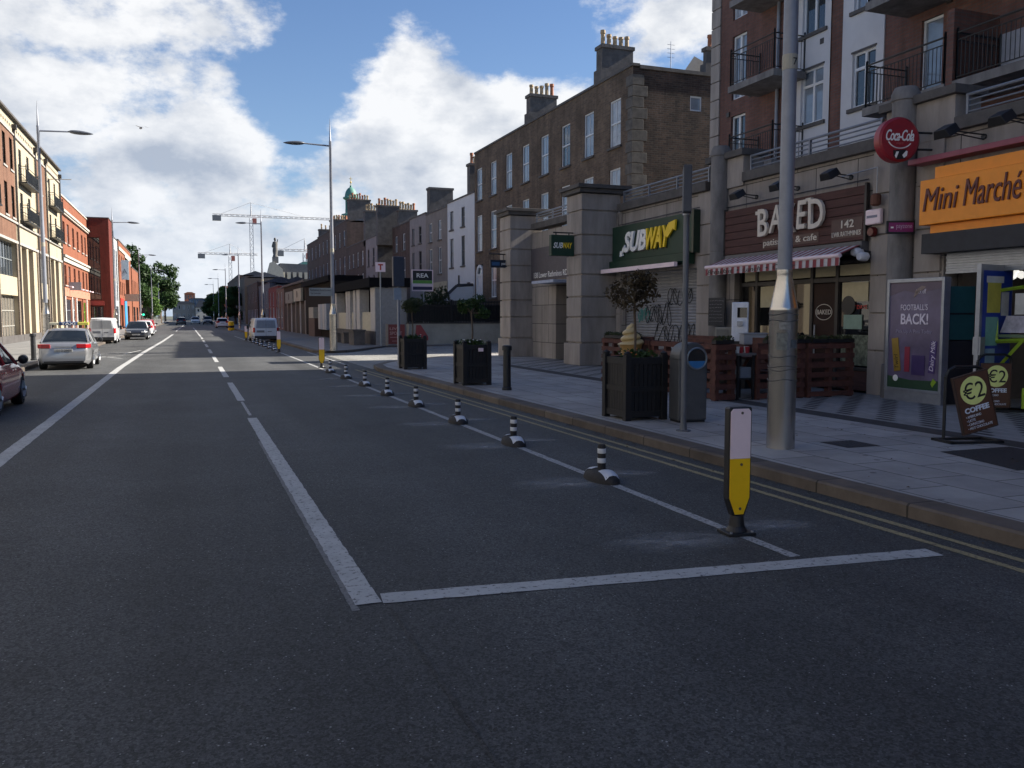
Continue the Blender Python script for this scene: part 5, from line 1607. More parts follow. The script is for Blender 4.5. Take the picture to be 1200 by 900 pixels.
sg = thing('shop_sign', 'bright orange market fascia with slanted maroon letters at the right edge', 'sign', (12.9, 12.15, 0), EAST, SG)
MB().box(0, 7.4, -0.42, -0.06, 3.33, 4.13).build('panel', orange_s, sg, bevel=0.012)
MB().box(0.25, 7.4, -0.34, -0.05, 4.14, 4.34).build('top_board', orange_s, sg)
MB().box(0.15, 7.4, -0.3, -0.05, 3.18, 3.325).build('lower_strip', orange_s, sg)
MB().box(0.02, 7.4, -0.36, -0.05, 2.82, 3.175).build('roller_box', navy, sg)
for (s_, a, e, zb_, zt_) in (('Mini', 0.10, 0.85, 3.57, 3.97), ('Marché', 0.96, 2.05, 3.57, 4.02)):
    fit(text(s_, 1, maroon, 'lettering', sg, (0, -0.434, 0), 0.012, 0.22, 0.0), a, e, zb_, zt_)
sg = thing('sign_light_rail', 'dusty pink lighting rail above the orange market sign', 'light rail', (12.9, 12.5, 4.46), EAST)
MB().box(0, 7.6, -0.38, -0.06, 0, 0.10).build('rail', pink_r, sg, bevel=0.01)
b = MB()
for k in range(10):
    b.box(0.3 + k * 0.75, 0.36 + k * 0.75, -0.06, 0.0, 0.02, 0.08)
b.build('mounts', iron, sg)
sg = thing('payment_sign', 'small magenta plate in a black frame across the second stone column', 'sign', (12.22, 12.66, 3.22), R(-22))
MB().box(0, 0.52, -0.03, 0.03, 0, 0.24).build('frame', black, sg, bevel=0.006)
MB().box(0.035, 0.485, -0.038, -0.031, 0.035, 0.205).build('panel', magenta, sg)
fit(text('payzone', 1, M('pale pink letters', (0.55, 0.35, 0.48), 0.5), 'lettering', sg, (0, -0.042, 0), 0.003), 0.17, 0.46, 0.075, 0.16)
MB().box(0.07, 0.12, -0.042, -0.038, 0.10, 0.13).build('arrow_mark', let_w, sg)
al = thing('alarm_box', 'white alarm box on the stone between the cafe sign and the second column', 'alarm', (12.82, 13.75, 3.5), EAST)
MB().box(0, 0.4, -0.1, -0.005, 0, 0.3).build('case', white_p, al, bevel=0.03)
MB().box(0.05, 0.33, -0.104, -0.101, 0.13, 0.18).build('name_strip', M('grey blue print', (0.2, 0.2, 0.27), 0.5), al)
fl = thing('wall_light', 'small rusty brown bulkhead lamp hanging above the white alarm box', 'lamp', (12.8, 13.5, 3.85), EAST)
MB().lathe([(0.06, 0), (0.1, 0.03), (0.1, 0.2), (0.06, 0.24)], (0.05, -0.1, 0), 10).build('lamp_body', M('rusty brown', (0.13, 0.05, 0.03), 0.7), fl)
MB().bar((0.05, -0.08, 0.24), (0.05, -0.08, 0.75), 0.012).bar((0.05, -0.08, .75), (-1.0, -0.05, 0.72), 0.012).build('conduit', alu, fl)
fl = thing('alarm_beacon', 'dark red round beacon just under the white alarm box', 'alarm', (12.82, 13.6, 3.36), EAST)
MB().lathe([(0.08, -0.1), (0.1, -0.05), (0.1, 0)], (0.0, 0, 0), 12, 'y').build('beacon', M('dark red lens', (0.12, 0.01, 0.01), 0.3), fl)
cm = thing('security_camera', 'pair of white dome cameras at the right end of the striped awning', 'camera', (12.8, 13.85, 2.98), EAST)
for (u, z) in ((-0.02, 0.0), (0.14, -0.1)):
    MB().lathe([(0.07, -0.24), (0.09, -0.2), (0.09, -0.05), (0.05, 0.0)], (u, 0, z), 12, 'y').build('housing', white_e, cm, smooth=40)

# poster case
pc = thing('poster_case', 'tall silver framed purple poster case standing in front of the second column', 'poster case', (12.40, 12.76, 0.12), EAST)
MB().box(0, 1.32, 0, 0.14, 0, 0.18).box(0, 0.06, -0.01, 0.14, 0.18, 2.26).box(1.26, 1.32, -0.01, 0.14, 0.18, 2.26).box(0.06, 1.26, -0.01, 0.14, 2.19, 2.26).box(0.06, 1.26, -0.01, 0.14, 0.181, 0.24).build('frame', alu, pc, bevel=0.006)
po = MB().quad((0.06, 0.02, 0.24), (1.26, 0.02, 0.24), (1.26, 0.02, 2.19), (0.06, 0.02, 2.19)).build('poster', purple, pc)
MB().quad((0.06, 0.13, 0.2), (0.06, 0.13, 2.2), (1.26, 0.13, 2.2), (1.26, 0.13, 0.2)).build('back_panel', navy, pc)
pw = M('pale lilac print', (0.74, 0.68, 0.78), 0.5)
fit(text("FOOTBALL'S", 1, pw, 'lettering', po, (0, 0.012, 0), 0.002), 0.33, 0.95, 1.68, 1.79)
fit(text('BACK!', 1, pw, 'lettering', po, (0, 0.012, 0), 0.002, 0, .02), 0.34, 0.97, 1.42, 1.62)
fit(text('Pick Up A Pass Today', 1, M('dim lilac print', (0.33, 0.3, 0.42), 0.5), 'lettering', po, (0, 0.012, 0), 0.002), 0.24, 1.06, 1.24, 1.33)
MB().prism([(0.06, 0.24), (1.26, 0.24), (1.26, 0.42), (0.6, 0.40), (0.06, 0.46)], 0.014, 0.018).build('grass_picture', M('dark green print', (0.02, 0.06, 0.03), 0.5), po)
MB().prism([(0.06, 1.95), (0.4, 2.05), (0.7, 1.98), (1.26, 2.08), (1.26, 2.19), (0.06, 2.19)], 0.014, 0.018).build('crowd_picture', M('brownish print', (0.13, 0.095, 0.13), 0.5), po)
MB().prism([(0.62, 1.9), (0.74, 2.0), (0.9, 2.1), (0.8, 2.12), (0.66, 2.04)], 0.010, 0.013).build('boot_picture', M('tan print', (0.25, 0.19, 0.17), 0.5), po)
for (u, z, w, h, a, mm, s_, lm) in ((0.30, 0.55, 0.16, 0.62, -8, M('gold wrapper', (0.30, 0.19, 0.03), 0.4), 'Twirl', black), (0.52, 0.55, 0.12, 0.46, 0, M('red wrapper', (0.28, 0.03, 0.06), 0.4), '', black), (0.78, 0.5, 0.30, 0.36, 0, M('violet wrapper', (0.05, 0.03, 0.12), 0.4), '', pw), (1.08, 0.55, 0.14, 0.58, 4, M('deep violet wrapper', (0.07, 0.04, 0.17), 0.4), 'Dairy Milk', pw)):
    q = MB().prism([(-w / 2, 0), (w / 2, 0), (w / 2, h), (-w / 2, h)], 0.008, 0.013).build('bar_picture', mm, po, loc=(u, 0, z), rot=(0, R(a), 0))
    if s_:
        t_ = text(s_, 0.13, lm, 'lettering', q, (0.04, 0.004, 0.03), 0.001, 0.2, rot=(R(90), R(-90), 0))
MB().lathe([(0.06, 0.006), (0.06, 0.012)], (0.26, 0, 0.42), 14, 'y').build('ball_picture', let_w, po)
MB().prism([(1.12, 0.3), (1.2, 0.4), (1.13, 0.46), (1.08, 0.36)], 0.006, 0.012).build('leaf_picture', lime, po)
fit(text('kick off', 1, pw, 'lettering', po, (0, 0.012, 0), 0.002), 0.68, 0.9, 1.98, 2.06)
# teal cabinet by the market door
tc_ = thing('cabinet', 'teal panelled cabinet behind the purple poster case at the market entrance', 'cabinet', (12.6, 11.56, 0.12), R(-20))
MB().box(0, 0.5, 0, 0.3, 1.15, 2.1).build('upper_panel', teal, tc_, bevel=0.01)
MB().box(0, 0.5, 0.0, 0.3, 0.0, 1.14).build('lower_panel', navy, tc_, bevel=0.01)
MB().box(0.02, 0.48, -0.006, -0.001, 1.6, 1.63).build('panel_joint', black, tc_)
# lime trolley of leaflets at the door
lt = thing('leaflet_stand', 'lime green leaflet stand with papers by the open blue market door', 'stand', (12.75, 10.78, 0.12), EAST)
MB().bar((0.0, 0.1, 2.0), (0.12, 0.0, 1.15), 0.03, n=4).bar((0.12, 0, 1.15), (0.95, 0, 1.2), 0.035, n=4).bar((0.6, 0.0, 1.18), (0.2, 0.0, 0.75), 0.035, n=4).bar((0.0, 0.1, 2.0), (0.5, 0.1, 2.05), 0.03, n=4).bar((0.2, 0, 0.75), (0.2, 0, 0.0), 0.035, n=4).bar((0.9, 0.3, 1.2), (0.9, 0.3, 0), 0.035, n=4).build('frame', lime, lt)
MB().box(0.15, 0.9, -0.02, 0.3, 1.22, 1.27).build('tray', M('grey green tray', (0.14, 0.2, 0.12), 0.5), lt)
MB().quad((0.2, -0.03, 1.3), (0.7, -0.03, 1.3), (0.66, 0.08, 1.58), (0.22, 0.08, 1.58)).build('magazine', M('pale magazine cover', (0.42, 0.40, 0.45), 0.4, var=0.4, scale=7), lt)
MB().box(0.35, 0.52, 0.1, 0.11, 1.6, 1.95).build('leaflet', paper, lt)
MB().box(0.62, 1.0, 0.0, 0.3, 0.05, 0.4).build('base', lime, lt, bevel=0.02)


def a_board(label, x, y, rz, lean):
    t = thing('menu_board', label, 'menu board', (x, y, 0.12), rz, 'brown coffee boards on the pavement')
    w, h = 0.46, 0.72
    fr_ = MB()
    fr_.box(-0.36, 0.36, -0.2, -0.14, 0, 0.03).box(-0.36, 0.36, 0.14, 0.2, 0, 0.03).box(-0.36, -0.3, -0.2, 0.2, 0.0, 0.03).box(0.3, 0.36, -0.2, 0.2, 0, 0.03)
    pts = [(-0.30, 0.04, 0.02), (-0.30, 0.04, 0.82), (-0.26, 0.04, 0.90), (-0.18, 0.04, 0.94), (0.14, 0.04, 0.94), (0.22, 0.04, 0.90), (0.25, 0.04, 0.82), (0.25, 0.04, 0.70)]
    fr_.tube(pts, 0.02, 8)
    fr_.build('frame', black, t)
    bd_ = MB().box(0, w, -0.02, 0.02, -h, 0).build('board', board_br, t, loc=(-0.25, -0.02, 0.79), rot=(0, R(-lean), 0), bevel=0.006)
    edge = MB()
    edge.box(-0.012, 0, -0.024, 0.024, -h, 0).box(w, w + 0.012, -0.024, 0.024, -h, 0).box(-0.012, w + 0.012, -0.024, 0.024, 0, 0.012).box(-0.012, w + 0.012, -0.024, 0.024, -h - 0.012, -h)
    edge.build('edging', M('brown edging', (0.06, 0.035, 0.025), 0.5), bd_)
    MB().lathe([(0.18, -0.026), (0.18, -0.021)], (0, 0, 0), 28, 'y').build('price_disc', disc_y, bd_, loc=(w / 2, 0, -0.205))
    fit(text('€2', 1, black, 'lettering', bd_, (0, -0.028, 0), 0.002, 0, .0), 0.085, 0.375, -0.31, -0.095)
    fit(text('COFFEE', 1, M('pale blue letters', (0.68, 0.74, 0.86), 0.5), 'lettering', bd_, (0, -0.024, 0), 0.002, 0, .04), 0.06, 0.40, -0.475, -0.405)
    for k, s_ in enumerate(('• AMERICANO', '• LATTE', '• CAPUCCINO', '• HOT CHOCOLATE')):
        fit(text(s_, 0.052, M('pale blue letters', (0.68, 0.74, 0.86), 0.5), 'lettering', bd_, (0.06, -0.024, -0.53 - k * 0.052), 0.002), 0.06, (0.27, 0.18, 0.29, 0.40)[k], -0.535 - k * 0.05, -0.503 - k * 0.05)
    return t


a_board('brown coffee board swinging askew in its black stand by the kerbside paving', 9.14, 8.0, R(-12), 15)
a_board('upright brown coffee board with a yellow disc leaning by the market doorway', 12.5, 10.42, R(-24), 0)

# ------------------------------------------------------------------ cafe terrace: pallets, counter, cone, chalkboard
pal = thing('pallet', 'red brown pallet fence panel', 'pallet', (0, 0, 0.12), 0, 'red brown pallets fencing the cafe terrace')
b = MB()
for k in range(6):
    z = 0.02 + k * 0.185
    b.box(0.02, 1.13, -0.085, -0.062, z, z + 0.098)
    if k % 2:
        b.box(0.02, 1.13, 0.062, 0.085, z + 0.02, z + 0.11)
b.build('slats', pallet_m, pal, bevel=0.004)
b = MB()
for u in (0.03, 0.53, 1.03):
    b.box(u, u + 0.09, -0.06, 0.06, 0, 1.06)
b.build('bearers', pallet_m, pal, bevel=0.004)
spots = [(9.95, 13.5, 0, 'red brown pallet facing the street corner just right of the cups table'), (11.12, 13.48, 0, 'red brown pallet against the purple poster case'),
         (9.3, 14.9, EAST, 'red brown kerbside pallet behind the litter bin nearest the corner'), (9.3, 16.1, EAST, 'second red brown kerbside pallet from the terrace corner'), (9.32, 17.3, EAST, 'third red brown kerbside pallet from the terrace corner'), (9.34, 18.5, EAST, 'farthest red brown kerbside pallet beside the boxed tree')]
for i, (x, y, rz, lab) in enumerate(spots):
    if i == 0:
        pal.location, pal.rotation_euler, pal['label'] = (x, y, 0.12), (0, 0, rz), lab
    else:
        dup(pal, (x, y, 0.12), rz, lab)
ps_ = thing('pallet', 'narrow red brown pallet end standing left of the cups table', 'pallet', (9.1, 13.55, 0.12), 0, 'red brown pallets fencing the cafe terrace')
b = MB()
for k in range(6):
    z = 0.02 + k * 0.185
    b.box(0.0, 0.44, -0.085, -0.062, z, z + 0.10).box(0.0, 0.44, 0.062, 0.085, z + 0.02, z + 0.11)
b.build('slats', pallet_m, ps_, bevel=0.004)
MB().box(0.0, 0.09, -0.06, 0.06, 0, 1.04).box(0.35, 0.44, -0.06, 0.06, 0, 1.04).build('bearers', pallet_m, ps_, bevel=0.004)
tb = thing('serving_table', 'small dark table holding red and white cups between two pallets', 'table', (9.56, 13.45, 0.12), 0)
MB().box(0, 0.42, 0, 0.5, 0.84, 0.88).build('tabletop', M('grey tabletop', (0.12, 0.12, 0.12), 0.5), tb)
for (u, v) in ((0.02, 0.02), (0.36, 0.02), (0.02, 0.44), (0.36, 0.44)):
    MB().box(u, u + 0.04, v, v + 0.04, 0, 0.84).build('leg', black_w, tb)
MB().box(0.02, 0.40, 0.05, 0.45, 0.38, 0.41).build('shelf', black_w, tb)
bx = thing('crate', 'pale plastic crate on the lower shelf of the cups table', 'crate', (9.7, 13.55, 0.53), 0)
MB().box(0, 0.24, 0, 0.3, 0, 0.02).box(0, 0.02, 0, .3, .02, .2).box(.22, .24, 0, .3, .02, .2).box(.02, .22, 0, .02, .02, .2).box(.02, .22, .28, .3, .02, .2).build('crate_body', M('grey blue plastic', (0.16, 0.19, 0.23), 0.5), bx)
for k, (u, v, mm, lab) in enumerate(((0.06, 0.1, paper, 'white paper cup at the left of the cups table'), (0.16, 0.12, red_s, 'left red cup on the cups table'), (0.27, 0.08, red_s, 'right red cup on the cups table'), (0.33, 0.2, paper, 'white paper cup at the back right of the cups table'))):
    c_ = thing('cup', lab, 'cup', (9.56 + u, 13.45 + v, 1.0), 0, 'cups on the serving table')
    MB().lathe([(0.032, 0), (0.045, 0.11), (0.048, 0.11), (0.048, 0.12), (0.01, 0.12)], (0, 0, 0), 12).build('cup_body', mm, c_, smooth=40)
for k, (x, y, lab) in enumerate(((10.4, 14.55, 'red brown picnic table inside the near corner of the cafe terrace'), (10.35, 17.2, 'red brown picnic table farther inside the cafe terrace behind the bin'))):
    t = thing('picnic_table', lab, 'table', (x, y, 0.12), EAST, 'picnic tables inside the cafe terrace')
    MB().box(-.7, .7, -.35, .35, .74, .79).build('tabletop', pallet_m, t, bevel=0.006)
    for sy in (-1, 1):
        MB().box(-.7, .7, sy * .5, sy * .78, .42, .46).build('seat', pallet_m, t, bevel=0.006)
        MB().box(-.7, .7, sy * .80, sy * .84, .5, 1.12).build('backrest', pallet_m, t, bevel=0.006)
    for sx in (-.55, .55):
        MB().bar((sx, -.75, 0), (sx, -.2, .74), .04, n=4).bar((sx, .75, 0), (sx, .2, .74), .04, n=4).box(sx - .03, sx + .03, -.8, .8, .36, .42).build('leg_frame', pallet_m, t)
ct = thing('counter', 'dark timber serving counter inside the cafe terrace', 'counter', (11.2, 15.5, 0.12), 0)
MB().box(0, 0.7, 0, 2.2, 0.9, 0.96).build('countertop', wood_br, ct)
MB().box(0.05, 0.65, 0.05, 2.15, 0, 0.9).build('front_panel', black_w, ct)
fm_ = thing('drinks_machine', 'pale blue white drinks machine with a dark screen on the terrace counter', 'drinks machine', (11.3, 16.15, 1.08), R(-38))
MB().box(0, 0.36, 0, 0.3, 0, 0.92).build('cabinet', white_e, fm_, bevel=0.02)
MB().box(0.12, 0.33, -0.01, 0.0, 0.58, 0.80).build('screen', glass_dk, fm_)
MB().box(0.04, 0.32, -0.16, -0.001, 0.0, 0.06).build('drip_tray', black, fm_)
MB().box(0.12, 0.24, -0.10, -0.001, 0.4, 0.5).build('spout', alu, fm_)
mw = thing('steel_box', 'small beige steel box left of the drinks machine on the counter', 'box', (11.28, 16.75, 1.08), R(-38))
MB().box(0, 0.4, 0, 0.3, 0, 0.36).build('body', M('beige steel', (0.26, 0.25, 0.22), 0.5), mw, bevel=0.01)
MB().box(0.03, 0.30, -0.012, -0.001, 0.05, 0.31).build('door', M('grey beige door', (0.15, 0.15, 0.14), 0.4), mw)
tubx = thing('plastic_tub', 'clear grey plastic tub on the terrace counter behind the lamp post', 'tub', (11.2, 15.55, 1.08), R(-20))
MB().box(0, 0.5, 0, 0.35, 0, 0.22).box(-0.02, 0.52, -0.02, 0.37, 0.22, 0.25).build('tub', M('milky plastic', (0.30, 0.31, 0.34), 0.4), tubx, bevel=0.015)
cb_ = thing('chalkboard', 'handwritten chalkboard menu hanging on the first stone column', 'chalkboard', (12.42, 18.72, 1.45), EAST)
MB().box(0, 0.70, -0.03, 0, 0, 0.70).build('board', chalk, cb_, bevel=0.005)
b = MB()
rg = random.Random(5)
for k in range(7):
    u = 0.06
    while u < 0.6:
        l_ = rg.uniform(0.03, 0.1)
        b.bar((u, -0.034, 0.62 - k * 0.085), (u + l_, -0.034, 0.62 - k * 0.085 + rg.uniform(-.012, .012)), 0.006, n=4)
        u += l_ + 0.03
b.build('chalk_writing', M('chalk', (0.22, 0.22, 0.23), 0.9), cb_)

ic = thing('ice_cream_model', 'giant ice cream cone model with cream swirl beside the boxed tree', 'ice cream model', (9.0, 16.55, 0.12), 0)
MB().lathe([(0.13, 0), (0.15, 0.03), (0.13, 0.45), (0.16, 0.58), (0.22, 0.74), (0.23, 0.78), (0.20, 0.80), (0.22, 0.84), (0.25, 0.97), (0.22, 0.99), (0.02, 0.99)], (0, 0, 0), 24).build('cone', cone_y, ic, smooth=40)
b = MB()
nu, nv = 40, 64
for j in range(nv + 1):
    t = j / nv
    r0 = 0.25 * (1 - t) ** 0.75 + 0.01
    for i in range(nu):
        a = 2 * math.pi * i / nu
        ph = (t * 3.4 - a / (2 * math.pi)) % 1.0
        r = r0 * (0.80 + 0.34 * math.sin(math.pi * ph) ** 0.7)
        b.v.append((r * math.cos(a) + 0.02 * math.sin(t * 8), r * math.sin(a), 0.96 + 0.46 * t))
for j in range(nv):
    for i in range(nu):
        b.f.append((j * nu + i, j * nu + (i + 1) % nu, (j + 1) * nu + (i + 1) % nu, (j + 1) * nu + i))
b.f.append(tuple(nv * nu + i for i in range(nu)))
b.build('swirl', cream_i, ic, smooth=60)


# ------------------------------------------------------------------ plants
def leaves(n, blobs, size, seed, flat=0.0):
    """leaf clumps: n small leaf faces spread through ellipsoids (x, y, z, rx, ry, rz)"""
    g = np.random.default_rng(seed)
    w = np.array([b_[3] * b_[4] * b_[5] for b_ in blobs])
    w = w / w.sum()
    idx = g.choice(len(blobs), n, p=w)
    B = np.array(blobs)[idx]
    d = g.normal(size=(n, 3))
    d /= np.linalg.norm(d, axis=1)[:, None]
    rad = g.uniform(0.35, 1.0, n) ** 0.45 * (1 + 0.12 * g.normal(size=n))
    c = B[:, :3] + d * rad[:, None] * B[:, 3:6]
    nrm = d + 0.9 * g.normal(size=(n, 3)) + np.array([0, 0, 0.35])
    nrm /= np.linalg.norm(nrm, axis=1)[:, None]
    a = np.cross(nrm, g.normal(size=(n, 3)))
    a /= np.linalg.norm(a, axis=1)[:, None]
    bb_ = np.cross(nrm, a)
    s = size * g.uniform(0.6, 1.4, n)[:, None]
    V = np.stack([c - a * s, c - bb_ * s * 0.5, c + a * s, c + bb_ * s * 0.5], 1).reshape(-1, 3)
    me = bpy.data.meshes.new('crown')
    me.from_pydata(V.tolist(), [], np.arange(4 * n).reshape(-1, 4).tolist())
    me.update()
    return me


def add_mesh(name, me, mat, parent, loc=None):
    me.materials.clear()
    me.materials.append(mat)
    o = bpy.data.objects.new(name, me)
    COL.objects.link(o)
    o.parent = parent
    if loc: o.location = loc
    return o


def big_tree(label, x, y, h, r, mat, seed, n=5200, name='street_tree', group=None, trunk_h=None, leaf=0.2):
    t = thing(name, label, 'tree', (x, y, 0), 0, group)
    g = random.Random(seed)
    th = trunk_h or h * 0.35
    b = MB().bar((0, 0, 0), (0, 0, th), r * 0.09, r * 0.065, 8)
    bl = []
    for k in range(13):
        a = g.uniform(0, 6.28)
        rr = r * g.uniform(0.15, 0.72)
        z = th + (h - th) * g.uniform(0.05, 0.86)
        k_ = 1 - 0.45 * max(0, (z - th) / (h - th) - .35)
        s = r * g.uniform(0.26, 0.46) * k_
        p = (rr * math.cos(a) * k_, rr * math.sin(a) * k_, z)
        bl.append((*p, s, s, s * 0.75))
        b.bar((0, 0, th * g.uniform(0.75, 1)), p, r * 0.04, r * 0.012, 5)
    bl.append((0, 0, h * 0.9, r * 0.3, r * 0.3, h * 0.1))
    b.build('trunk', bark, t)
    add_mesh('crown', leaves(n, bl, leaf, seed), mat, t)
    return t


def planter(label, x0, x1, y0, y1, ztop, treelab, crown_z, crown_r, leafm, seed, flow):
    t = thing('tree_planter', label, 'planter', ((x0 + x1) / 2, (y0 + y1) / 2, 0.12), 0, 'black timber planters on the right pavement')
    hx, hy, h = (x1 - x0) / 2, (y1 - y0) / 2, ztop - 0.12
    for (sx, sy) in ((-1, -1), (1, -1), (1, 1), (-1, 1)):
        cx, cy = sx * (hx - 0.04), sy * (hy - 0.04)
        MB().box(cx - 0.05, cx + 0.05, cy - 0.05, cy + 0.05, 0, h + 0.04).lathe([(0.05, h + .03), (0.06, h + 0.07), (0.01, h + 0.10)], (cx, cy, 0), 8).build('corner_post', black_w, t, bevel=0.005)
    for (ax, s) in (('x', -1), ('x', 1), ('y', -1), ('y', 1)):
        b = MB()
        L2 = (hx if ax == 'x' else hy) - 0.09
        n = 7
        for k in range(n):
            a = -L2 + 2 * L2 * k / n
            e = a + 2 * L2 / n - 0.008
            q = (hy if ax == 'x' else hx) - 0.045
            if ax == 'x':
                b.box(a, e, s * q - 0.015, s * q + 0.015, 0.10, h - 0.08)
            else:
                b.box(s * q - 0.015, s * q + 0.015, a, e, 0.10, h - 0.08)
        for (z0, z1) in ((0.05, 0.14), (h * 0.5 - 0.04, h * 0.5 + 0.04), (h - 0.1, h)):
            if ax == 'x':
                b.box(-L2, L2, s * (q + 0.005) - 0.025, s * (q + 0.005) + 0.025, z0, z1)
            else:
                b.box(s * (q + 0.005) - 0.025, s * (q + 0.005) + 0.025, -L2, L2, z0, z1)
        b.build('panel', black_w, t)
    MB().box(-hx + 0.06, hx - 0.06, -hy + 0.06, hy - 0.06, h - 0.16, h - 0.08).build('soil', soil, t)
    tr = thing('potted_tree', treelab, 'tree', ((x0 + x1) / 2, (y0 + y1) / 2, ztop - 0.08), 0, 'lollipop trees in the black planters')
    g = random.Random(seed)
    b = MB()
    top = crown_z - ztop + 0.08
    pts = [(0, 0, -0.02), (0.012, 0.0, top * 0.4), (-0.008, 0.01, top * 0.8), (0, 0, top)]
    b.tube(pts, 0.02, 7)
    bl = []
    for k in range(14):
        d = Vector((g.uniform(-1, 1), g.uniform(-1, 1), g.uniform(-0.55, 0.9)))
        p = Vector((0, 0, top)) + d * crown_r * 0.72
        bl.append((*p, crown_r * 0.4, crown_r * 0.4, crown_r * 0.32))
        b.bar((0, 0, top - 0.12), p, 0.008, 0.003, 4)
    b.build('trunk', bark, tr)
    add_mesh('crown', leaves(950 if seed == 21 else 1250, bl, 0.038, seed), leafm, tr)
    fl_ = thing('flowers', flow, 'plants', ((x0 + x1) / 2, (y0 + y1) / 2, ztop - 0.06), 0, 'bedding plants in the black planters')
    add_mesh('foliage', leaves(700, [(g.uniform(-hx + .12, hx - .12), g.uniform(-hy + .12, hy - .12), 0.06, 0.14, 0.14, 0.12) for _ in range(9)], 0.03, seed + 1), leaf_d, fl_)
    b = MB()
    for k in range(9):
        p = (g.uniform(-hx + .1, hx - .1), g.uniform(-hy + .1, hy - .1), g.uniform(0.1, 0.18))
        b.lathe([(0.004, -0.008), (0.02, 0), (0.004, 0.012)], p, 7)
    b.build('blossoms', M('orange blossom', (0.55, 0.16, 0.03), 0.6) if seed == 21 else let_w, fl_)


planter('large black timber planter beside the grey litter bin', 6.10, 6.80, 11.35, 12.12, 1.07, 'browning lollipop tree in the planter beside the litter bin', 2.02, 0.42, leaf_b, 21, 'low green plants with orange flowers in the planter beside the litter bin')
planter('black timber planter with a white sticker next to the iron bollard', 5.80, 6.46, 18.5, 19.25, 1.04, 'green lollipop tree in the planter next to the iron bollard', 1.88, 0.35, leaf_d, 22, 'low plants in the planter next to the iron bollard')
planter('black timber planter nearest the bus stop pole', 5.93, 6.60, 24.7, 25.4, 1.02, 'thin olive lollipop tree in the planter nearest the bus stop pole', 1.95, 0.33, leaf_o, 23, 'tall leafy plants in the planter nearest the bus stop pole')
MB().box(0, 0.12, -0.003, 0, 0, 0.08).build('sticker', white_p, bpy.data.objects['tree_planter.001'], loc=(0.02, -0.392, 0.77))
for (x, y, r_, h_, lab, s_) in ((14.6, 54, 0.9, 3.4, 'tall loose green bush behind the black railing under the agent sign', 31), (15.6, 55.2, 0.9, 3.9, 'spiky green bush beside the sloping stair wall', 32), (13.2, 53.0, 0.8, 2.9, 'dark low bush behind the left end of the black railing', 33)):
    t = thing('bush', lab, 'bush', (x, y, 0), 0, 'bushes in the front gardens')
    g = random.Random(s_)
    b = MB()
    bl = []
    for k in range(9):
        p = (g.uniform(-r_, r_) * .7, g.uniform(-r_, r_) * .7, h_ * g.uniform(0.25, 0.85))
        bl.append((*p, r_ * .4, r_ * .4, h_ * .16))
        b.bar((0, 0, 0), p, 0.03, 0.01, 5)
    b.build('stems', bark, t)
    add_mesh('foliage', leaves(1600, bl, 0.085, s_), leaf_d if s_ != 32 else leaf_o, t)
# grass troughs on the pallets
for (x, y, w, rz, lab, s_) in ((10.2, 13.5, 1.0, 0, 'grassy trough on the pallet right of the cups table', 41), (11.25, 13.48, 1.0, 0, 'grassy trough on the pallet against the poster case', 42), (9.1, 13.55, 0.4, 0, 'short grassy trough on the narrow pallet end', 43), (9.3, 18.3, 1.6, EAST, 'long grassy trough on the kerbside pallets near the boxed tree', 44)):
    t = thing('plant_trough', lab, 'planter', (x, y, 1.18), rz, 'grass troughs on top of the pallets')
    MB().box(0, w, -0.07, 0.07, 0, 0.07).build('trough', black_w, t)
    add_mesh('foliage', leaves(int(420 * w), [(w * (k + .5) / 5, 0, 0.09, w * .12, 0.08, 0.06) for k in range(5)], 0.03, s_), leaf_o, t)

# ------------------------------------------------------------------ street furniture
DG = 'yellow and white lane end posts'
dl = thing('lane_post', 'yellow and white flexible lane post at the near end of the cycle lane', 'lane post', (3.96, 5.54, 0), R(-6), DG)
MB().box(-0.115, 0.115, -0.10, 0.10, 0.006, 0.03).lathe([(0.085, 0.03), (0.062, 0.07), (0.05, 0.155), (0.02, 0.155)], (0, 0, 0), 20).build('base', black, dl, bevel=0.004)
prof = [(-0.05, 0.15), (0.05, 0.15), (0.098, 0.29), (0.098, 0.985), (0.09, 1.0), (-0.09, 1.0), (-0.098, 0.985), (-0.098, 0.29)]
MB().prism(prof, -0.03, 0.045).build('body', black, dl, bevel=0.008)
MB().prism([(-0.036, 0.165), (0.036, 0.165), (0.085, 0.295), (0.085, 0.60), (-0.085, 0.60), (-0.085, 0.295)], -0.036, -0.029).build('yellow_panel', yel_p, dl)
MB().prism([(-0.085, 0.602), (0.085, 0.602), (0.085, 0.965), (0.065, 0.988), (-0.065, 0.988), (-0.085, 0.965)], -0.036, -0.029).build('white_panel', white_p, dl)
for (x, z) in ((0.01, 0.955), (0.01, 0.555), (0.005, 0.21)):
    MB().lathe([(0.011, -0.004), (0.011, 0)], (0, 0, 0), 10, 'y').build('bolt', M('dull bolt', (0.15, 0.12, 0.1), 0.5, 0.6), dl, loc=(x, -0.036, z))
for (x, y) in ((-0.09, -0.08), (0.09, -0.08), (0.09, 0.08), (-0.09, 0.08)):
    MB().lathe([(0.012, 0.03), (0.012, 0.04), (0.004, 0.04)], (x, y, 0), 6).build('anchor_bolt', alu, dl)
for (x, y, lab) in ((4.06, 28.4, 'yellow and white lane post at the lane mouth beyond the striped bollards'), (3.93, 41.2, 'yellow and white lane post beyond the lane mouth before the pale van'), (3.72, 61.8, 'yellow and white lane post beside the far end of the pale van')):
    dup(dl, (x, y, 0), R(-6), lab)
BG = 'striped bollards along the cycle lane line'
bo = thing('flexible_bollard', 'x', 'bollard', (3.965, 7.89, 0), 0, BG)
nb = MB()
nu, nv = 32, 16
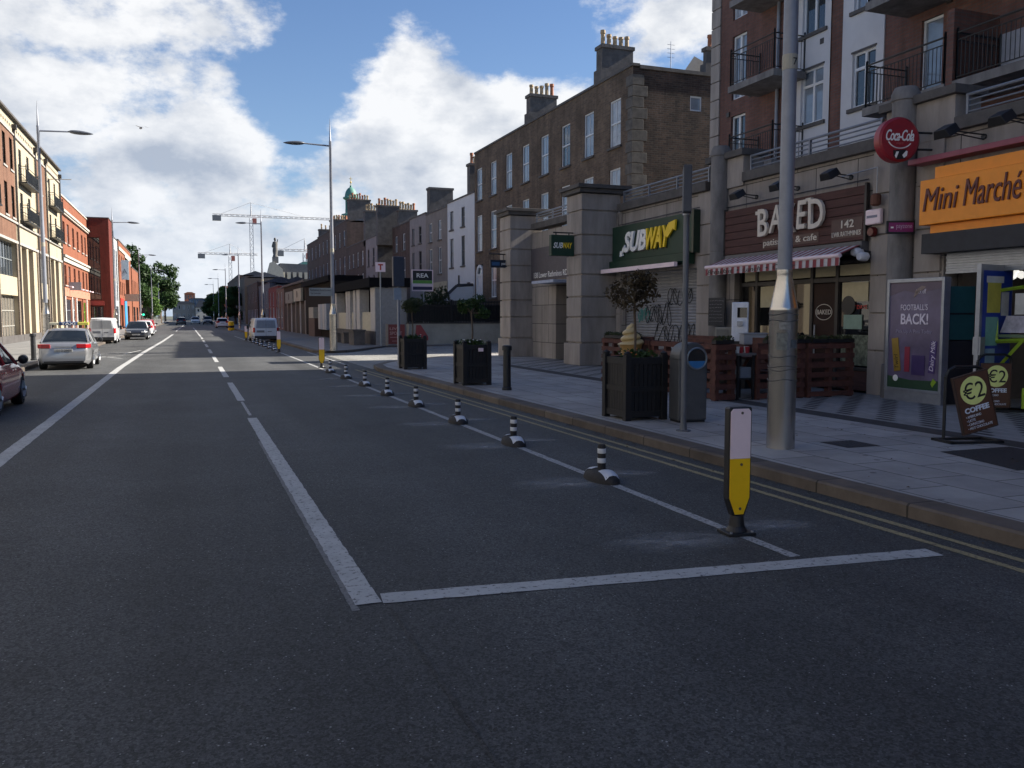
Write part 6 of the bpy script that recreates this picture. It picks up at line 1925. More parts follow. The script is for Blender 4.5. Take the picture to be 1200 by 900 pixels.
for j in range(nv + 1):
    t = j / nv * math.pi / 2
    for i in range(nu):
        a = 2 * math.pi * i / nu
        nb.v.append((0.145 * math.cos(a) * math.cos(t) ** 0.75 + 0.0, 0.31 * math.sin(a) * math.cos(t) ** 0.75, 0.004 + 0.115 * math.sin(t) ** 0.9))
for j in range(nv):
    for i in range(nu):
        nb.f.append((j * nu + i, j * nu + (i + 1) % nu, (j + 1) * nu + (i + 1) % nu, (j + 1) * nu + i))
nb.f.append(tuple(nv * nu + i for i in range(nu)))
nb.build('base', rubber, bo, smooth=50)


def dome_pt(x, y, up=0.009):
    q = min(0.999, math.sqrt((x / 0.145) ** 2 + (y / 0.31) ** 2))
    c_ = q ** (1 / 0.75)
    return (x, y, 0.004 + 0.115 * math.sqrt(max(0, 1 - c_ * c_)) ** 0.9 + up)


for (y0, y1) in ((-0.25, -0.075), (0.075, 0.25)):
    b = MB()
    for (x0, x1) in ((-0.078, 0.078),):
        for a in range(4):
            for c_ in range(4):
                xa, xb = x0 + (x1 - x0) * a / 4, x0 + (x1 - x0) * (a + 1) / 4
                ya, yb = y0 + (y1 - y0) * c_ / 4, y0 + (y1 - y0) * (c_ + 1) / 4
                b.quad(dome_pt(xa, ya), dome_pt(xb, ya), dome_pt(xb, yb), dome_pt(xa, yb))
    b.build('reflector', white_r, bo)
MB().lathe([(0.042, 0.10), (0.042, 0.36), (0.036, 0.376), (0.01, 0.38)], (0, 0, 0), 18).build('post', rubber, bo, smooth=50)
for (z0, z1) in ((0.185, 0.235), (0.285, 0.335)):
    MB().lathe([(0.0435, z0), (0.0445, z0 + .002), (0.0445, z1 - .002), (0.0435, z1)], (0, 0, 0), 18).build('band', white_r, bo, smooth=50)
ys_ = [7.89, 10.53, 13.0, 15.68, 18.11, 20.7, 23.3, 25.9]
ys2 = [43.6, 46.1, 48.7, 51.3, 53.9, 56.6]
for i, y in enumerate(ys_):
    lab = 'black and white flexible bollard, %s from the near yellow post' % ORD[i]
    if i == 0: bo['label'] = lab
    else:
        c = dup(bo, (3.97 + random.uniform(-.02, .02), y, 0), 0, lab)
        c.rotation_euler = (R(random.uniform(-1.2, 1.2)), R(random.uniform(-1.2, 1.2)), R(random.uniform(-5, 5)))
for i, y in enumerate(ys2):
    dup(bo, (3.95 - (y - 42) * 0.009, y, 0), R(1), 'distant black and white flexible bollard, %s past the lane post before the pale van' % ORD[i])

LG_ = 'tall grey street lamps'


def street_lamp(label, x, y, side, z0=0.12):
    t = thing('street_lamp', label, 'street lamp', (x, y, z0), 0 if side > 0 else math.pi, LG_)
    return t


lp = thing('street_lamp', 'x', 'street lamp', (6.62, 8.42, 0.12), 0, LG_)
MB().lathe([(0.165, 0), (0.165, 1.64), (0.168, 1.65), (0.158, 1.68), (0.09, 2.04), (0.094, 2.06), (0.094, 2.12), (0.08, 2.12)], (0, 0, 0), 32).build('steel_sleeve', steel, lp, smooth=35)
MB().lathe([(0.085, 2.0), (0.082, 5.2), (0.075, 5.3), (0.055, 8.95), (0.06, 8.96), (0.06, 9.3), (0.045, 9.32), (0.006, 10.3)], (0, 0, 0), 16).build('pole', galv, lp, smooth=35)
MB().bar((0, 0, 9.1), (-1.15, 0, 9.14), 0.038, 0.03, 8).build('arm', galv, lp)
hd = MB()
for j in range(9):
    t = j / 8
    w = 0.02 + 0.15 * math.sin(math.pi * t ** 0.8) ** 0.7
    for i in range(12):
        a = 2 * math.pi * i / 12
        hd.v.append((-1.08 - 0.95 * t, w * math.cos(a), 9.15 - 0.04 * t + w * 0.5 * math.sin(a)))
for j in range(8):
    for i in range(12):
        hd.f.append((j * 12 + i, j * 12 + (i + 1) % 12, (j + 1) * 12 + (i + 1) % 12, (j + 1) * 12 + i))
hd.build('lamp_head', lamp_gl, lp, smooth=50)
b = MB()
for z in (1.60, 1.52, 1.1, 0.98, 0.94, 0.82):
    p_ = []
    for k in range(25):
        a = 2 * math.pi * k / 24
        p_.append((0.169 * math.cos(a), 0.169 * math.sin(a), z + 0.012 * math.sin(a * 3 + z * 40)))
    b.tube(p_, 0.005, 4)
b.build('tie_wires', M('grey tie tape', (0.09, 0.09, 0.09), 0.7), lp)
MB().lathe([(0.087, 4.42), (0.088, 4.43), (0.088, 4.58), (0.087, 4.59)], (0, 0, 0), 16).build('number_band', M('cream band', (0.36, 0.34, 0.28), 0.6), lp)
text('7', 0.12, black, 'lettering', lp, (-0.03, -0.09, 4.46), 0.002)
lp['label'] = 'grey street lamp with a steel sleeve standing by the near coffee board'
for i, (x, y) in enumerate(((6.14, 39.2), (5.85, 74), (6.1, 113), (6.0, 150), (6.0, 186), (6.0, 222))):
    dup(lp, (x, y, 0.12), 0, 'grey street lamp on the right pavement, %s beyond the lane mouth' % ORD[i])
for i, (x, y) in enumerate(((-5.5, 40.2), (-5.5, 77), (-5.5, 117), (-5.5, 155), (-5.5, 192), (-5.4, 228))):
    dup(lp, (x, y, 0.12), math.pi, 'grey street lamp on the left pavement, %s counting from the near end' % ORD[i])

sp_ = thing('sign_post', 'thin grey pole with a sign seen edge on in front of the litter bin', 'sign', (6.33, 10.12, 0.12), R(-30))
MB().lathe([(0.1, 0), (0.1, 0.015), (0.05, 0.02), (0.045, 0.1), (0.04, 0.1), (0.04, 3.55), (0.005, 3.56)], (0, 0, 0), 16).build('pole', M('dark grey pole', (0.12, 0.13, 0.15), 0.5, 0.2), sp_, smooth=35)
MB().box(-0.055, 0.055, -0.25, 0.25, 2.95, 3.56).build('sign_plate', M('grey sign back', (0.055, 0.06, 0.075), 0.6), sp_, bevel=0.01)
MB().lathe([(0.052, 2.93), (0.052, 2.97)], (0, 0, 0), 12).build('clip', alu, sp_)
bn = thing('litter_bin', 'grey arched litter bin with a round opening and blue liner', 'litter bin', (6.98, 11.05, 0.12), R(-6))
arc = [(0.23 * math.cos(math.pi * k / 16), 0.96 + 0.23 * math.sin(math.pi * k / 16)) for k in range(17)]
MB().prism([(-0.23, 0.03)] + [(0.23, 0.03)] + arc, -0.17, 0.17).build('body', binm, bn, bevel=0.02)
MB().prism([(-0.21, 0), (0.21, 0), (0.21, 0.03), (-0.21, 0.03)], -0.15, 0.15).build('base', black, bn)
MB().tube([(0.155 * math.cos(2 * math.pi * k / 28), -0.18, 0.155 * math.sin(2 * math.pi * k / 28)) for k in range(29)], 0.014, 6).build('opening_rim', M('bright rim', (0.22, 0.26, 0.3), 0.3, 0.6), bn, loc=(0.05, 0, 0.95), smooth=40)
MB().lathe([(0.145, -0.176), (0.145, -0.172)], (0, 0, 0), 28, 'y').build('opening', black, bn, loc=(0.05, 0, 0.95))
MB().prism([(0.14 * math.cos(R(195 + 150 * k / 10)), 0.14 * math.sin(R(195 + 150 * k / 10))) for k in range(11)], -0.186, -0.177).build('liner', bagm, bn, loc=(0.05, 0, 0.95))
MB().box(-0.232, 0.232, -0.173, 0.173, 0.93, 0.94).build('lid_joint', black, bn)


def cast_bollard(label, x, y, group=None):
    t = thing('cast_bollard', label, 'bollard', (x, y, 0.12), 0, group)
    MB().lathe([(0.105, 0), (0.105, 0.05), (0.085, 0.07), (0.08, 0.84), (0.105, 0.85), (0.105, 0.93), (0.09, 0.95), (0.01, 0.96)], (0, 0, 0), 20).build('post', iron, t, smooth=35)
    return t


cast_bollard('black iron bollard on the right pavement by the stone pillar', 6.33, 17.1)
cast_bollard('black iron bollard on the left pavement behind the silver taxi', -5.15, 34.4)
wb = thing('pavement_bollard', 'x', 'bollard', (-5.0, 95, 0.12), 0, 'pale bollards edging the left pavement')
MB().lathe([(0.09, 0), (0.085, 0.8), (0.095, 0.82), (0.095, 0.95), (0.04, 1.0)], (0, 0, 0), 10).build('post', M('pale grey bollard', (0.34, 0.33, 0.31), 0.7), wb, smooth=35)
for i in range(14):
    lab = 'pale pavement bollard by the left kerb, %s past the parked red car' % ORD[i]
    if i == 0: wb['label'] = lab; wb.location = (-5.0, 96, 0.12)
    else: dup(wb, (-5.0 + 0.01 * i, 96 + i * 6.0, 0.12), 0, lab)

bs = thing('bus_stop', 'grey pole with a tall dark blue information box at the lane mouth', 'bus stop', (6.28, 26.9, 0.12), 0)
MB().lathe([(0.055, 0), (0.05, 0.03), (0.045, 2.2), (0.045, 3.45)], (0, 0, 0), 12).build('pole', galv, bs, smooth=35)
MB().box(-0.19, 0.17, -0.14, 0.05, 2.5, 3.44).build('information_box', M('dark blue grey box', (0.03, 0.04, 0.065), 0.5), bs, bevel=0.02)
MB().box(-0.16, 0.08, -0.08, -0.05, 2.08, 2.46).build('route_plate', M('pale blue plate', (0.24, 0.30, 0.38), 0.5), bs)
ts = thing('sign_post', 'slim pole with a white square plate bearing a red T', 'sign', (9.35, 45.0, 0.12), 0)
MB().bar((0.2, 0, 0), (0.2, 0, 4.4), 0.04, n=8).build('pole', M('pale pole', (0.3, 0.32, 0.33), 0.5), ts)
MB().box(-0.06, 0.46, -0.07, -0.04, 3.88, 4.38).build('sign_plate', white_p, ts)
fit(text('T', 1, M('red letter', (0.45, 0.05, 0.03), 0.5), 'lettering', ts, (0, -0.075, 0), 0.004, 0, .05), 0.07, 0.33, 3.97, 4.29)
re = thing('agent_sign', "estate agent's board with a dark top and a green stripe on a post", 'sign', (12.02, 48.1, 0), 0)
MB().box(0, 1.26, 0, 0.05, 3.1, 4.33).build('board', white_p, re)
MB().box(0.06, 1.2, -0.006, -0.001, 3.72, 4.27).build('dark_panel', navy, re)
MB().box(0.06, 1.2, -0.006, -0.001, 3.54, 3.715).build('green_stripe', M('leaf green stripe', (0.13, 0.34, 0.07), 0.5), re)
MB().box(0.06, 1.2, -0.006, -0.001, 3.18, 3.36).build('footer', M('dark violet strip', (0.03, 0.03, 0.09), 0.5), re)
fit(text('REA', 1, let_w, 'lettering', re, (0, -0.01, 0), 0.004, 0, .02), 0.28, 0.98, 3.88, 4.12)
MB().bar((0.7, 0.06, 0), (0.7, 0.06, 4.2), 0.05, n=4).build('post', M('white timber post', (0.4, 0.4, 0.4), 0.7), re)
ns = thing('direction_sign', 'pale grey direction sign hung on the lamp post at the lane mouth', 'sign', (5.08, 39.02, 2.58), 0)
MB().box(0, 1.0, 0, 0.04, 0, 0.36).bar((0.9, 0.06, 0.1), (1.1, 0.16, 0.1), 0.02).bar((0.9, 0.06, 0.28), (1.1, 0.16, 0.28), 0.02).build('panel', M('pale grey sign', (0.20, 0.225, 0.24), 0.5), ns)
for (s_, z, e) in (('Rathmines Road Lower', 0.22, 0.95), ('Via Leinster', 0.08, 0.52)):
    fit(text(s_, 1, navy, 'lettering', ns, (0, -0.006, 0), 0.003), 0.05, e, z, z + 0.08)
rs = thing('notice_board', 'red painted board with pale lettering against the garden wall', 'sign', (9.95, 45.05, 0.12), 0)
MB().box(0, 0.9, 0, 0.06, 0.08, 1.12).build('board', M('faded red board', (0.20, 0.045, 0.042), 0.6), rs)
MB().box(-0.12, -0.001, -0.02, 0.08, 0, 1.15).build('post', M('pale timber', (0.34, 0.28, 0.22), 0.7), rs)
for (s_, z, h_) in (('LIVE', 0.82, 0.14), ('SPORT', 0.56, 0.18)):
    fit(text(s_, 1, M('pale pink print', (0.5, 0.3, 0.27), 0.6), 'lettering', rs, (0, -0.01, 0), 0.004, 0, .02), 0.08, 0.62 if s_ == 'LIVE' else 0.75, z, z + h_)
MB().box(0.1, 0.6, -0.01, -0.001, 0.42, 0.45).box(0.2, 0.75, -0.01, -0.001, 0.22, 0.25).build('print_line', M('pale pink print', (0.5, 0.3, 0.27), 0.6), rs)
rl = thing('leaning_board', 'bright red slanted board leaning against the garden wall', 'board', (11.35, 45.1, 0.12), 0)
MB().prism([(0.1, 0.5), (0.15, 1.08), (0.4, 1.08), (0.8, 0.45), (0.8, 0.25), (0.4, 0.25)], 0, 0.05).build('board', M('bright red board', (0.27, 0.05, 0.055), 0.6), rl)
tl = thing('traffic_light', 'traffic signal showing green beside the left pavement', 'traffic light', (-5.3, 120, 0.12), 0)
MB().bar((0, 0, 0), (0, 0, 2.4), 0.06).build('pole', iron, tl)
MB().box(-0.2, 0.2, -0.15, 0.15, 1.5, 2.6).build('housing', black, tl)
MB().lathe([(0.14, -0.16), (0.14, -0.151)], (0, 0, 1.72), 12, 'y').build('green_lens', M('lit green lens', (0.05, 0.9, 0.45), 0.5, emit=0.8), tl)
for i, (x, y, lab) in enumerate(((4.6, 105, 'yellow and black barrier drum nearest on the right kerb'), (4.9, 108, 'yellow and black barrier drum in the middle on the right kerb'), (5.0, 112, 'yellow and black barrier drum farthest on the right kerb'))):
    t = thing('barrier_drum', lab, 'traffic drum', (x, y, 0), 0, 'yellow barrier drums by the right kerb')
    MB().lathe([(0.28, 0), (0.26, 0.5), (0.24, 1.0), (0.1, 1.05)], (0, 0, 0), 12).build('drum', yel_p, t)
    MB().lathe([(0.275, 0.3), (0.265, 0.55)], (0, 0, 0), 12).build('band', black, t)

# ------------------------------------------------------------------ trees down the street
TG = 'street trees far down on the left'
big_tree('tall dark tree rising behind the end of the orange brick row', -8.6, 158, 13.6, 4.3, leaf_d, 51, 6500, group=TG, leaf=0.26)
big_tree('broad dark tree just past the tall one on the left', -8.0, 172, 11.5, 4.4, leaf_d, 52, 6500, group=TG, leaf=0.26)
big_tree('fresh green willow hanging over the left pavement', -6.6, 182, 9.6, 2.6, leaf_l, 53, 5000, group=TG, trunk_h=1.6, leaf=0.22)
big_tree('round green tree leaning over the left kerb', -5.6, 200, 13.2, 4.7, leaf_d, 54, 6500, group=TG, leaf=0.28)
big_tree('green tree farther along the left kerb', -6.4, 225, 11.4, 4.2, leaf_d, 55, 5500, group=TG, leaf=0.3)
big_tree('wide dark tree far behind the left trees', -11.0, 300, 9.0, 6.0, leaf_d, 61, 5000, group=TG, trunk_h=1.5, leaf=0.36)
big_tree('last dark tree on the left before the end houses', -6.0, 262, 10.0, 4.0, leaf_d, 56, 5000, group=TG, leaf=0.32)
TG = 'street trees far down on the right'
big_tree('dark round tree nearest on the right behind the far lamps', 8.4, 170, 7.2, 3.0, leaf_d, 57, 5000, group=TG, trunk_h=1.4, leaf=0.26)
big_tree('fresh green tree in the middle of the right hand trees', 7.6, 205, 8.4, 3.2, leaf_l, 58, 5000, group=TG, trunk_h=1.6, leaf=0.28)
big_tree('dark tree low beside the road end on the right', 6.8, 240, 7.4, 3.4, leaf_d, 59, 5000, group=TG, trunk_h=1.4, leaf=0.3)
big_tree('olive tree at the far right end of the road', 7.2, 280, 8.6, 3.4, leaf_o, 60, 5000, group=TG, trunk_h=1.6, leaf=0.32)

gu = thing('gull', 'gull gliding high above the left side of the street', 'bird', tuple(Vector((0, 0, 1.7)) + pixdir(165, 150) * 75), R(20))
MB().lathe([(0.01, -0.32), (0.05, -0.25), (0.09, -0.05), (0.08, 0.1), (0.03, 0.25), (0.015, 0.33)], (0, 0, 0), 10, 'y').poly([(0, 0.1, 0.05), (-0.35, 0.14, 0.16), (-0.75, -0.08, 0.06), (-0.34, -0.02, 0.14), (0, -0.08, 0.05)]).poly([(0, -0.08, 0.05), (0.34, -0.02, 0.14), (0.75, -0.08, 0.06), (0.35, 0.14, 0.16), (0, 0.1, 0.05)]).build('body', M('grey gull', (0.28, 0.28, 0.3), 0.8), gu)


# ------------------------------------------------------------------ vehicles (built facing +Y, origin on the road under the middle)
def interp(pts, t):
    for (a, va), (b, vb) in zip(pts[:-1], pts[1:]):
        if t <= b:
            f = (t - a) / (b - a) if b > a else 0
            f = f * f * (3 - 2 * f) * 0.4 + f * 0.6
            return va + (vb - va) * f
    return pts[-1][1]


def loft(stations, sections):
    b = MB()
    k = len(sections[0])
    for y, sec in zip(stations, sections):
        pts = list(sec) + [(-x, z) for (x, z) in reversed(sec[:-1])]
        b.v += [(x, y, z) for (x, z) in pts]
    m = 2 * k - 1
    for j in range(len(stations) - 1):
        for i in range(m - 1):
            b.f.append((j * m + i, j * m + i + 1, (j + 1) * m + i + 1, (j + 1) * m + i))
    b.f.append(tuple(range(m - 1, -1, -1)))
    n0 = (len(stations) - 1) * m
    b.f.append(tuple(n0 + i for i in range(m)))
    return b


def wheels(t, Wd, ys, r, tw=0.19):
    for y in ys:
        for sx in (-1, 1):
            w = MB().lathe([(r * 0.62, -tw / 2), (r * 0.95, -tw / 2), (r, -tw / 2 + .03), (r, tw / 2 - .03), (r * 0.95, tw / 2), (r * 0.62, tw / 2)], (0, 0, 0), 26, 'x').build('wheel', tyre, t, smooth=40, loc=(sx * (Wd / 2 - tw / 2 - 0.01), y, r))
            d = MB()
            e = sx * (tw / 2 + 0.001)
            d.lathe([(r * 0.63, min(e, e * .6)), (r * 0.63, max(e, e * .6))], (0, 0, 0), 22, 'x')
            rm = d.build('rim', M('dark wheel well', (0.02, 0.02, 0.022), 0.6), w)
            d = MB()
            for k in range(5):
                a = 2 * math.pi * k / 5 + 0.3
                d.bar((e + sx * .008, 0, 0), (e + sx * .008, r * 0.6 * math.cos(a), r * 0.6 * math.sin(a)), 0.05, 0.035, 4)
            d.lathe([(r * .57, e), (r * .64, e), (r * .64, e + sx * .012), (r * .57, e + sx * .012)], (0, 0, 0), 22, 'x')
            d.build('spokes', rim_m, w)


def car(name, label, loc, rz, paint, Wd=1.78, Ln=4.6, H=1.47, rear='saloon', cat='car', group='cars parked along the left kerb', plate='yellow'):
    t = thing(name, label, cat, loc, rz, group)
    if rear == 'saloon':
        zt = [(0, .50), (.012, .60), (.035, .655), (.16, .685), (.30, .67), (.70, .64), (.78, .615), (.93, .53), (.985, .43), (1, .33)]
        gh = (.115, .30, .55, .745)
    else:
        zt = [(0, .46), (.012, .58), (.03, .655), (.10, .67), (.30, .665), (.70, .64), (.78, .615), (.93, .53), (.985, .43), (1, .33)]
        gh = (.015, .115, .54, .745)
    ww = [(0, .80), (.02, .90), (.08, .965), (.2, 1), (.8, 1), (.92, .95), (.98, .84), (1, .70)]
    r = 0.215 * H
    yw = (Ln * (0.20 - .5), Ln * (0.80 - .5))
    N_ = 64
    st, se = [], []
    for i in range(N_ + 1):
        s_ = i / N_
        s_ = 0.5 - 0.5 * math.cos(math.pi * s_) if False else s_
        y = (s_ - .5) * Ln
        w = Wd / 2 * interp(ww, s_)
        z1 = H * interp(zt, s_)
        zb = H * (.13 + .05 * (max(0, .06 - s_) / .06 + max(0, s_ - .95) / .05))
        arch = 0
        for q in yw:
            d = abs(y - q)
            if d < r * 1.16:
                arch = math.sqrt((r * 1.16) ** 2 - d * d) + r
        sec = [(w * .90, zb), (w * .985, zb + .07 * H), (w, H * .40), (w * .975, max(z1 - .075 * H, H * .3)), (w * .90, z1 - .012 * H), (w * .6, z1 + .004), (0, z1 + .012)]
        sec = [(x, max(z, min(arch, z1 - .02 * H))) if k < 3 else (x, z) for k, (x, z) in enumerate(sec)]
        st.append(y)
        se.append(sec)
    loft(st, se).build('body', paint, t, smooth=42)
    MB().box(-Wd * .40, Wd * .40, -Ln * .46, Ln * .46, .13 * H, .42 * H).build('underbody', M('black underbody', (0.006, 0.006, 0.006), 0.9), t)
    a, b_, c, d = gh
    st, se = [], []
    for i in range(33):
        s_ = a + (d - a) * i / 32
        y = (s_ - .5) * Ln
        k = min(1, (s_ - a) / (b_ - a), (d - s_) / (d - c))
        k = max(0, k)
        k = k * (1.12 - .12 * k)
        zl = H * interp(zt, s_) - .02
        zr = H * (1 - 0.018 * ((s_ - .42) / .2) ** 2)
        wb, wt = Wd / 2 * .90 * interp(ww, s_), Wd / 2 * .70
        wk = wb + (wt - wb) * k
        zk = zl + (zr - zl) * k
        st.append(y)
        se.append([(wb, zl), (wb + (wk - wb) * .5, zl + (zk - zl) * .5), (wk, zk - .05 * k), (wk * .90, zk - .012 * k), (wk * .5, zk), (0, zk + .006)])
    g_ = loft(st, se).build('windows', car_gl, t, smooth=30)
    i0, i1 = [int(round((q - a) / (d - a) * 32)) for q in (b_ - .02, c + .02)]
    rp = []
    for j in range(i0, i1 + 1):
        rp.append([(x * 1.012, z + .007) for (x, z) in se[j][2:]])
    loft(st[i0:i1 + 1], rp).build('roof', paint, t, smooth=40)
    for sx in (-1, 1):
        b = MB()
        for (j0, j1) in ((0, i0 + 1), (32, i1 - 1)):
            js = range(j0, j1 + 1) if j1 > j0 else range(j0, j1 - 1, -1)
            js = list(js)
            for p, q in zip(js[:-1], js[1:]):
                b.bar((sx * se[p][2][0], st[p], se[p][2][1]), (sx * se[q][2][0], st[q], se[q][2][1]), 0.036, n=6)
        jm = int((.44 - a) / (d - a) * 32)
        b.bar((sx * (se[jm][0][0] + .004), st[jm], se[jm][0][1]), (sx * (se[jm][2][0] + .004), st[jm] - .05, se[jm][2][1]), 0.035, n=6)
        for j in range(i0, i1):
            b.bar((sx * se[j][2][0], st[j], se[j][2][1]), (sx * se[j + 1][2][0], st[j + 1], se[j + 1][2][1]), 0.025, n=6)
        b.build('pillars', paint, t, smooth=50)
    wheels(t, Wd, yw, r)
    yr, yf = -Ln / 2, Ln / 2
    # lamps wrap round the corners of the body: thin shells a little proud of it
    for sx in (-1, 1):
        m_ = MB()
        zs_ = [(.555, .655)] if rear == 'saloon' else [(.54, .70)]
        for (z0, z1) in zs_:
            m_.prismz([(sx * Wd * .235, yr - .012), (sx * Wd * .41, yr + .012), (sx * Wd * .462, yr + .10), (sx * Wd * .492, yr + .30), (sx * Wd * .47, yr + .32), (sx * Wd * .24, yr + .08)][::sx], H * z0 - .03, H * z1 - .03)
        m_.build('tail_light', tail_r, t, bevel=0.012)
        MB().prismz([(sx * Wd * .22, yf - .03), (sx * Wd * .36, yf - .05), (sx * Wd * .44, yf - .16), (sx * Wd * .485, yf - .46), (sx * Wd * .45, yf - .46), (sx * Wd * .22, yf - .2)][::-sx], H * .39, H * .465).build('headlight', lens_w, t, bevel=0.012)
        mm = MB().lathe([(0.02, -.09), (0.075, -.07), (0.09, 0), (0.07, .06), (.01, .08)], (0, 0, 0), 12, 'y').build('mirror', paint if paint in (p_grey, p_white) else black, t, smooth=50, loc=(sx * (Wd / 2 + .08), (gh[3] - .055 - .5) * Ln, H * .685))
        MB().bar((-sx * .12, 0, -.03), (0, 0, -.02), .02).build('mirror_arm', black, mm)
        b = MB()
        for s_ in (.36, .60):
            b.box(sx * Wd * .497, sx * (Wd * .5 + .012), (s_ - .5) * Ln - .1, (s_ - .5) * Ln + .06, H * .54, H * .56)
        b.build('door_handle', paint, t)
    MB().box(-.26, .26, yr - .022, yr + .03, H * .44, H * .515).build('number_plate', M('pale number plate', (0.42, 0.42, 0.40), 0.5), t, bevel=0.004)
    MB().box(-.26, .26, yf - .03, yf + .012, H * .25, H * .32).build('number_plate', M('pale number plate', (0.42, 0.42, 0.40), 0.5), t, bevel=0.004)
    MB().box(-Wd * .30, Wd * .30, yf - .05, yf + .006, H * .33, H * .385).build('grille', black, t)
    MB().box(-Wd * .36, Wd * .36, yr - .01, yr + .05, H * .17, H * .22).build('rear_bumper_trim', black, t)
    MB().box(-Wd * .16, Wd * .16, yr - .016, yr + .02, H * .565, H * .58).build('boot_trim', alu, t)
    return t


K = 0.86
tx = car('taxi', 'silver saloon taxi with a blue and yellow roof sign parked at the left kerb', (-3.70, 30.0 + 2.05, 0), R(1.0), p_silver, 1.80 * K, 4.75 * K, 1.50 * K, 'saloon', 'taxi')
s_ = MB().box(-.30, .24, -.09, .09, 1.38, 1.50).build('roof_sign', taxi_b, tx, bevel=0.02)
MB().box(.242, .58, -.085, .085, 1.39, 1.49).build('roof_sign_end', taxi_y, s_, bevel=0.02)
MB().box(-.60, -.302, -.085, .085, 1.39, 1.48).build('roof_sign_end', M('cream roof sign', (0.5, 0.48, 0.36), 0.5), s_, bevel=0.02)
fit(text('TAXI', 1, let_w, 'lettering', s_, (0, -.093, 0), 0.003, 0, .02), -.24, .18, 1.40, 1.48)
MB().bar((-.5, 0, 1.31), (-.5, 0, 1.4), .03).bar((.5, 0, 1.31), (.5, 0, 1.4), .03).build('sign_feet', black, s_)
fit(text('131 D 28406', 1, navy, 'lettering', tx, (0, -4.75 * K / 2 - .026, 0), 0.002), -.2, .22, 1.5 * K * .452, 1.5 * K * .503)
car('parked_car', 'red hatchback cut off by the left edge of the view', (-3.76, 17.62, 0), R(0.5), p_red, 1.76 * K, 4.6 * K, 1.5 * K, 'hatch')
car('parked_car', 'dark grey car parked facing down the street behind the white van', (-3.45, 68.0, 0), math.pi, p_grey, 1.80 * K, 4.5 * K, 1.5 * K, 'hatch')
car('parked_car', 'white car parked past the dark grey one', (-3.55, 81, 0), 0, p_white, 1.76 * K, 4.5 * K, 1.5 * K, 'hatch')
car('parked_car', 'bright red car parked last in the left row', (-3.75, 91, 0), 0, M('bright red paint', (0.42, 0.02, 0.03), 0.25, coat=0.8), 1.76 * K, 4.3 * K, 1.55 * K, 'hatch')
FG = 'cars driving far down the road'
car('car', 'black car far down the road driving away in the left lane', (-1.2, 172, 0), 0, p_black, 1.78, 4.5, 1.45, 'hatch', group=FG)
car('car', 'white car far down the road coming towards the camera', (1.4, 185, 0), math.pi, p_white, 1.78, 4.5, 1.5, 'hatch', group=FG)
car('car', 'dark car following far down the road near the right kerb', (3.6, 178, 0), math.pi, p_grey, 1.78, 4.5, 1.6, 'hatch', group=FG)
car('parked_car', 'pale car parked at the right kerb beyond the barrier drums', (4.5, 128, 0), 0, p_white, 1.7, 4.3, 1.4, 'hatch', group='cars parked at the right kerb')


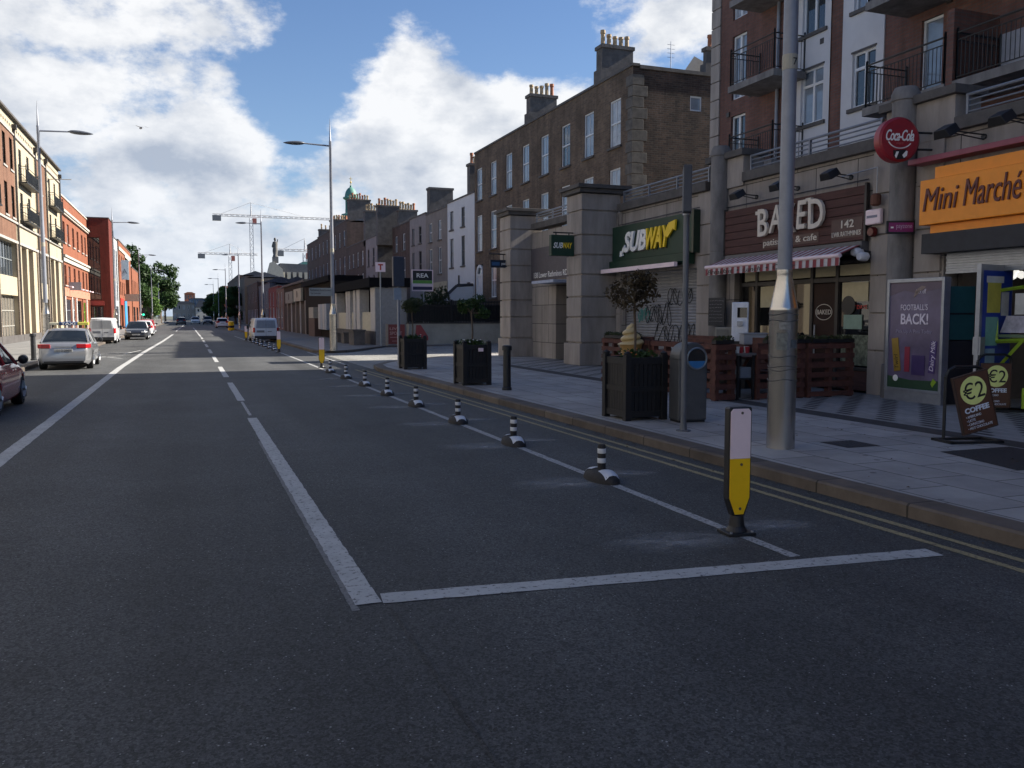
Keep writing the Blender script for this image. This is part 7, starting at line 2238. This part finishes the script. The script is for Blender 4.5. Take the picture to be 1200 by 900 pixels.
def van(name, label, loc, rz, paint, Wd, Ln, H, glassm=car_gl):
    t = thing(name, label, 'van', loc, rz, 'vans parked at the kerbs')
    zt = [(0, .90), (.012, .965), (.05, .995), (.2, 1), (.66, .99), (.71, .965), (.83, .585), (.95, .50), (.985, .42), (1, .34)]
    ww = [(0, .90), (.015, .965), (.06, 1), (.8, 1), (.92, .95), (.98, .85), (1, .72)]
    r = 0.165 * H
    yw = (Ln * (.19 - .5), Ln * (.81 - .5))
    st, se = [], []
    for i in range(65):
        s_ = i / 64
        y = (s_ - .5) * Ln
        w = Wd / 2 * interp(ww, s_)
        z1 = H * interp(zt, s_)
        zb = .13 * H
        arch = 0
        for q in yw:
            d = abs(y - q)
            if d < r * 1.15:
                arch = math.sqrt((r * 1.15) ** 2 - d * d) + r
        zc_ = min(z1 - .06 * H, .56 * H)
        kk = max(0, min(1, (z1 - .5 * H) / (.5 * H)))
        sec = [(w * .93, zb), (w, zb + .05 * H), (w, .33 * H), (w * .985, zc_), (w * (.96 - .08 * kk), z1 - .07 * H * kk - .03), (w * (.90 - .1 * kk), z1 - .012 * H), (0, z1 + .01)]
        sec = [(x, max(z, min(arch, z1 - .05 * H))) if k < 3 else (x, z) for k, (x, z) in enumerate(sec)]
        st.append(y)
        se.append(sec)
    loft(st, se).build('body', paint, t, smooth=40)
    MB().box(-Wd * .40, Wd * .40, -Ln * .46, Ln * .46, .10 * H, .34 * H).build('underbody', M('black underbody', (0.006, 0.006, 0.006), 0.9), t)
    yr = -Ln / 2
    rw = [(-.37 * Wd, .575 * H), (.37 * Wd, .575 * H), (.375 * Wd, .62 * H), (.345 * Wd, .885 * H), (.32 * Wd, .90 * H), (-.32 * Wd, .90 * H), (-.345 * Wd, .885 * H), (-.375 * Wd, .62 * H)]
    MB().prism(rw, yr - .014, yr + .02).build('rear_window', glassm, t, bevel=0.006)
    MB().box(-.005, .005, yr - .02, yr - .0145, .14 * H, .95 * H).build('door_seam', black, t)
    for sx in (-1, 1):
        MB().prismz([(sx * .415 * Wd, yr - .02), (sx * .452 * Wd, yr - .012), (sx * .497 * Wd, yr + .06), (sx * .503 * Wd, yr + .18), (sx * .47 * Wd, yr + .18), (sx * .42 * Wd, yr + .03)][::sx], .40 * H, .60 * H).build('tail_light', tail_r, t, bevel=0.01)
        MB().prismz([(sx * Wd * .22, Ln / 2 - .03), (sx * Wd * .36, Ln / 2 - .05), (sx * Wd * .47, Ln / 2 - .3), (sx * Wd * .49, Ln / 2 - .55), (sx * Wd * .45, Ln / 2 - .5), (sx * Wd * .22, Ln / 2 - .2)][::-sx], H * .36, H * .45).build('headlight', lens_w, t)
        e = sx * Wd * .5
        MB().quad((e * 1.0, Ln * .04, .58 * H), (e * 1.0, Ln * .27, .58 * H), (e * .92, Ln * .2, .85 * H), (e * .90, Ln * .04, .88 * H)).build('side_window', car_gl, t)
        mm = MB().box(-.07, .07, -.06, .06, -.13, .13).build('mirror', black, t, bevel=0.03, loc=(sx * (Wd / 2 + .10), Ln * .24, .60 * H))
    MB().quad((-Wd * .40, Ln * .33 + .02, .60 * H), (Wd * .40, Ln * .33 + .02, .60 * H), (Wd * .35, Ln * .215 + .02, .955 * H), (-Wd * .35, Ln * .215 + .02, .955 * H)).build('windscreen', car_gl, t)
    MB().box(-.44 * Wd, .44 * Wd, yr - .05, yr + .06, .13 * H, .26 * H).build('rear_bumper', M('grey black bumper', (0.03, 0.03, 0.033), 0.7), t, bevel=0.02)
    MB().box(-.36 * Wd, -.06 * Wd, yr - .02, yr - .002, .40 * H, .49 * H).build('number_plate', M('dark plate', (0.16, 0.17, 0.2), 0.5), t, bevel=0.004)
    MB().box(.06 * Wd, .22 * Wd, yr - .018, yr - .002, .43 * H, .45 * H).build('handle', black, t)
    wheels(t, Wd, yw, r)
    return t


van('van', 'white panel van seen from behind, parked past the silver taxi on the left', (-4.95 + .05, 57.5 + 2.1, 0), R(0.6), p_white, 1.5, 4.2, 1.58, M('pale van rear panel', (0.36, 0.37, 0.38), 0.3, spec=0.6))
van('van', 'pale blue van in shadow with a wide rear window at the right kerb', (4.68, 57.5 + 2.1, 0), R(0.6), p_blue, 1.62, 4.2, 1.56, M('sky lit rear glass', (0.22, 0.28, 0.38), 0.08, spec=1.0))  # rear glass colour carries a painted sky reflection

# fallen leaves and grit in the gutter, cables on the walls, old stickers on the lamp sleeve
g = np.random.default_rng(77)
b = MB()
for k in range(420):
    y = float(g.uniform(0.5, 27))
    x = 5.70 - 0.0125 * y - abs(float(g.normal(0, 0.09))) - 0.02 if k % 3 else float(g.uniform(5.98, 9.2))
    z = 0.006 if k % 3 else 0.127
    a, r_ = float(g.uniform(0, 6.28)), float(g.uniform(0.006, 0.026))
    b.quad((x + r_ * math.cos(a), y + r_ * math.sin(a), z), (x - r_ * .5 * math.sin(a), y + r_ * .5 * math.cos(a), z + r_ * .4), (x - r_ * math.cos(a), y - r_ * math.sin(a), z), (x + r_ * .5 * math.sin(a), y - r_ * .5 * math.cos(a), z + r_ * .2))
tag(b.build('leaf_litter', M('dry leaf', (0.13, 0.085, 0.045), 0.9, var=0.5, scale=3)), kind='stuff')
b = MB()
for (pts) in ([(13.2, -0.065, 4.95), (13.25, -0.06, 4.42), (18.5, -0.062, 4.43)], [(19.15, -0.07, 4.9), (19.12, -0.07, 2.6)], [(7.75, -0.06, 4.9), (7.78, -0.06, 4.55), (12.4, -0.06, 4.58)]):
    b.tube(pts, 0.012, 5)
b.build('cable', frame_dk, shop)
for (a0, a1, z0, z1, col, nm) in ((205, 250, 1.18, 1.38, (0.16, 0.17, 0.16), 'grey sticker'), (215, 262, 1.42, 1.52, (0.24, 0.24, 0.23), 'pale sticker'), (265, 300, 1.2, 1.3, (0.10, 0.12, 0.13), 'dark sticker')):
    b = MB()
    n = 8
    for k in range(n):
        t0, t1 = R(a0 + (a1 - a0) * k / n), R(a0 + (a1 - a0) * (k + 1) / n)
        q = 0.167
        b.quad((q * math.cos(t0), q * math.sin(t0), z0), (q * math.cos(t1), q * math.sin(t1), z0), (q * math.cos(t1), q * math.sin(t1), z1), (q * math.cos(t0), q * math.sin(t0), z1))
    b.build('sticker', M(nm, col, 0.7, var=0.4, scale=20), lp)
